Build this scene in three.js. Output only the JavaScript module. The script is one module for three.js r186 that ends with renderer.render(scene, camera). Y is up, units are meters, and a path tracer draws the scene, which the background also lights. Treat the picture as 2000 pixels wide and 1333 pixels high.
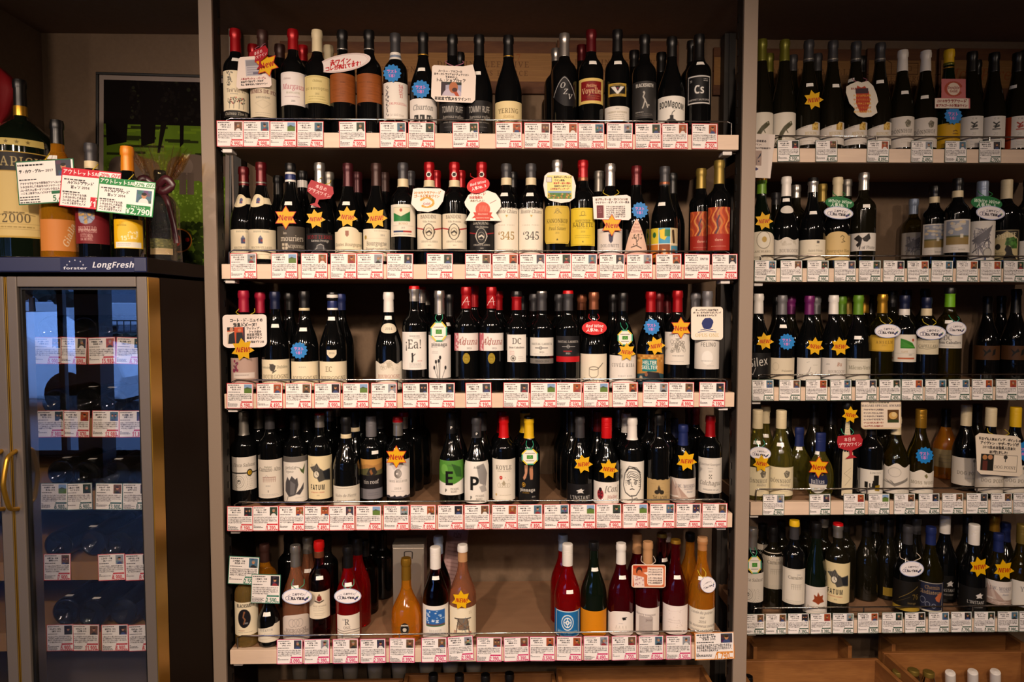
import * as THREE from 'three';
import { mergeGeometries } from 'three/addons/utils/BufferGeometryUtils.js';
import { RoundedBoxGeometry } from 'three/addons/geometries/RoundedBoxGeometry.js';

// ---------------------------------------------------------------- camera, sky, light, exposure
const scene = new THREE.Scene();
const F = 1300, CAM = new THREE.Vector3(0, 1.45, 1.97);
const camera = new THREE.PerspectiveCamera(2 * Math.atan(666.5 / F) * 180 / Math.PI, 1.5, 0.05, 100);
camera.position.copy(CAM);
camera.rotation.order = 'YXZ';
camera.rotation.set(-2.9 * Math.PI / 180, -1.27 * Math.PI / 180, 0);
camera.updateMatrixWorld(true);
const renderer = new THREE.WebGLRenderer({ antialias: true });
renderer.toneMapping = THREE.LinearToneMapping;
renderer.toneMappingExposure = 0.94;
renderer.shadowMap.enabled = true;
scene.background = new THREE.Color().setRGB(0.8, 1.6, 4.0);      // dusk outside the shop window
// ceiling spots: x, z, candela, aim x, aim y, aim z, half angle, lamp tint
const WARM = [1, 0.775, 0.60];
const LAMPS = [
  [-0.85, 2.45, 13, -0.32, 0.85, -0.1, 40], [0.75, 2.5, 13, 0.22, 0.85, -0.1, 40], [0.0, 2.75, 5, 0.0, 1.2, -0.2, 42],
  [2.15, 1.9, 3.4, 1.5, 0.95, -0.3, 42], [-1.75, 2.3, 3.6, -1.3, 1.6, -0.2, 38],
  [-2.3, 2.9, 5, -1.2, 0.7, 0.2, 40], [-1.2, 3.2, 5, -1.0, 0, 2.2, 62], [0.4, 3.3, 5, 0.4, 0, 2.2, 62], [1.6, 3.2, 5, 1.6, 0, 2.4, 62],
  [-0.5, 3.9, 5, -0.5, 0, 3.4, 62], [1.0, 3.9, 5, 1.0, 0, 3.4, 62],
];

// ---------------------------------------------------------------- helpers
let seed = 12345;
const rnd = () => { seed = (seed * 1664525 + 1013904223) >>> 0; return seed / 4294967296; };
const rr = (a, b) => a + (b - a) * rnd();
const R = (d) => d * Math.PI / 180;
const dirOf = (px, py) => new THREE.Vector3((px - 1000) / F, (666.5 - py) / F, -1).applyQuaternion(camera.quaternion);
const at = (px, py, z) => { const d = dirOf(px, py); return CAM.clone().addScaledVector(d, (z - CAM.z) / d.z); };
const onY = (px, py, y) => { const d = dirOf(px, py); return CAM.clone().addScaledVector(d, (y - CAM.y) / d.y); };
const used = {};
const numbered = (n) => { const k = used[n] = (used[n] ?? -1) + 1; return k ? n + '_' + String(k).padStart(3, '0') : n; };
function tag(o, label, category, group, kind) {
  if (label) o.userData.label = label;
  if (category) o.userData.category = category;
  if (group) o.userData.group = group;
  if (kind) o.userData.kind = kind;
  return o;
}
function mesh(name, geo, mat, parent) {
  const m = new THREE.Mesh(geo, mat);
  m.name = (!parent || parent === scene) ? numbered(name) : name;
  m.castShadow = m.receiveShadow = true;
  (parent ?? scene).add(m);
  return m;
}
function thing(name, label, category, pos, group) {
  const g = new THREE.Group();
  g.name = numbered(name);
  scene.add(g);
  if (pos) g.position.copy(pos);
  return tag(g, label, category, group);
}
const V = (x, y, z) => new THREE.Vector3(x, y, z);
function box(w, h, d, x = 0, y = 0, z = 0, r = 0) {
  const g = r ? new RoundedBoxGeometry(w, h, d, 2, Math.min(r, w / 2.05, h / 2.05, d / 2.05)) : new THREE.BoxGeometry(w, h, d);
  return g.translate(x, y, z);
}
// box from corner to corner
const span = (x0, x1, y0, y1, z0, z1, r) => box(x1 - x0, y1 - y0, z1 - z0, (x0 + x1) / 2, (y0 + y1) / 2, (z0 + z1) / 2, r);
const tube = (pts, r, n = 24, s = 8, closed) => new THREE.TubeGeometry(new THREE.CatmullRomCurve3(pts, !!closed, 'catmullrom', 0.3), n, r, s, !!closed);
const merge = (list) => mergeGeometries(list.map((g) => { const q = g.index ? g.toNonIndexed() : g; for (const k of Object.keys(q.attributes)) if (!['position', 'normal', 'uv'].includes(k)) q.deleteAttribute(k); return q; }));
// uv in metres by the dominant axis of each face
function uvMetres(g, s = 1) {
  const q = g.index ? g.toNonIndexed() : g, p = q.attributes.position, n = q.attributes.normal, uv = new Float32Array(p.count * 2);
  for (let i = 0; i < p.count; i++) {
    const a = Math.abs(n.getX(i)), b = Math.abs(n.getY(i)), c = Math.abs(n.getZ(i));
    let u, v;
    if (b >= a && b >= c) { u = p.getX(i); v = p.getZ(i); } else if (a >= c) { u = p.getZ(i); v = p.getY(i); } else { u = p.getX(i); v = p.getY(i); }
    uv[2 * i] = u * s; uv[2 * i + 1] = v * s;
  }
  q.setAttribute('uv', new THREE.BufferAttribute(uv, 2));
  return q;
}

// ---------------------------------------------------------------- procedural surface textures
function noiseTex(w, h, f, srgb = true) {
  const d = new Uint8Array(w * h * 4);
  for (let y = 0; y < h; y++) for (let x = 0; x < w; x++) {
    const c = f(x / w, y / h), i = (y * w + x) * 4;
    d[i] = Math.max(0, Math.min(255, c[0])); d[i + 1] = Math.max(0, Math.min(255, c[1])); d[i + 2] = Math.max(0, Math.min(255, c[2])); d[i + 3] = 255;
  }
  const t = new THREE.DataTexture(d, w, h, THREE.RGBAFormat);
  t.wrapS = t.wrapT = THREE.RepeatWrapping; t.magFilter = THREE.LinearFilter; t.minFilter = THREE.LinearFilter;
  if (srgb) t.colorSpace = THREE.SRGBColorSpace;
  t.needsUpdate = true;
  return t;
}
const hash = (x, y) => { const s = Math.sin(x * 127.1 + y * 311.7) * 43758.5453; return s - Math.floor(s); };
function vnoise(x, y, px, py) {               // tileable value noise
  const xi = Math.floor(x), yi = Math.floor(y), f = (t) => t * t * (3 - 2 * t), fx = f(x - xi), fy = f(y - yi);
  const m = (a, b) => hash(((a % px) + px) % px, ((b % py) + py) % py);
  return (m(xi, yi) * (1 - fx) + m(xi + 1, yi) * fx) * (1 - fy) + (m(xi, yi + 1) * (1 - fx) + m(xi + 1, yi + 1) * fx) * fy;
}
// grain runs along u
const grain = (base, amp, rings, seed0) => noiseTex(512, 256, (u, v) => {
  const warp = vnoise(u * 4 + seed0, v * 6, 4, 6) * 0.9 + vnoise(u * 12, v * 24 + seed0, 12, 24) * 0.12;
  const k = Math.sin((v * rings + warp) * Math.PI * 2) * 0.5 + vnoise(u * 24, v * 200, 24, 200) * 0.9 + vnoise(u * 5, v * 40, 5, 40) * 0.7 - 1.0;
  const blotch = vnoise(u * 3 + 7, v * 3, 3, 3) - 0.5;
  return base.map((b, i) => b + amp * (k + blotch * 0.8) * (i === 2 ? 0.85 : 1));
});
const texPine = grain([186, 142, 88], 20, 5, 3), texCrate = grain([170, 122, 72], 22, 7, 11), texLam = grain([222, 196, 172], 5, 9, 21), texFloor = grain([120, 88, 60], 16, 6, 5);
const texPaint = noiseTex(256, 256, (u, v) => { const k = (vnoise(u * 90, v * 90, 90, 90) - 0.5) * 10 + (vnoise(u * 6, v * 6, 6, 6) - 0.5) * 10; return [200 + k, 190 + k, 180 + k]; });
const texBump = noiseTex(256, 256, (u, v) => { const k = 128 + (vnoise(u * 120, v * 120, 120, 120) - 0.5) * 120; return [k, k, k]; }, false);
const std = (color, roughness = 0.6, extra = {}) => new THREE.MeshStandardMaterial({ color, roughness, ...extra });
const phys = (color, roughness = 0.1, extra = {}) => new THREE.MeshPhysicalMaterial({ color, roughness, ...extra });
const rep = (t, x, y) => { const c = t.clone(); c.repeat.set(x, y); c.needsUpdate = true; return c; };
const M = {
  wall: std('#95816c', 0.85, { map: rep(texPaint, 1.5, 1.5), bumpMap: rep(texBump, 3, 3), bumpScale: 0.0006 }),
  ceil: std('#b8a28e', 0.9, { map: rep(texPaint, 1, 1) }),
  floor: std('#2e2620', 0.75, { map: rep(texFloor, 1, 3) }),
  lam: std('#ffffff', 0.45, { map: rep(texLam, 1.4, 2.5) }),
  lamTop: std('#a8927e', 0.5, { map: rep(texLam, 1.4, 2.5) }),
  post: std('#918071', 0.55, { bumpMap: rep(texBump, 4, 4), bumpScale: 0.0002 }),
  postIn: std('#2a2521', 0.6),
  pine: std('#c4a888', 0.65, { map: rep(texPine, 2.2, 2.5) }),
  crate: std('#8c7256', 0.7, { map: rep(texCrate, 2.4, 2.4) }),
  chrome: std('#d8d4d0', 0.12, { metalness: 1 }),
  whitePlastic: std('#d8d2cc', 0.35),
  black: std('#0b0a0a', 0.4),
  paper: std('#eae6df', 0.6),
  sticker: std('#f2eee6', 0.4),
};
const foil = {
  red: ['#a00a14', 0.32, 0.35], bright: ['#cf1016', 0.35, 0.2], darkred: ['#5a0d14', 0.32, 0.35], maroon: ['#45161c', 0.35, 0.35], pinkred: ['#a81838', 0.42, 0.15], brown: ['#3b231e', 0.4, 0.3],
  copper: ['#8a5238', 0.32, 0.6], cream: ['#d9c9a4', 0.5, 0.05], white: ['#e6e0d8', 0.4, 0.05], black: ['#100f10', 0.34, 0.1], grey: ['#3b3a3d', 0.4, 0.25], midgrey: ['#6d6b6e', 0.4, 0.25],
  silver: ['#b9b4ae', 0.28, 0.85], dullsilver: ['#8d8880', 0.38, 0.7], gold: ['#b98a2e', 0.3, 0.75], dullgold: ['#8a7434', 0.4, 0.55], yellow: ['#e0b416', 0.45, 0.05], orange: ['#d8810f', 0.4, 0.1],
  navy: ['#141c3c', 0.35, 0.25], navyblue: ['#1d2a60', 0.38, 0.2], green: ['#5d8a1c', 0.4, 0.1], lime: ['#6fae1c', 0.4, 0.1], purple: ['#6a1a5c', 0.35, 0.25], olive: ['#6c6a1e', 0.35, 0.45], blueGrey: ['#8d9bb2', 0.4, 0.3],
  cork: ['#a8713f', 0.8, 0], wax: ['#b01210', 0.3, 0], tan: ['#b3855a', 0.7, 0],
};
const foilM = {};
for (const [k, [c, r, m]] of Object.entries(foil)) foilM[k] = std(c, r, { metalness: m });
const tint = (r, g, b, d, body = '#ffffff', tr = 1, ior = 1.45) => phys(body, 0.03, { transmission: tr, thickness: 0.06, ior, attenuationColor: new THREE.Color().setRGB(r, g, b), attenuationDistance: d });
const glassM = {
  k: phys('#08090a', 0.06, { ior: 1.52 }), o: phys('#14120a', 0.06, { ior: 1.52 }), g: phys('#0a120a', 0.06, { ior: 1.52 }), e: phys('#071a0c', 0.06, { ior: 1.52 }),
  rose: tint(0.95, 0.55, 0.32, 0.2, '#dc9870', 0.82), red: tint(0.92, 0.06, 0.06, 0.14, '#c80c14', 0.84), magenta: tint(0.75, 0.02, 0.06, 0.10, '#78081a', 0.84), amber: tint(0.97, 0.66, 0.2, 0.2, '#f4a428', 0.80), straw: tint(0.92, 0.76, 0.36, 0.2, '#d8b468', 0.86),
  lemon: tint(0.84, 0.82, 0.24, 0.2, '#b4ac50', 0.92), olive: tint(0.55, 0.50, 0.10, 0.12, '#6a6020', 0.95), plum: tint(0.35, 0.02, 0.04, 0.05),
};
// ---------------------------------------------------------------- print: a small stroke alphabet for Japanese, and atlases
const KANA = {
  ア: '118163 434528', イ: '7115 5359', ウ: '4041 1214 128249', オ: '1383 6069 6327', カ: '13838869 4029', ク: '4013 328239', コ: '1282 8288 1888', サ: '1383 3136 717549', シ: '1131 1434 1883', ス: '128219 5489', ソ: '1133 8149',
  タ: '4013 328239 3557', ツ: '1324 4354 8349', ト: '3039 3476', ナ: '1383 505529', ニ: '2272 1888', ノ: '8119', ハ: '3219 6289', フ: '128239', ヘ: '054298', ホ: '1383 5059 3517 7597', マ: '128245 3568', ム: '411878 6589', メ: '8019 2378', ヌ: '128219 3478',
  ヤ: '148365 3159', ユ: '227278 0898', ヨ: '22828929 2585', ラ: '2181 138349', リ: '3136 717549', ル: '313518 616895', レ: '202885', ワ: '1215 128249', ン: '1333 1984', キ: '1373 1686 4059', セ: '1483 8365 303888', チ: '7021 1484 515529', テ: '2272 1484 545629', ケ: '3014 1383 636529',
  ー: '1585', の: '52482824427287 8769', か: '13737869 4029 7184', て: '1282444669', ま: '2282 2484 5057392778', す: '1282 50563745 564649', れ: '2029 03320932726989', こ: '2272 262888', た: '1262 4119 5484 5889', し: '20274987', も: '40376987 2363 2666', に: '2029 4373 4678', を: '1282 402655 843799', と: '3033 73252989', る: '227225 254478 784947', め: '3157 63194672 7288', む: '1262 3139 7284', な: '1252 4116 7284 64695849', え: '4051 227219 468999', は: '2029 3383 6068', ん: '401945586987', よ: '505739 5384 3978', ら: '4152 243855775929',
  赤: '2171 5054 1484 4529 6568 2618 7689', 売: '1181 5053 2373 1517 1585 8587 3629 666898', 本: '1282 5059 5217 5287 3777', 日: '2129 2171 7179 2575 2979', 人: '505419 5489', 気: '3013 2181 2373 157598 2659 6629', 受: '8021 2123 4043 7063 1315 1385 267619 3689', 賞: '5052 1284 3464 2629 7679 2676 2878 2939', 新: '1151 3013 1444 3049 1848 8062 6269 6494 8489', 星: '2124 2171 7174 2474 2272 2686 5059 1999 2777', 数: '1151 3035 2145 3517 3768 6053 5595 7559 6599', 飲: '3013 3153 2426 4446 2629 6052 6292 7559 7599', 第: '1080 2374 5059 2676', 一: '1585', 年: '3013 2282 2575 0898 5059', 最: '2124 2174 7174 1696 2629 5876 5679', 店: '5052 1292 1309 5457 5575 3767 3769 6769',
};
const VOICED = { ガ: 'カ', グ: 'ク', ゴ: 'コ', ザ: 'サ', ジ: 'シ', ド: 'ト', ヴ: 'ウ', バ: 'ハ', ブ: 'フ', ベ: 'ヘ', ボ: 'ホ', ゼ: 'セ', デ: 'テ', ゲ: 'ケ', が: 'か', で: 'て', ば: 'は' };
const ROUND = { パ: 'ハ', プ: 'フ', ポ: 'ホ', ペ: 'ヘ' };
const SMALL = { ァ: 'ア', ィ: 'イ', ッ: 'ツ', ャ: 'ヤ', ュ: 'ユ', ョ: 'ヨ', ゥ: 'ウ', ェ: 'エ' };
const KEYS = Object.keys(KANA);
let wide = false;                                // print of a wrapped label: bands that reach an edge run on round the bottle
let c, W, H;                                    // canvas context and size of the print being drawn
function glyph(ch, x, y, s, wgt) {
  let k = ch, extra = 0, sc = s, ox = 0, oy = 0;
  if (VOICED[ch]) { k = VOICED[ch]; extra = 1; } else if (ROUND[ch]) { k = ROUND[ch]; extra = 2; } else if (SMALL[ch]) { k = SMALL[ch]; sc = s * 0.7; ox = s * 0.08; oy = s * 0.28; }
  let st = KANA[k];
  if (ch === '・') { c.fillRect(x + s * 0.4, y + s * 0.45, wgt * 1.3, wgt * 1.3); return; }
  if (ch === '、') { c.fillRect(x + s * 0.2, y + s * 0.75, wgt * 1.4, wgt * 1.6); return; }
  if (!st) st = '1282 2575 1888 3139 7179 2646';
  c.beginPath();
  for (const q of st.split(' ')) for (let i = 0; i < q.length - 1; i += 2) {
    const X = x + ox + (+q[i] / 9) * sc * 0.92, Y = y + oy + (+q[i + 1] / 9) * sc * 0.92;
    i ? c.lineTo(X, Y) : c.moveTo(X, Y);
  }
  if (extra === 1) { c.moveTo(x + s * 0.8, y); c.lineTo(x + s * 0.88, y + s * 0.14); c.moveTo(x + s * 0.92, y - s * 0.03); c.lineTo(x + s, y + s * 0.1); }
  if (extra === 2) { c.moveTo(x + s, y + s * 0.04); c.arc(x + s * 0.92, y + s * 0.04, s * 0.08, 0, 7); }
  c.stroke();
}
// Japanese line centred at (x, y) in fractions, size a fraction of W
function J(str, x, y, sz, col = '#222', wgt = 0.12, al = 'c') {
  const s = sz * W, adv = [...str].map((ch) => (ch.charCodeAt(0) < 128 ? (ch === ' ' ? 0.35 : 0.6) : 1) * s), tot = adv.reduce((a, b) => a + b, 0);
  let X = x * W - (al === 'c' ? tot / 2 : 0);
  c.strokeStyle = c.fillStyle = col; c.lineWidth = s * wgt; c.lineCap = 'round'; c.lineJoin = 'round';
  [...str].forEach((ch, i) => {
    if (ch.charCodeAt(0) < 128) { c.font = 'bold ' + s * 1.05 + 'px sans-serif'; c.textAlign = 'left'; c.textBaseline = 'middle'; c.fillText(ch, X, y * H + s * 0.05); } else glyph(ch, X, y * H - s * 0.46, s, c.lineWidth);
    X += adv[i];
  });
}
const FONTS = { s: 'serif', S: 'bold|serif', i: 'italic|serif', n: 'sans-serif', N: 'bold|sans-serif', I: 'italic bold|sans-serif', m: 'monospace' };
function T(str, x, y, sz, col = '#2a2622', f = 's', o = {}) {   // text; sz is a fraction of W; o: al, sx, sp, rot
  const [st, fam] = FONTS[f].includes('|') ? FONTS[f].split('|') : ['', FONTS[f]];
  c.save(); c.translate(x * W, y * H); if (o.rot) c.rotate(R(o.rot)); c.scale(o.sx ?? 1, o.sy ?? 1);
  c.font = st + ' ' + sz * W + 'px ' + fam; c.fillStyle = col; c.textAlign = o.al ?? 'center'; c.textBaseline = 'middle';
  if (o.sp) { const w = [...str].map((ch) => c.measureText(ch).width + o.sp * W); let X = -w.reduce((a, b) => a + b, 0) / 2; c.textAlign = 'left'; [...str].forEach((ch, i) => { c.fillText(ch, X, 0); X += w[i]; }); } else if (o.line) { c.strokeStyle = col; c.lineWidth = o.line * W; c.strokeText(str, 0, 0); } else c.fillText(str, 0, 0);
  c.restore();
}
const Rc = (x, y, w, h, col) => { if (wide) { if (x <= .001) { w += .3 + x; x = -.3; } if (x + w >= .999) w = 1.3 - x; } c.fillStyle = col; c.fillRect(x * W, y * H, w * W, h * H); };
const Fr = (x, y, w, h, col, lw) => { c.strokeStyle = col; c.lineWidth = lw * W; c.strokeRect(x * W, y * H, w * W, h * H); };
const ext = (x) => (wide ? (x <= .001 ? -.3 : x >= .999 ? 1.3 : x) : x);
const Ln = (pts, col, lw = 0.01) => { c.strokeStyle = col; c.lineWidth = lw * W; c.lineCap = 'round'; c.lineJoin = 'round'; c.beginPath(); pts.forEach(([x, y], i) => (i ? c.lineTo(ext(x) * W, y * H) : c.moveTo(ext(x) * W, y * H))); c.stroke(); };
const Po = (pts, col) => { c.fillStyle = col; c.beginPath(); pts.forEach(([x, y], i) => (i ? c.lineTo(ext(x) * W, y * H) : c.moveTo(ext(x) * W, y * H))); c.fill(); };
const Ci = (x, y, r, col, lw, ry) => { c.beginPath(); c.ellipse(x * W, y * H, r * W, (ry ?? r) * W, 0, 0, 7); if (lw) { c.strokeStyle = col; c.lineWidth = lw * W; c.stroke(); } else { c.fillStyle = col; c.fill(); } };
// rows of print too small to read
function Tx(x, y, w, rows, gap, col = '#55504a', t = 0.012, ragged = 0.15) {
  c.fillStyle = col;
  for (let i = 0; i < rows; i++) { let X = x; const end = x + w * (1 - rnd() * ragged); while (X < end) { const l = rr(0.02, 0.07); c.fillRect(X * W, (y + i * gap) * H, Math.min(l, end - X) * W, t * W); X += l + 0.013; } }
}
const Txc = (x, y, w, rows, gap, col, t) => Tx(x - w / 2, y, w, rows, gap, col, t, 0);
class Atlas {
  constructor(mat) { this.make = mat; this.page(); }
  page() {
    this.canvas = document.createElement('canvas'); this.canvas.width = this.canvas.height = 2048;
    this.x = this.y = this.row = 0; this.ctx = this.canvas.getContext('2d');
    const t = new THREE.CanvasTexture(this.canvas); t.colorSpace = THREE.SRGBColorSpace; t.magFilter = THREE.LinearFilter;
    this.mat = this.make(t);
  }
  add(w, h, bg, draw, squeeze) {
    w = Math.round(w); h = Math.round(h);
    if (this.x + w + 4 > 2048) { this.x = 0; this.y += this.row; this.row = 0; }
    if (this.y + h + 4 > 2048) this.page();
    const x = this.x + 2, y = this.y + 2;
    this.x += w + 4; this.row = Math.max(this.row, h + 4);
    c = this.ctx; W = w; H = h;
    c.save(); c.beginPath(); c.rect(x - 2, y - 2, w + 4, h + 4); c.clip(); c.fillStyle = bg; c.fillRect(x - 2, y - 2, w + 4, h + 4); c.translate(x, y); if (squeeze) { c.translate(w / 2, 0); c.scale(squeeze, 1); c.translate(-w / 2, 0); wide = true; } draw?.(); wide = false; c.restore();
    return { mat: this.mat, u0: x / 2048, u1: (x + w) / 2048, v0: 1 - (y + h) / 2048, v1: 1 - y / 2048 };
  }
}
const labelAtlas = new Atlas((t) => phys('#ffffff', 0.5, { map: t, specularIntensity: 0.45 }));
const posterAtlas = new Atlas((t) => phys('#ffffff', 0.9, { map: t, specularIntensity: 0.1 }));
const cardAtlas = new Atlas((t) => phys('#ffffff', 0.5, { map: t, specularIntensity: 0.6 }));

// ---------------------------------------------------------------- bottle shapes
const NECK = 0.0142;
function profile(type, Rb, Hb) {                 // [radius, height] from the base up
  const p = [[0, 0.014], [Rb * 0.45, 0.010], [Rb * 0.72, 0.002], [Rb * 0.82, 0], [Rb * 0.94, 0.0015], [Rb, 0.007]], rn = NECK;
  const slope = (y0, y1, pow, n = 10, k = 0) => { for (let i = 0; i <= n; i++) { const t = i / n; p.push([rn * 1.05 + (Rb - rn * 1.05) * Math.pow((1 + Math.cos(Math.PI * t)) / 2, pow) * (1 - k * t), (y0 + (y1 - y0) * t) * Hb]); } };
  if (type === 'g') slope(0.43, 0.80, 1.0);
  else if (type === 'f') slope(0.34, 0.86, 0.95, 12);
  else if (type === 'm') { p.push([Rb * 1.0, 0.05 * Hb], [Rb * 1.03, 0.2 * Hb]); slope(0.30, 0.68, 1.0); }
  else if (type === 'x') { p.length = 0; p.push([0, 0.006], [Rb * 0.5, 0.002], [Rb * 0.6, 0], [Rb * 0.72, 0.004], [Rb * 0.9, 0.08 * Hb], [Rb, 0.25 * Hb], [Rb * 0.97, 0.38 * Hb], [Rb * 0.84, 0.5 * Hb], [Rb * 0.6, 0.6 * Hb], [Rb * 0.42, 0.66 * Hb], [rn * 1.05, 0.73 * Hb]); }
  else { const e = [[1, 0.605], [0.985, 0.635], [0.945, 0.66], [0.86, 0.685], [0.73, 0.708], [0.59, 0.728], [0.49, 0.748]]; for (const [a, b] of e) p.push([Math.max(Rb * a, rn * 1.1), b * Hb]); p.push([rn * 1.06, 0.785 * Hb]); }
  p.push([rn, 0.9 * Hb], [rn * 0.97, Hb - 0.021], [rn * 1.1, Hb - 0.020], [rn * 1.12, Hb - 0.008], [rn * 1.02, Hb - 0.001], [0, Hb]);
  return p;
}
function radiusAt(p, y) {
  let r = 0;
  for (let i = 1; i < p.length; i++) if (y >= p[i - 1][1] && y <= p[i][1] && p[i][1] > p[i - 1][1]) r = Math.max(r, p[i - 1][0] + (p[i][0] - p[i - 1][0]) * (y - p[i - 1][1]) / (p[i][1] - p[i - 1][1]));
  return r;
}
const latheCache = new Map();
function lathe(pts, seg = 32) {
  const key = pts.map((q) => q.map((v) => v.toFixed(4)).join()).join(';') + seg;
  if (!latheCache.has(key)) latheCache.set(key, new THREE.LatheGeometry(pts.map(([r, y]) => new THREE.Vector2(Math.max(r, 0), y)), seg));
  return latheCache.get(key);
}
// outline of a label: s runs -1..1 across; returns [bottom, top] as fractions of its height
const SHAPES = {
  rect: () => [0, 1],
  bump: (s) => [0, 0.86 + 0.14 * Math.sqrt(Math.max(0, 1 - (s / 0.62) ** 2))],
  arch: (s) => [0, 0.80 + 0.20 * Math.sqrt(Math.max(0, 1 - (s / 0.92) ** 2))],
  wave: (s) => [0, 0.90 + 0.06 * Math.cos(s * 7) + 0.04 * Math.cos(s * 2.2)],
  zig: (s) => [0, 0.975 + 0.025 * Math.cos(s * 60)],
  tear: (s) => [Math.max(0, 0.06 * (Math.abs(s) - 0.6)), 1 - 0.98 * Math.pow(Math.abs(s), 1.25)],
  shield: (s) => [0.02 + 0.45 * Math.max(0, -s) ** 1.5 * 0.6 + (s > 0 ? -0.0 : 0.12) * Math.abs(s), 1 - 0.70 * Math.pow(Math.abs(s), 1.5)],
  oval: (s) => { const q = 0.5 * Math.sqrt(Math.max(0, 1 - s * s)); return [0.5 - q, 0.5 + q]; },
  oct: (s) => { const q = Math.max(0, Math.abs(s) - 0.82) * 0.7; return [q, 1 - q]; },
  tilt: (s) => [0, s > 0.35 ? 1 : 0.72 + 0.14 * (s + 1)],
  crest: (s) => [0.5 * s * s, 1],
  flag: (s) => { const q = s < 0.35 ? 0.5 * Math.sqrt(Math.max(0, 1 - ((s + 0.3) / 0.7) ** 2)) : 0.24; return [0.5 - Math.max(q, s > 0.2 ? 0.24 : 0), 0.5 + Math.max(q, s > 0.2 ? 0.24 : 0)]; },
  torn: (s) => [0.01 + 0.012 * Math.sin(s * 23), 0.985 + 0.015 * Math.sin(s * 17)],
};
function patch(p, y0, y1, a0, a1, rect, shape = 'rect', lift = 0.0005, nx = 18, ny = 5) {
  const f = SHAPES[shape], pos = [], uv = [], idx = [];
  if (shape === 'zig') nx = 44;
  if (Math.abs(radiusAt(p, y0) - radiusAt(p, y1)) > 0.0004) ny = 9;
  for (let i = 0; i <= nx; i++) {
    const s = -1 + 2 * i / nx, a = a0 + (a1 - a0) * i / nx, [b, t] = f(s);
    for (let j = 0; j <= ny; j++) {
      const v = b + (t - b) * j / ny, y = y0 + (y1 - y0) * v, r = radiusAt(p, y) + lift;
      pos.push(r * Math.sin(a), y, r * Math.cos(a));
      uv.push(rect ? rect.u0 + (rect.u1 - rect.u0) * i / nx : i / nx, rect ? rect.v0 + (rect.v1 - rect.v0) * v : v);
      if (i < nx && j < ny) { const q = i * (ny + 1) + j; idx.push(q, q + ny + 1, q + 1, q + 1, q + ny + 1, q + ny + 2); }
    }
  }
  const g = new THREE.BufferGeometry();
  g.setAttribute('position', new THREE.Float32BufferAttribute(pos, 3)); g.setAttribute('uv', new THREE.Float32BufferAttribute(uv, 2)); g.setIndex(idx); g.computeVertexNormals();
  return g;
}
function capsule(p, y0, y1, top, lift = 0.0006, ribs = 0) {
  const pts = [], ys = [y0, ...p.map((q) => q[1]).filter((y) => y > y0 + 1e-4 && y < y1 - 1e-4), y1].sort((a, b) => a - b);
  pts.push([radiusAt(p, y0 + 1e-5), y0]);
  for (const y of ys) pts.push([radiusAt(p, Math.min(y, p[p.length - 2][1] - 1e-5)) + lift, y]);
  if (ribs) { const q = [], n = NECK * 1.1 + lift + 0.0006; q.push([radiusAt(p, y0 + 1e-5), y0], [n, y0]); const L = y1 - y0; for (const t of [0.52, 0.56, 0.66, 0.72]) q.push([n, y0 + L * t - 0.0008], [n - 0.0007, y0 + L * t], [n, y0 + L * t + 0.0008]); q.push([n, y1 - 0.003]); pts.length = 0; pts.push(...q); if (top) pts.push([n - 0.002, y1], [0, y1]); return lathe(pts, 24); }
  if (top) { const r = pts[pts.length - 1][0]; pts.push([r * 0.86, y1 + 0.0008], [0, y1 + 0.0008]); } else pts.push([radiusAt(p, y1 - 1e-5), y1]);
  return lathe(pts, 24);
}
const TYPES = { b: 0.037, g: 0.0405, f: 0.0375, s: 0.0345, m: 0.05, x: 0.047, w: 0.042 };
const DEF = { wide: 74 };
const shelves = {};                              // name -> { y, z0, front: [{x, d}] }
const NUMW = ['', 'second ', 'third ', 'fourth ', 'fifth ', 'sixth '];
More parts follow.
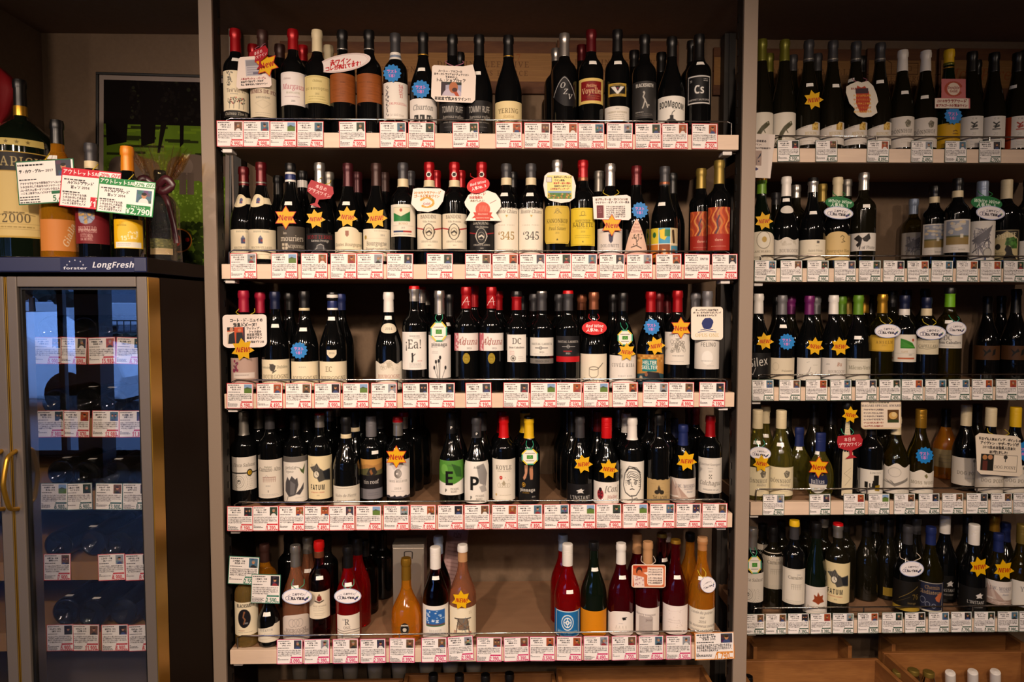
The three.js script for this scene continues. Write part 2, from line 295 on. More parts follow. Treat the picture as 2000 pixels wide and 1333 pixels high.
// one bottle: shelf name, px of its middle, px of its top, shape, options
function bottle(sh, x, top, type, o = {}) {
  const S = shelves[sh], Rb = o.r ? o.r / 1000 : TYPES[type];
  let z = S.z0 - 0.012 - Rb + (o.z ?? 0) / 1000;
  if (o.za !== undefined) {                       // a back-row bottle: as far back as it needs to stand clear of the others
    z = Math.max(o.za, BACK + 0.006 + Rb);
    for (let k = 0; k < 60; k++) {
      const xx = at(x, Math.min(S.py, 1333) - 70, z).x;
      if (xx + Rb < S.x1 && !S.stand.some((q) => Math.hypot(q.x - xx, q.z - z) < q.r + Rb + 0.0015)) break;
      if (z - 0.006 < BACK + 0.006 + Rb) return null;
      z -= 0.006;
    }
  }
  if (o.b) z = onY(x, o.b, S.y).z - Rb * 0.96;
  const X = at(x, Math.min(S.py, 1333) - 70, z).x, Hb = at(x, top, z).y - S.y, p = profile(type === 's' || type === 'w' ? 'b' : type, Rb, Hb);
  if (Hb < 0.16) return null;
  S.stand.push({ x: X, z, r: Rb, n: [sh, x, top] });
  const g = thing(o.name ?? 'wine_bottle', o.label, 'wine bottle', V(X, S.y, z), o.group);
  const Y = (py, r) => at(x, py, z + (r ?? NECK)).y - S.y;
  mesh('glass_body', lathe(p), glassM[o.gl ?? S.gl ?? 'k'], g);
  if (o.cap) {                                    // 'silver:589,red:566' = silver from 589 up to 566, red above
    const segs = o.cap.split(',').map((q) => q.split(':')), ys = segs.map((q) => Y(+q[1]));
    segs.forEach(([m, , ribs], i) => mesh(i ? 'capsule_top' : 'capsule', capsule(p, ys[i], ys[i + 1] ?? Hb + 0.001, i === segs.length - 1, 0.0006 + (i ? 0.0002 : 0), ribs && i === segs.length - 1), foilM[m], g));
  }
  for (const q of o.band ? o.band.split(',') : []) { const [m, a, b] = q.split(':'); mesh('neck_band', capsule(p, Y(+b), Y(+a), false, 0.0012), foilM[m], g); }
  const rot = R(o.rot ?? 0) + 0.8 * Math.atan2(CAM.x - X, CAM.z - z);   // shopkeepers turn the labels to the aisle
  for (const L of o.labs ?? (o.lab ? [o.lab] : [])) {     // [top, bottom, background, draw, shape, half angle, turn]
    const [ya, yb, bg, draw, shape, half, turn] = L, y1 = Math.min(Y(ya, Rb), Hb), y0 = Math.max(Y(yb, Rb), 0.009), ha = R(half ?? DEF.wide), wpx = Math.min(168, 2.1 * ha * Rb * 1000 * 0.72), hpx = wpx * (y1 - y0) / (2 * ha * radiusAt(p, (y0 + y1) / 2));
    const rect = labelAtlas.add(wpx, Math.max(12, hpx), bg, draw, shape === 'shield' || shape === 'tear' ? 0 : Math.min(1, 1.06 * Math.sin(ha) / ha)), tn = R(turn ?? 0) + rot;
    mesh('label', patch(p, y0, y1, tn - ha, tn + ha, rect, shape), rect.mat, g);
  }
  for (const [sx, sy] of o.st ?? []) {
    const y = Y(sy, Rb * 0.8), r = radiusAt(p, y), a = Math.asin(Math.max(-0.9, Math.min(0.9, (at(sx, sy, z + r).x - X) / r))), ha = 0.0105 / r;
    mesh('price_sticker', patch(p, y - 0.0055, y + 0.0055, a - ha, a + ha, null, 'rect', 0.0011, 4, 2), M.sticker, g);
  }
  if (o.sz) g.scale.z = o.sz;
  if (o.d && !o.label) {
    const look = { k: 'dark', o: 'dark olive', g: 'dark green', e: 'green', rose: 'rosé', red: 'red glass', magenta: 'deep crimson', amber: 'amber', straw: 'straw-coloured', lemon: 'yellow-green', olive: 'olive', plum: 'plum-dark' }[o.gl ?? S.gl ?? 'k'];
    g.userData.label = look + ' wine bottle with ' + o.d;
    S.front.push({ x, d: o.d, z });
  }
  return g;
}
function near(S, x) { let best = null; for (const f of S.front) if (!best || Math.abs(f.x - x) < Math.abs(best.x - x)) best = f; return best; }
const rearCount = {};
const CAPN = { red: 'red', bright: 'bright red', darkred: 'dark red', maroon: 'maroon', pinkred: 'crimson', brown: 'brown', copper: 'copper', cream: 'cream', white: 'white', black: 'black', grey: 'dark grey', midgrey: 'grey', silver: 'silver', dullsilver: 'dull silver', gold: 'gold', dullgold: 'dull gold', yellow: 'yellow', navy: 'navy', navyblue: 'blue', green: 'green', purple: 'purple', blueGrey: 'blue-grey', cork: 'cork-topped', tan: 'cork-printed', olive: 'olive' };
function rear(sh, list) {                         // [x, top, type, cap, depth mm, options]
  for (const [x, top, type, cap, depth, o = {}] of list) {
    const S = shelves[sh], n = near(S, x), k = sh + n.d, i = (rearCount[k] ?? -1) + 1;
    const main = cap?.split(',').pop().split(':')[0];
    if (bottle(sh, x, top, type, { cap, za: n.z - (depth ?? 85) / 1000, ...o, label: `${NUMW[Math.min(i, 5)]}${CAPN[main] ?? 'plain'}-capped bottle standing behind the one with ${n.d}`.split(' ').slice(0, 16).join(' '), group: 'bottles in the back rows' })) rearCount[k] = i;
  }
}
// ---------------------------------------------------------------- the two shelving bays
const ZR = -0.145, FAS = 0.043;
const LX0 = at(427, 270, 0).x, LX1 = at(1443, 270, 0).x, RX0 = at(1474, 560, ZR).x, RX1 = 1.95;
const SHELF = { L1: [261, 'top shelf of the left bay'], L2: [517, 'second shelf of the left bay'], L3: [769, 'third shelf of the left bay'], L4: [1007, 'fourth shelf of the left bay'], L5: [1266, 'lowest shelf of the left bay'],
  R1: [291, 'top shelf of the right bay'], R2: [525, 'second shelf of the right bay'], R3: [757, 'third shelf of the right bay'], R4: [980, 'fourth shelf of the right bay'], R5: [1212, 'lowest shelf of the right bay'] };
const BACK = -0.50;
for (const [k, [py, say]] of Object.entries(SHELF)) {
  const left = k[0] === 'L', z0 = left ? 0 : ZR, y = at(left ? 930 : 1740, py, z0).y, x0 = left ? LX0 : RX0, x1 = left ? LX1 : RX1;
  shelves[k] = { y, z0, py, front: [], stand: [], say, x0, x1: left ? x1 + 0.02 : 9, gl: left ? 'k' : 'o' };
  const s = thing('shelf_board', 'pale wood-grain board, ' + say, 'shelf', V(0, y, z0));
  mesh('board', uvMetres(span(x0, x1, -FAS + 0.003, 0, BACK + 0.012 - z0, -0.019)), M.lamTop, s);
  mesh('front_edge', uvMetres(span(x0, x1, -FAS, 0.0005, -0.019, 0, 0.0012)), M.lam, s);
  // chrome guard rail
  const r = thing('guard_rail', 'thin chrome wire rail along the front of the ' + say, 'rail', V(0, y, z0));
  const rx0 = x0 + 0.02, rx1 = left ? x1 - 0.02 : x1, rh = 0.041, zf = -0.008;
  mesh('rail', tube([V(rx0, 0.001, zf), V(rx0, rh - 0.008, zf), V(rx0 + 0.006, rh, zf), V(rx0 + 0.08, rh, zf), V((rx0 + rx1) / 2, rh, zf), V(rx1 - 0.08, rh, zf), V(rx1 - 0.006, rh, zf), V(rx1, rh - 0.008, zf), V(rx1, 0.001, zf)], 0.0024, 90, 8), M.chrome, r);
  for (const t of [0.33, 0.66]) mesh('leg', tube([V(rx0 + (rx1 - rx0) * t, 0.0008, zf), V(rx0 + (rx1 - rx0) * t, rh - 0.001, zf)], 0.0024, 2, 8), M.chrome, r);
  for (const e of left ? [0, 1] : [0]) {
    const b = thing('shelf_clip', `small white plastic clip under the ${e ? 'right' : 'left'} end of the ${say}`, 'clip', V(e ? x1 - 0.028 : x0 + 0.018, y - FAS, z0 - 0.022));
    mesh('clip_body', span(-0.014, 0.014, -0.0125, 0, -0.03, 0.008, 0.002), M.whitePlastic, b);
    mesh('pin', tube([V(0, -0.006, 0), V(e ? 0.026 : -0.02, -0.006, 0)], 0.0028, 2, 8), M.chrome, b);
  }
}
const crm = '#e6d9bb', wht = '#ece6dd';

// left bay, top shelf
bottle('L1', 462, 59, 'b', { r: 35.5, cap: 'red:100', d: 'cream vine-sketch label and red capsule', st: [[460, 116]], lab: [137, 228, crm, () => { Rc(0, .86, 1, .14, '#1c1a19'); T('Château Tire Pé', .5, .93, .13, '#cfc6b4', 'i'); T("Tiré'Vin Vif", .52, .43, .16, '#3a2f28', 'n'); Ln([[.25, .02], [.3, .1], [.22, .2], [.3, .3]], '#777', .02); for (let i = 0; i < 26; i++) Ci(rr(.15, .4), rr(.03, .33), rr(.01, .03), '#6b675c'); for (const x of [.25, .42, .62, .8]) { Ln([[x, .82], [x + .02, .62]], '#555', .015); for (let i = 0; i < 14; i++) Ci(x + rr(-.08, .1), rr(.58, .72), .02, i % 5 ? '#55564a' : '#b8322c'); } Tx(.3, .5, .3, 1, .1, '#666'); }] });
bottle('L1', 515, 62, 'b', { cap: 'brown:104', d: 'grey-cream estate label and brown capsule', lab: [148, 228, '#d8cbb0', () => { T('ORMES DE PEZ', .5, .38, .155, '#4a1c20', 'S'); T('SAINT-ESTÈPHE', .5, .52, .07, '#444'); Ln([[.2, .66], [.5, .58], [.8, .66], [.5, .8], [.2, .66]], '#b9ad93', .012); Tx(.2, .9, .6, 2, .05, '#998d78', .01); }] });
bottle('L1', 574, 60, 'b', { r: 36, cap: 'red:96', d: 'white label with pink script', lab: [140, 205, '#e9e1de', () => { T('Château', .25, .2, .08, '#9a8080', 'i'); T('Margaux', .5, .44, .22, '#b4606e', 'i'); T('MARGAUX', .5, .63, .08, '#775', 's', { sp: .02 }); Tx(.15, .74, .7, 1, .1, '#867', .012); T('2009', .5, .87, .07, '#666'); Fr(.03, .04, .94, .92, '#d8c9c6', .008); }] });
bottle('L1', 621, 61, 'b', { cap: 'cream:100', d: 'yellow-cream framed label and cream capsule', lab: [147, 201, '#d9c98c', () => { Fr(.04, .05, .92, .9, '#a58f4a', .012); T('Château', .5, .2, .09, '#6a5a2a', 'i'); T('DU BOUSQUET', .5, .48, .11, '#4c4020', 's', { sp: .02 }); T('2012', .5, .66, .07, '#5b4d28'); Tx(.15, .76, .7, 2, .09, '#7d6c38', .01); }] });
for (const [x, w, s] of [[670, 'left', [[655, 100]]], [722, 'right', []]]) bottle('L1', x, 62, 'b', { cap: 'black:96', band: 'silver:94:96', d: `plain tan wood-veneer label, ${w} twin`, lab: [143, 199, '#8a4a1e', () => { for (let i = 0; i < 60; i++) Rc(rr(-.1, .9), rr(0, 1), rr(.1, .5), .012, i % 2 ? 'rgba(60,25,5,.25)' : 'rgba(190,110,50,.22)'); Tx(.42, .3, .2, 1, .1, '#5a2c10', .02); Tx(.4, .62, .24, 2, .08, '#6a3616', .014); }] });
bottle('L1', 773, 68, 'b', { r: 36, cap: 'grey:102', band: 'white:102:107,blueGrey:107:112,white:112:116', d: 'white grape-sketch label lettered in red', lab: [160, 234, '#e6dfd6', () => { T('SA', .73, .12, .16, '#a5282c', 's'); T('SE', .73, .24, .16, '#a5282c', 's'); T('TI', .73, .36, .16, '#a5282c', 's'); T('VALPOLICELLA', .62, .57, .105, '#b04448'); for (let i = 0; i < 40; i++) Ci(.13 + .05 * Math.sin(i) + rr(-.05, .05), .1 + i * .02, rr(.012, .028), '#444046'); T('Ca’ dell Orso', .55, .86, .1, '#b5aaa0', 'i'); }] });
bottle('L1', 827, 67, 'g', { cap: 'black:106', band: 'gold:105:107', d: 'white label printed with dark blocks', st: [[823, 134]], lab: [192, 258, '#e4ddd6', () => { T('Churton', .48, .26, .2, '#444', 'i'); for (const x of [.16, .38, .62]) { Rc(x, .5, .17, .28, '#2a2a2a'); Rc(x + .03, .55, .05, .1, '#b5b0a8'); Rc(x + .09, .64, .06, .08, '#8f8a82'); } Rc(.74, .53, .12, .2, '#9a958c'); }] });
for (const [x, w, st] of [[884, 'left', []], [936, 'right', [[932, 142]]]]) bottle('L1', x, 71, 'g', { cap: 'black:108', st, d: `scratchy white lettering on black, ${w} twin`, lab: [196, 258, '#1b191a', () => { T('TOMMY RUFF', .5, .28, .135, '#c9c4bc', 'n', { sy: 1.8 }); T('barossa valley', .52, .52, .12, '#b8b2a8', 'i'); T('and mourvèdre', .52, .68, .10, '#a8a298', 'i'); Tx(.2, .85, .6, 1, .1, '#888'); }] });
bottle('L1', 993, 72, 'g', { cap: 'black:111', band: 'gold:108:110', d: 'cream label under a gold-ringed black neck', lab: [197, 260, '#e4d09c', () => { T('YERING', .5, .3, .19, '#4a3a22', 's', { sp: .012 }); T('Station', .5, .5, .12, '#a08552', 'i'); T('PINOT', .5, .68, .08, '#5c4a2c', 's', { sp: .015 }); Tx(.3, .82, .4, 1, .1, '#9a8454'); }] });
bottle('L1', 1102, 68, 'b', { r: 38, cap: 'silver:109', d: 'black shield label and silver capsule', lab: [148, 208, '#141316', () => { c.strokeStyle = '#c9c7c4'; c.lineWidth = .022 * W; c.beginPath(); for (let i = 0; i <= 40; i++) { const s = -1 + i / 20, t = 1 - .70 * Math.pow(Math.abs(s), 1.5); const X = (s * .94 + 1) / 2 * W, Y = (1 - t * .97 + .012) * H; i ? c.lineTo(X, Y) : c.moveTo(X, Y); } c.stroke(); T('O', .42, .3, .26, '#d8d6d2', 'i'); T('Z', .52, .52, .26, '#d8d6d2', 'i'); T('V', .68, .68, .26, '#d8d6d2', 'i'); }, 'shield', 62] });
bottle('L1', 1154, 61, 'b', { cap: 'darkred:100', st: [[1158, 123]], d: 'red label framed in yellow', lab: [152, 202, '#d9bd6c', () => { Rc(.06, .12, .88, .76, '#7c1518'); for (let i = 0; i < 30; i++) Rc(rr(.06, .8), rr(.12, .8), .12, .03, 'rgba(40,0,0,.3)'); T('Petites', .5, .3, .13, '#e3cf92', 'i'); T('Voyelles', .55, .5, .22, '#e6d298', 's'); Tx(.35, .7, .5, 2, .08, '#c9a868', .012); }] });
bottle('L1', 1205, 61, 'b', { cap: 'black:100', st: [[1207, 123]], d: 'small gold-framed black emblem label', labs: [[162, 188, '#b3923a', () => { Rc(.06, .2, .88, .6, '#17130f'); T('VINEYARD', .5, .12, .1, '#2c2410', 'S'); T('VENTURES', .5, .9, .09, '#2c2410', 'S'); Po([[.12, .25], [.38, .25], [.52, .62], [.66, .25], [.9, .25], [.55, .82], [.46, .82]], '#e0dcd4'); Po([[.5, .3], [.58, .38], [.52, .52], [.44, .38]], '#7c2440'); }, 'rect', 44], [207, 237, '#e4ddd2', () => { T('2014', .5, .16, .06, '#555'); T('CABERNET SAUVIGNON', .5, .38, .075, '#8a7c60', 's'); Tx(.15, .55, .7, 3, .12, '#9a9080', .012); }]] });
bottle('L1', 1258, 71, 's', { r: 36, cap: 'black:105', d: 'grey label with a smith figure', lab: [158, 231, '#2e2c2b', () => { T('BLACKSMITH', .5, .11, .155, '#d8d4cc', 'N', { sx: .8 }); Ln([[.5, .32], [.44, .42], [.52, .5], [.46, .66], [.42, .72]], '#b4afa6', .05); Ln([[.5, .5], [.58, .6], [.62, .7]], '#b4afa6', .05); Ci(.47, .3, .04, '#b4afa6'); Rc(.56, .62, .14, .05, '#9a958c'); Tx(.12, .82, .35, 1, .05, '#d0ccc4', .02); Tx(.12, .88, .75, 2, .04, '#8d8880', .012); }] });
bottle('L1', 1311, 75, 'g', { cap: 'black:110', d: 'white label showing a black bomb', lab: [187, 260, '#e9e4da', () => { T('BOOM', .25, .22, .165, '#141414', 'N', { sy: 1.5, rot: -3 }); T('BOOM!', .76, .27, .155, '#141414', 'N', { sy: 1.5, rot: 6 }); Ci(.48, .9, .3, '#1a191b'); Rc(.44, .52, .12, .1, '#1a191b'); Ln([[.5, .52], [.52, .45], [.6, .4]], '#333', .02); Ci(.36, .75, .05, '#d8d4cc'); for (const a of [0, 1, 2, 3]) Ln([[.55 + .04 * a, .36], [.54 + .05 * a, .33]], '#555', .01); }] });
bottle('L1', 1364, 70, 'b', { cap: 'black:118', st: [[1368, 123]], d: 'black label framed in white like an element tile', lab: [146, 203, '#131315', () => { Fr(.035, .04, .93, .92, '#d6d3cf', .04); T('Cs', .5, .5, .36, '#dedbd6', 'N'); T('55', .17, .18, .1, '#cfcac4', 'n'); Tx(.66, .12, .22, 2, .06, '#cfcac4', .02); T('CABERNET SAUVIGNON', .5, .83, .085, '#cfcac4', 'n'); }] });
rear('L1', [[496, 89, 'b', 'red:112', 80], [548, 89, 'b', 'brown:112', 85], [593, 91, 'b', 'red:118', 85], [643, 91, 'b', 'cream:118', 85], [898, 105, 'g', 'black:140', 95], [1086, 97, 'b', 'silver:118', 90], [1080, 150, 'b', 'black:170', 175], [1136, 90, 'b', 'darkred:118', 90], [1238, 101, 's', 'black:130', 90], [1291, 105, 'g', 'black:140', 90], [1350, 82, 'b', 'black:120', 90], [530, 112, 'b', 'brown:140', 170]]);

// left bay, second shelf
const brgMed = [() => { Ci(.42, .5, .3, '#b9a67e', .012); Ci(.42, .45, .1, '#555a80'); Rc(.34, .55, .16, .16, '#4a4f78'); Rc(.42, .55, .08, .08, '#9a4a4a'); }];
const twinB = (x, top, w, za) => bottle('L2', x, top, 'g', { cap: 'darkred:362', z: za, band: 'dullsilver:355:358', d: `round cream neck seal and red capsule, ${w} twin`, labs: [[448, 506, crm, () => { T('MAISON TERREL', .5, .07, .07, '#776'); Rc(.4, .3, .14, .18, '#3c4068'); Po([[.4, .3], [.47, .2], [.54, .3]], '#6a7088'); Rc(.47, .34, .07, .08, '#8a3c3c'); T('MACON-VILLAGES', .5, .62, .085, '#6a6250'); Tx(.2, .75, .6, 2, .09, '#998f7c', .012); }], [377, 404, '#e2d5b4', brgMed[0], 'flag', 78, -8]] });
twinB(478, 328, 'left', -45); twinB(512, 319, 'right', 0);
bottle('L2', 569, 321, 'g', { cap: 'black:336', band: 'white:336:340,navyblue:340:351,white:351:355', st: [[563, 397]], d: 'brown-grey label lettered in white', lab: [442, 508, '#453f38', () => { T('les', .3, .2, .1, '#cfc6b4', 's'); T('mouriers', .56, .36, .2, '#d8cfbe', 's'); Po([[.18, .5], [.4, .5], [.4, .66], [.29, .78], [.18, .66]], '#b9ad98'); Rc(.275, .5, .03, .26, '#5a5247'); Rc(.18, .58, .22, .035, '#5a5247'); T('VACQUEYRAS', .68, .6, .11, '#cfc6b4', 's'); Tx(.2, .84, .6, 1, .1, '#a59b88'); }] });
bottle('L2', 626, 320, 'g', { r: 42, cap: 'silver:360', st: [[614, 402]], d: 'black castle-sketch label and silver capsule', lab: [456, 508, '#1c1b1d', () => { T('MONT TERREL', .48, .12, .14, '#b3242a', 's'); T('Rasteau Prestige', .5, .28, .08, '#c9c4ba', 's'); Po([[.2, .72], [.38, .5], [.52, .4], [.62, .5], [.86, .72]], '#47474a'); Ln([[.18, .74], [.4, .56], [.4, .46], [.52, .4], [.62, .46], [.62, .6], [.86, .76]], '#cfccc6', .015); Ln([[.25, .86], [.8, .84]], '#bbb', .012); }] });
bottle('L2', 681, 321, 'g', { cap: 'maroon:364', st: [[676, 397]], d: 'arched cream label and maroon capsule', lab: [443, 510, crm, () => { Po([[.4, .12], [.52, .12], [.52, .24], [.46, .3], [.4, .24]], '#9a6a5a'); T('Hautes Bourgognes', .5, .52, .125, '#5a5040', 'i'); T('2015', .5, .78, .07, '#665'); Tx(.2, .66, .6, 1, .1, '#9a907c'); }, 'bump'] });
bottle('L2', 736, 321, 'g', { cap: 'brown:363', d: 'plain cream label and coppery brown capsule', lab: [447, 510, '#e4dac2', () => { Tx(.42, .06, .5, 1, .1, '#a59a84'); T('2014', .72, .2, .07, '#666'); Ci(.06, .26, .06, '#a58a48'); T('Bourgogne', .5, .46, .15, '#4a453c', 's'); T('Passetoutgrain', .5, .62, .12, '#4a453c', 's'); Ln([[.08, .3], [.95, .3]], '#c2b69c', .006); }] });
bottle('L2', 788, 320, 'b', { cap: 'grey:349', band: 'cream:349:365', d: 'white label picturing green hills', lab: [399, 462, '#e6ddcc', () => { Fr(.1, .1, .68, .42, '#2c5a34', .012); Rc(.1, .1, .68, .42, '#e2d6b8'); Po([[.1, .26], [.42, .38], [.78, .22], [.78, .52], [.1, .52]], '#1d6a34'); for (let i = 0; i < 6; i++) Ln([[.1, .3 + i * .035], [.42, .42 + i * .02]], '#3f9a50', .012); for (let i = 0; i < 6; i++) Ln([[.42, .42 + i * .02], [.78, .27 + i * .04]], '#2b8140', .012); Ci(.42, .18, .05, '#a8503c'); T('ROSSO', .5, .6, .11, '#a88a66'); Ln([[.05, .66], [.95, .67]], '#998', .006); T('2015', .5, .73, .07, '#555'); Rc(.08, .82, .5, .05, '#28345c'); Rc(.5, .82, .35, .05, '#a02c2c'); Tx(.1, .92, .8, 1, .1, '#777', .02); }] });
const pomona = (dark) => () => { const k = dark ? '#cfc8b8' : '#3c352c'; T('BANDINI', .45, .1, .15, k, 's'); T('Villa Pomona', .5, .22, .085, k, 's'); Ln([[0, .37], [.5, .48], [1, .37]], '#a0222a', .035); Ci(.48, .52, .2, dark ? '#1f1e20' : '#d8cdb4'); Ci(.48, .52, .2, k, .02, .24); Ci(.48, .52, .12, k, .015); Ln([[.38, .55], [.5, .5], [.58, .56]], k, .05); Ln([[.3, .4], [.24, .52], [.32, .66]], k, .03); Ln([[.66, .4], [.72, .52], [.64, .66]], k, .03); T('CHIANTI CLASSICO', .5, .8, .075, k); T('2015', .5, .9, .06, k); };
for (const [x, w] of [[839, 'left cream-labelled twin'], [888, 'right cream-labelled twin'], [941, 'black label below']]) {
  const dk = x > 900;
  const g = bottle('L2', x, 319, 'b', { cap: 'red:352', band: 'cream:352:365', d: 'rooster seal on red neck, ' + w, lab: [dk ? 429 : 417, dk ? 491 : 486, dk ? '#18171a' : '#e2d8c2', pomona(dk)] });
  const rect = labelAtlas.add(28, 28, '#9c0a12', () => { Ci(.5, .5, .48, '#e8e0d4'); Ci(.5, .52, .3, '#161414'); Po([[.62, .3], [.8, .12], [.74, .45]], '#161414'); });
  const Hb = at(x, 319, -0.05).y - shelves.L2.y, pr = profile('b', TYPES.b, Hb), yb = at(x, 341, -0.035).y - shelves.L2.y;
  mesh('neck_seal', patch(pr, yb - 0.0085, yb + 0.0085, -0.55, 0.55, rect, 'oval', 0.0012, 10, 4), rect.mat, g);
}
for (const [x, w] of [[989, 'gold'], [1037, 'black']]) bottle('L2', x, 322, 'b', { cap: 'grey:347', band: 'cream:347:361', st: [[x - 4 + (w === 'gold' ? 0 : 2), 380]], d: `tall scalloped white label with ${w} numerals`, lab: [404, 498, '#e8e0d0', () => { T('Monte Chiara', .5, .1, .15, '#544d44', 'i'); Po([[.46, .17], [.56, .17], [.51, .22]], '#c0a050'); T('TERRE VERDI', .5, .38, .06, '#b0a590', 's', { sp: .03 }); T('‘345', .5, .6, .36, w === 'gold' ? '#8a6a2a' : '#1c1a18', 's'); Tx(.1, .88, .7, 1, .1, '#a79c88', .016); }, 'zig'] });
bottle('L2', 1088, 315, 'b', { r: 38, cap: 'bright:345,silver:337', d: 'eight-sided yellow label and silver-red capsule', lab: [402, 476, '#d3b64c', () => { Fr(.05, .03, .9, .94, '#b3943a', .01); Ln([[.38, .2], [.5, .12], [.66, .2]], '#8a7840', .02); Ci(.5, .14, .07, '#8a7840', .015); T('KANONKOP', .5, .4, .165, '#3a3218', 's'); T('ESTATE WINE', .5, .5, .06, '#8a7a44', 's', { sp: .02 }); T('Paul Sauer', .5, .6, .14, '#4c431f', 'i'); T('2013', .5, .72, .07, '#6a5c2a'); Po([[.5, .86], [.54, .91], [.46, .91]], '#3a3218'); }, 'oct'] });
bottle('L2', 1138, 315, 'b', { cap: 'red:353', band: 'copper:346:353', d: 'square yellow label and red capsule', lab: [406, 480, '#e0c438', () => { Fr(.04, .03, .92, .94, '#b79c2c', .012); Ci(.5, .15, .07, '#7c6c20', .015); Ln([[.36, .21], [.62, .2]], '#7c6c20', .015); T('KANONKOP', .5, .34, .11, '#3a3216', 's'); T('KADETTE', .5, .45, .2, '#2c2612', 's'); T('PINOTAGE', .5, .54, .065, '#857632', 's', { sp: .02 }); T('2016', .5, .64, .08, '#6a5c1c'); Tx(.15, .73, .7, 2, .05, '#8d7d30', .012); Po([[.5, .87], [.53, .91], [.47, .91]], '#3a3216'); }] });
bottle('L2', 1191, 322, 'b', { r: 38, cap: 'silver:363', d: 'pale crest label and bright silver screwcap', lab: [446, 505, '#dcd4ce', () => { Po([[.44, .2], [.62, .2], [.6, .42], [.53, .5], [.46, .42]], '#3c3c54'); Ln([[.25, .1], [.8, .1]], '#8a8494', .05); T('DOLOMITE', .5, .58, .13, '#4a464c', 's', { sp: .012 }); T('Cabernet Franc', .5, .75, .13, '#6a6468', 'i'); }] });
bottle('L2', 1242, 326, 'g', { cap: 'darkred:361', d: 'pink teardrop label', lab: [427, 514, '#ddb9a4', () => { T('Au', .5, .12, .1, '#8a4a48', 's'); T('Bon', .5, .2, .11, '#8a4a48', 's'); T('Climat', .5, .28, .13, '#8a4a48', 's'); Ln([[.46, .36], [.42, .42], [.5, .48], [.52, .62]], '#4c3c34', .02); Ln([[.56, .38], [.58, .46], [.52, .54]], '#4c3c34', .02); Ln([[.34, .66], [.5, .62], [.66, .68]], '#4c3c34', .03); for (let i = 0; i < 14; i++) Ci(rr(.36, .68), rr(.36, .68), .018, '#5a4a3c'); T('PINOT NOIR', .5, .88, .08, '#8a4a48'); }, 'tear', 66] });
bottle('L2', 1297, 327, 'g', { cap: 'grey:362', band: 'copper:355:360', st: [[1293, 398]], d: 'bright comic-strip label', lab: [445, 514, '#d9c294', () => { Rc(0, 0, .28, .46, '#e0c838'); Rc(.28, 0, .42, .46, '#4a9ac0'); Po([[.3, .06], [.5, .02], [.62, .2], [.5, .36], [.34, .3]], '#e6c43c'); Rc(.5, .05, .2, .2, '#3c7a4a'); Rc(.7, 0, .3, .5, '#c8b48c'); Ln([[.82, .1], [.86, .4]], '#3a2a1c', .1); Rc(0, .48, .28, .52, '#d07a2c'); Rc(.3, .48, .42, .5, '#8a4a28'); Po([[.34, .9], [.42, .6], [.58, .66], [.68, .95]], '#e08a3c'); Ci(.5, .7, .07, '#d8c8b0'); Rc(.74, .52, .26, .46, '#4a86a0'); Ci(.86, .7, .08, '#b05a34'); for (const q of [[.28, 0, .28, 1], [.71, 0, .71, 1], [0, .47, 1, .47]]) Ln([[q[0], q[1]], [q[2], q[3]]], '#efe8da', .02); Ci(.1, .2, .08, '#2f6a3c'); }] });
const lava = () => { for (let i = 0; i < 9; i++) Ln(Array.from({ length: 9 }, (_, k) => [.05 + .12 * i + .1 * Math.sin(k * 1.1 + i * .6), k * .075]), ['#c8602c', '#a23a20', '#d48a4c', '#8a3028', '#b8753c'][i % 5], .075); Ln([[.5, .2], [.4, .34], [.46, .5], [.36, .6]], '#4c3848', .06); Rc(0, .62, 1, .38, '#9c2a1e'); T('three', .5, .76, .14, '#e0c8b0', 's'); Tx(.15, .9, .7, 1, .1, '#d0a088', .018); };
bottle('L2', 1403, 315, 'b', { r: 36, cap: 'dullgold:359', d: 'swirling orange-red label, front one', lab: [404, 489, '#a8482c', lava, 'rect', 60] });
bottle('L2', 1368, 331, 'b', { r: 36, cap: 'dullgold:368', z: -64, d: 'swirling orange-red label, rear one', lab: [413, 491, '#a8482c', lava, 'rect', 60] });
rear('L2', [[592, 336, 'g', 'black:350', 85, { band: 'white:352:366' }], [644, 338, 'g', 'dullsilver:372', 85], [699, 338, 'g', 'maroon:376', 85], [752, 339, 'g', 'brown:374', 85], [802, 336, 'b', 'grey:362', 85], [852, 335, 'b', 'red:366', 85], [900, 335, 'b', 'red:366', 90], [1001, 338, 'b', 'black:366', 90], [1169, 336, 'b', 'dullsilver:374', 45], [545, 345, 'g', 'black:380', 120], [1312, 340, 'g', 'black:378', 95]]);

// left bay, third shelf
const bourg = (extra) => () => { extra?.(); T('BOURGOGNE', .5, .58, .15, '#4c4334', 's', { sp: .006 }); Tx(.22, .7, .56, 1, .1, '#8a8068', .012); Tx(.12, .9, .76, 1, .1, '#a0967e', .012); };
bottle('L3', 478, 569, 'g', { r: 39, cap: 'pinkred:610', d: 'taupe rose-flower label', lab: [700, 762, '#b89c90', () => { for (let i = 0; i < 12; i++) Ci(rr(.1, .3), rr(.05, .4), rr(.02, .06), i % 2 ? '#8a3450' : '#6a4450'); Rc(.08, .46, .82, .18, '#d9ccc4'); Tx(.14, .53, .6, 1, .1, '#7a6a66', .016); Tx(.1, .74, .7, 2, .1, '#8f7a74', .01); }] });
bottle('L3', 539, 571, 'g', { cap: 'navy:604', st: [[537, 637]], d: 'cream label with a crowing bird crest', lab: [703, 762, crm, bourg(() => { Ci(.4, .26, .1, '#55504a'); Po([[.3, .14], [.52, .2], [.44, .42], [.34, .36]], '#4a453f'); Ln([[.52, .36], [.4, .44]], '#4a453f', .03); T('Domaine', .14, .25, .1, '#665', 's'); T('Dublère', .76, .25, .11, '#665', 's'); T('LES PETITS TERROIRS', .5, .76, .08, '#555'); })] });
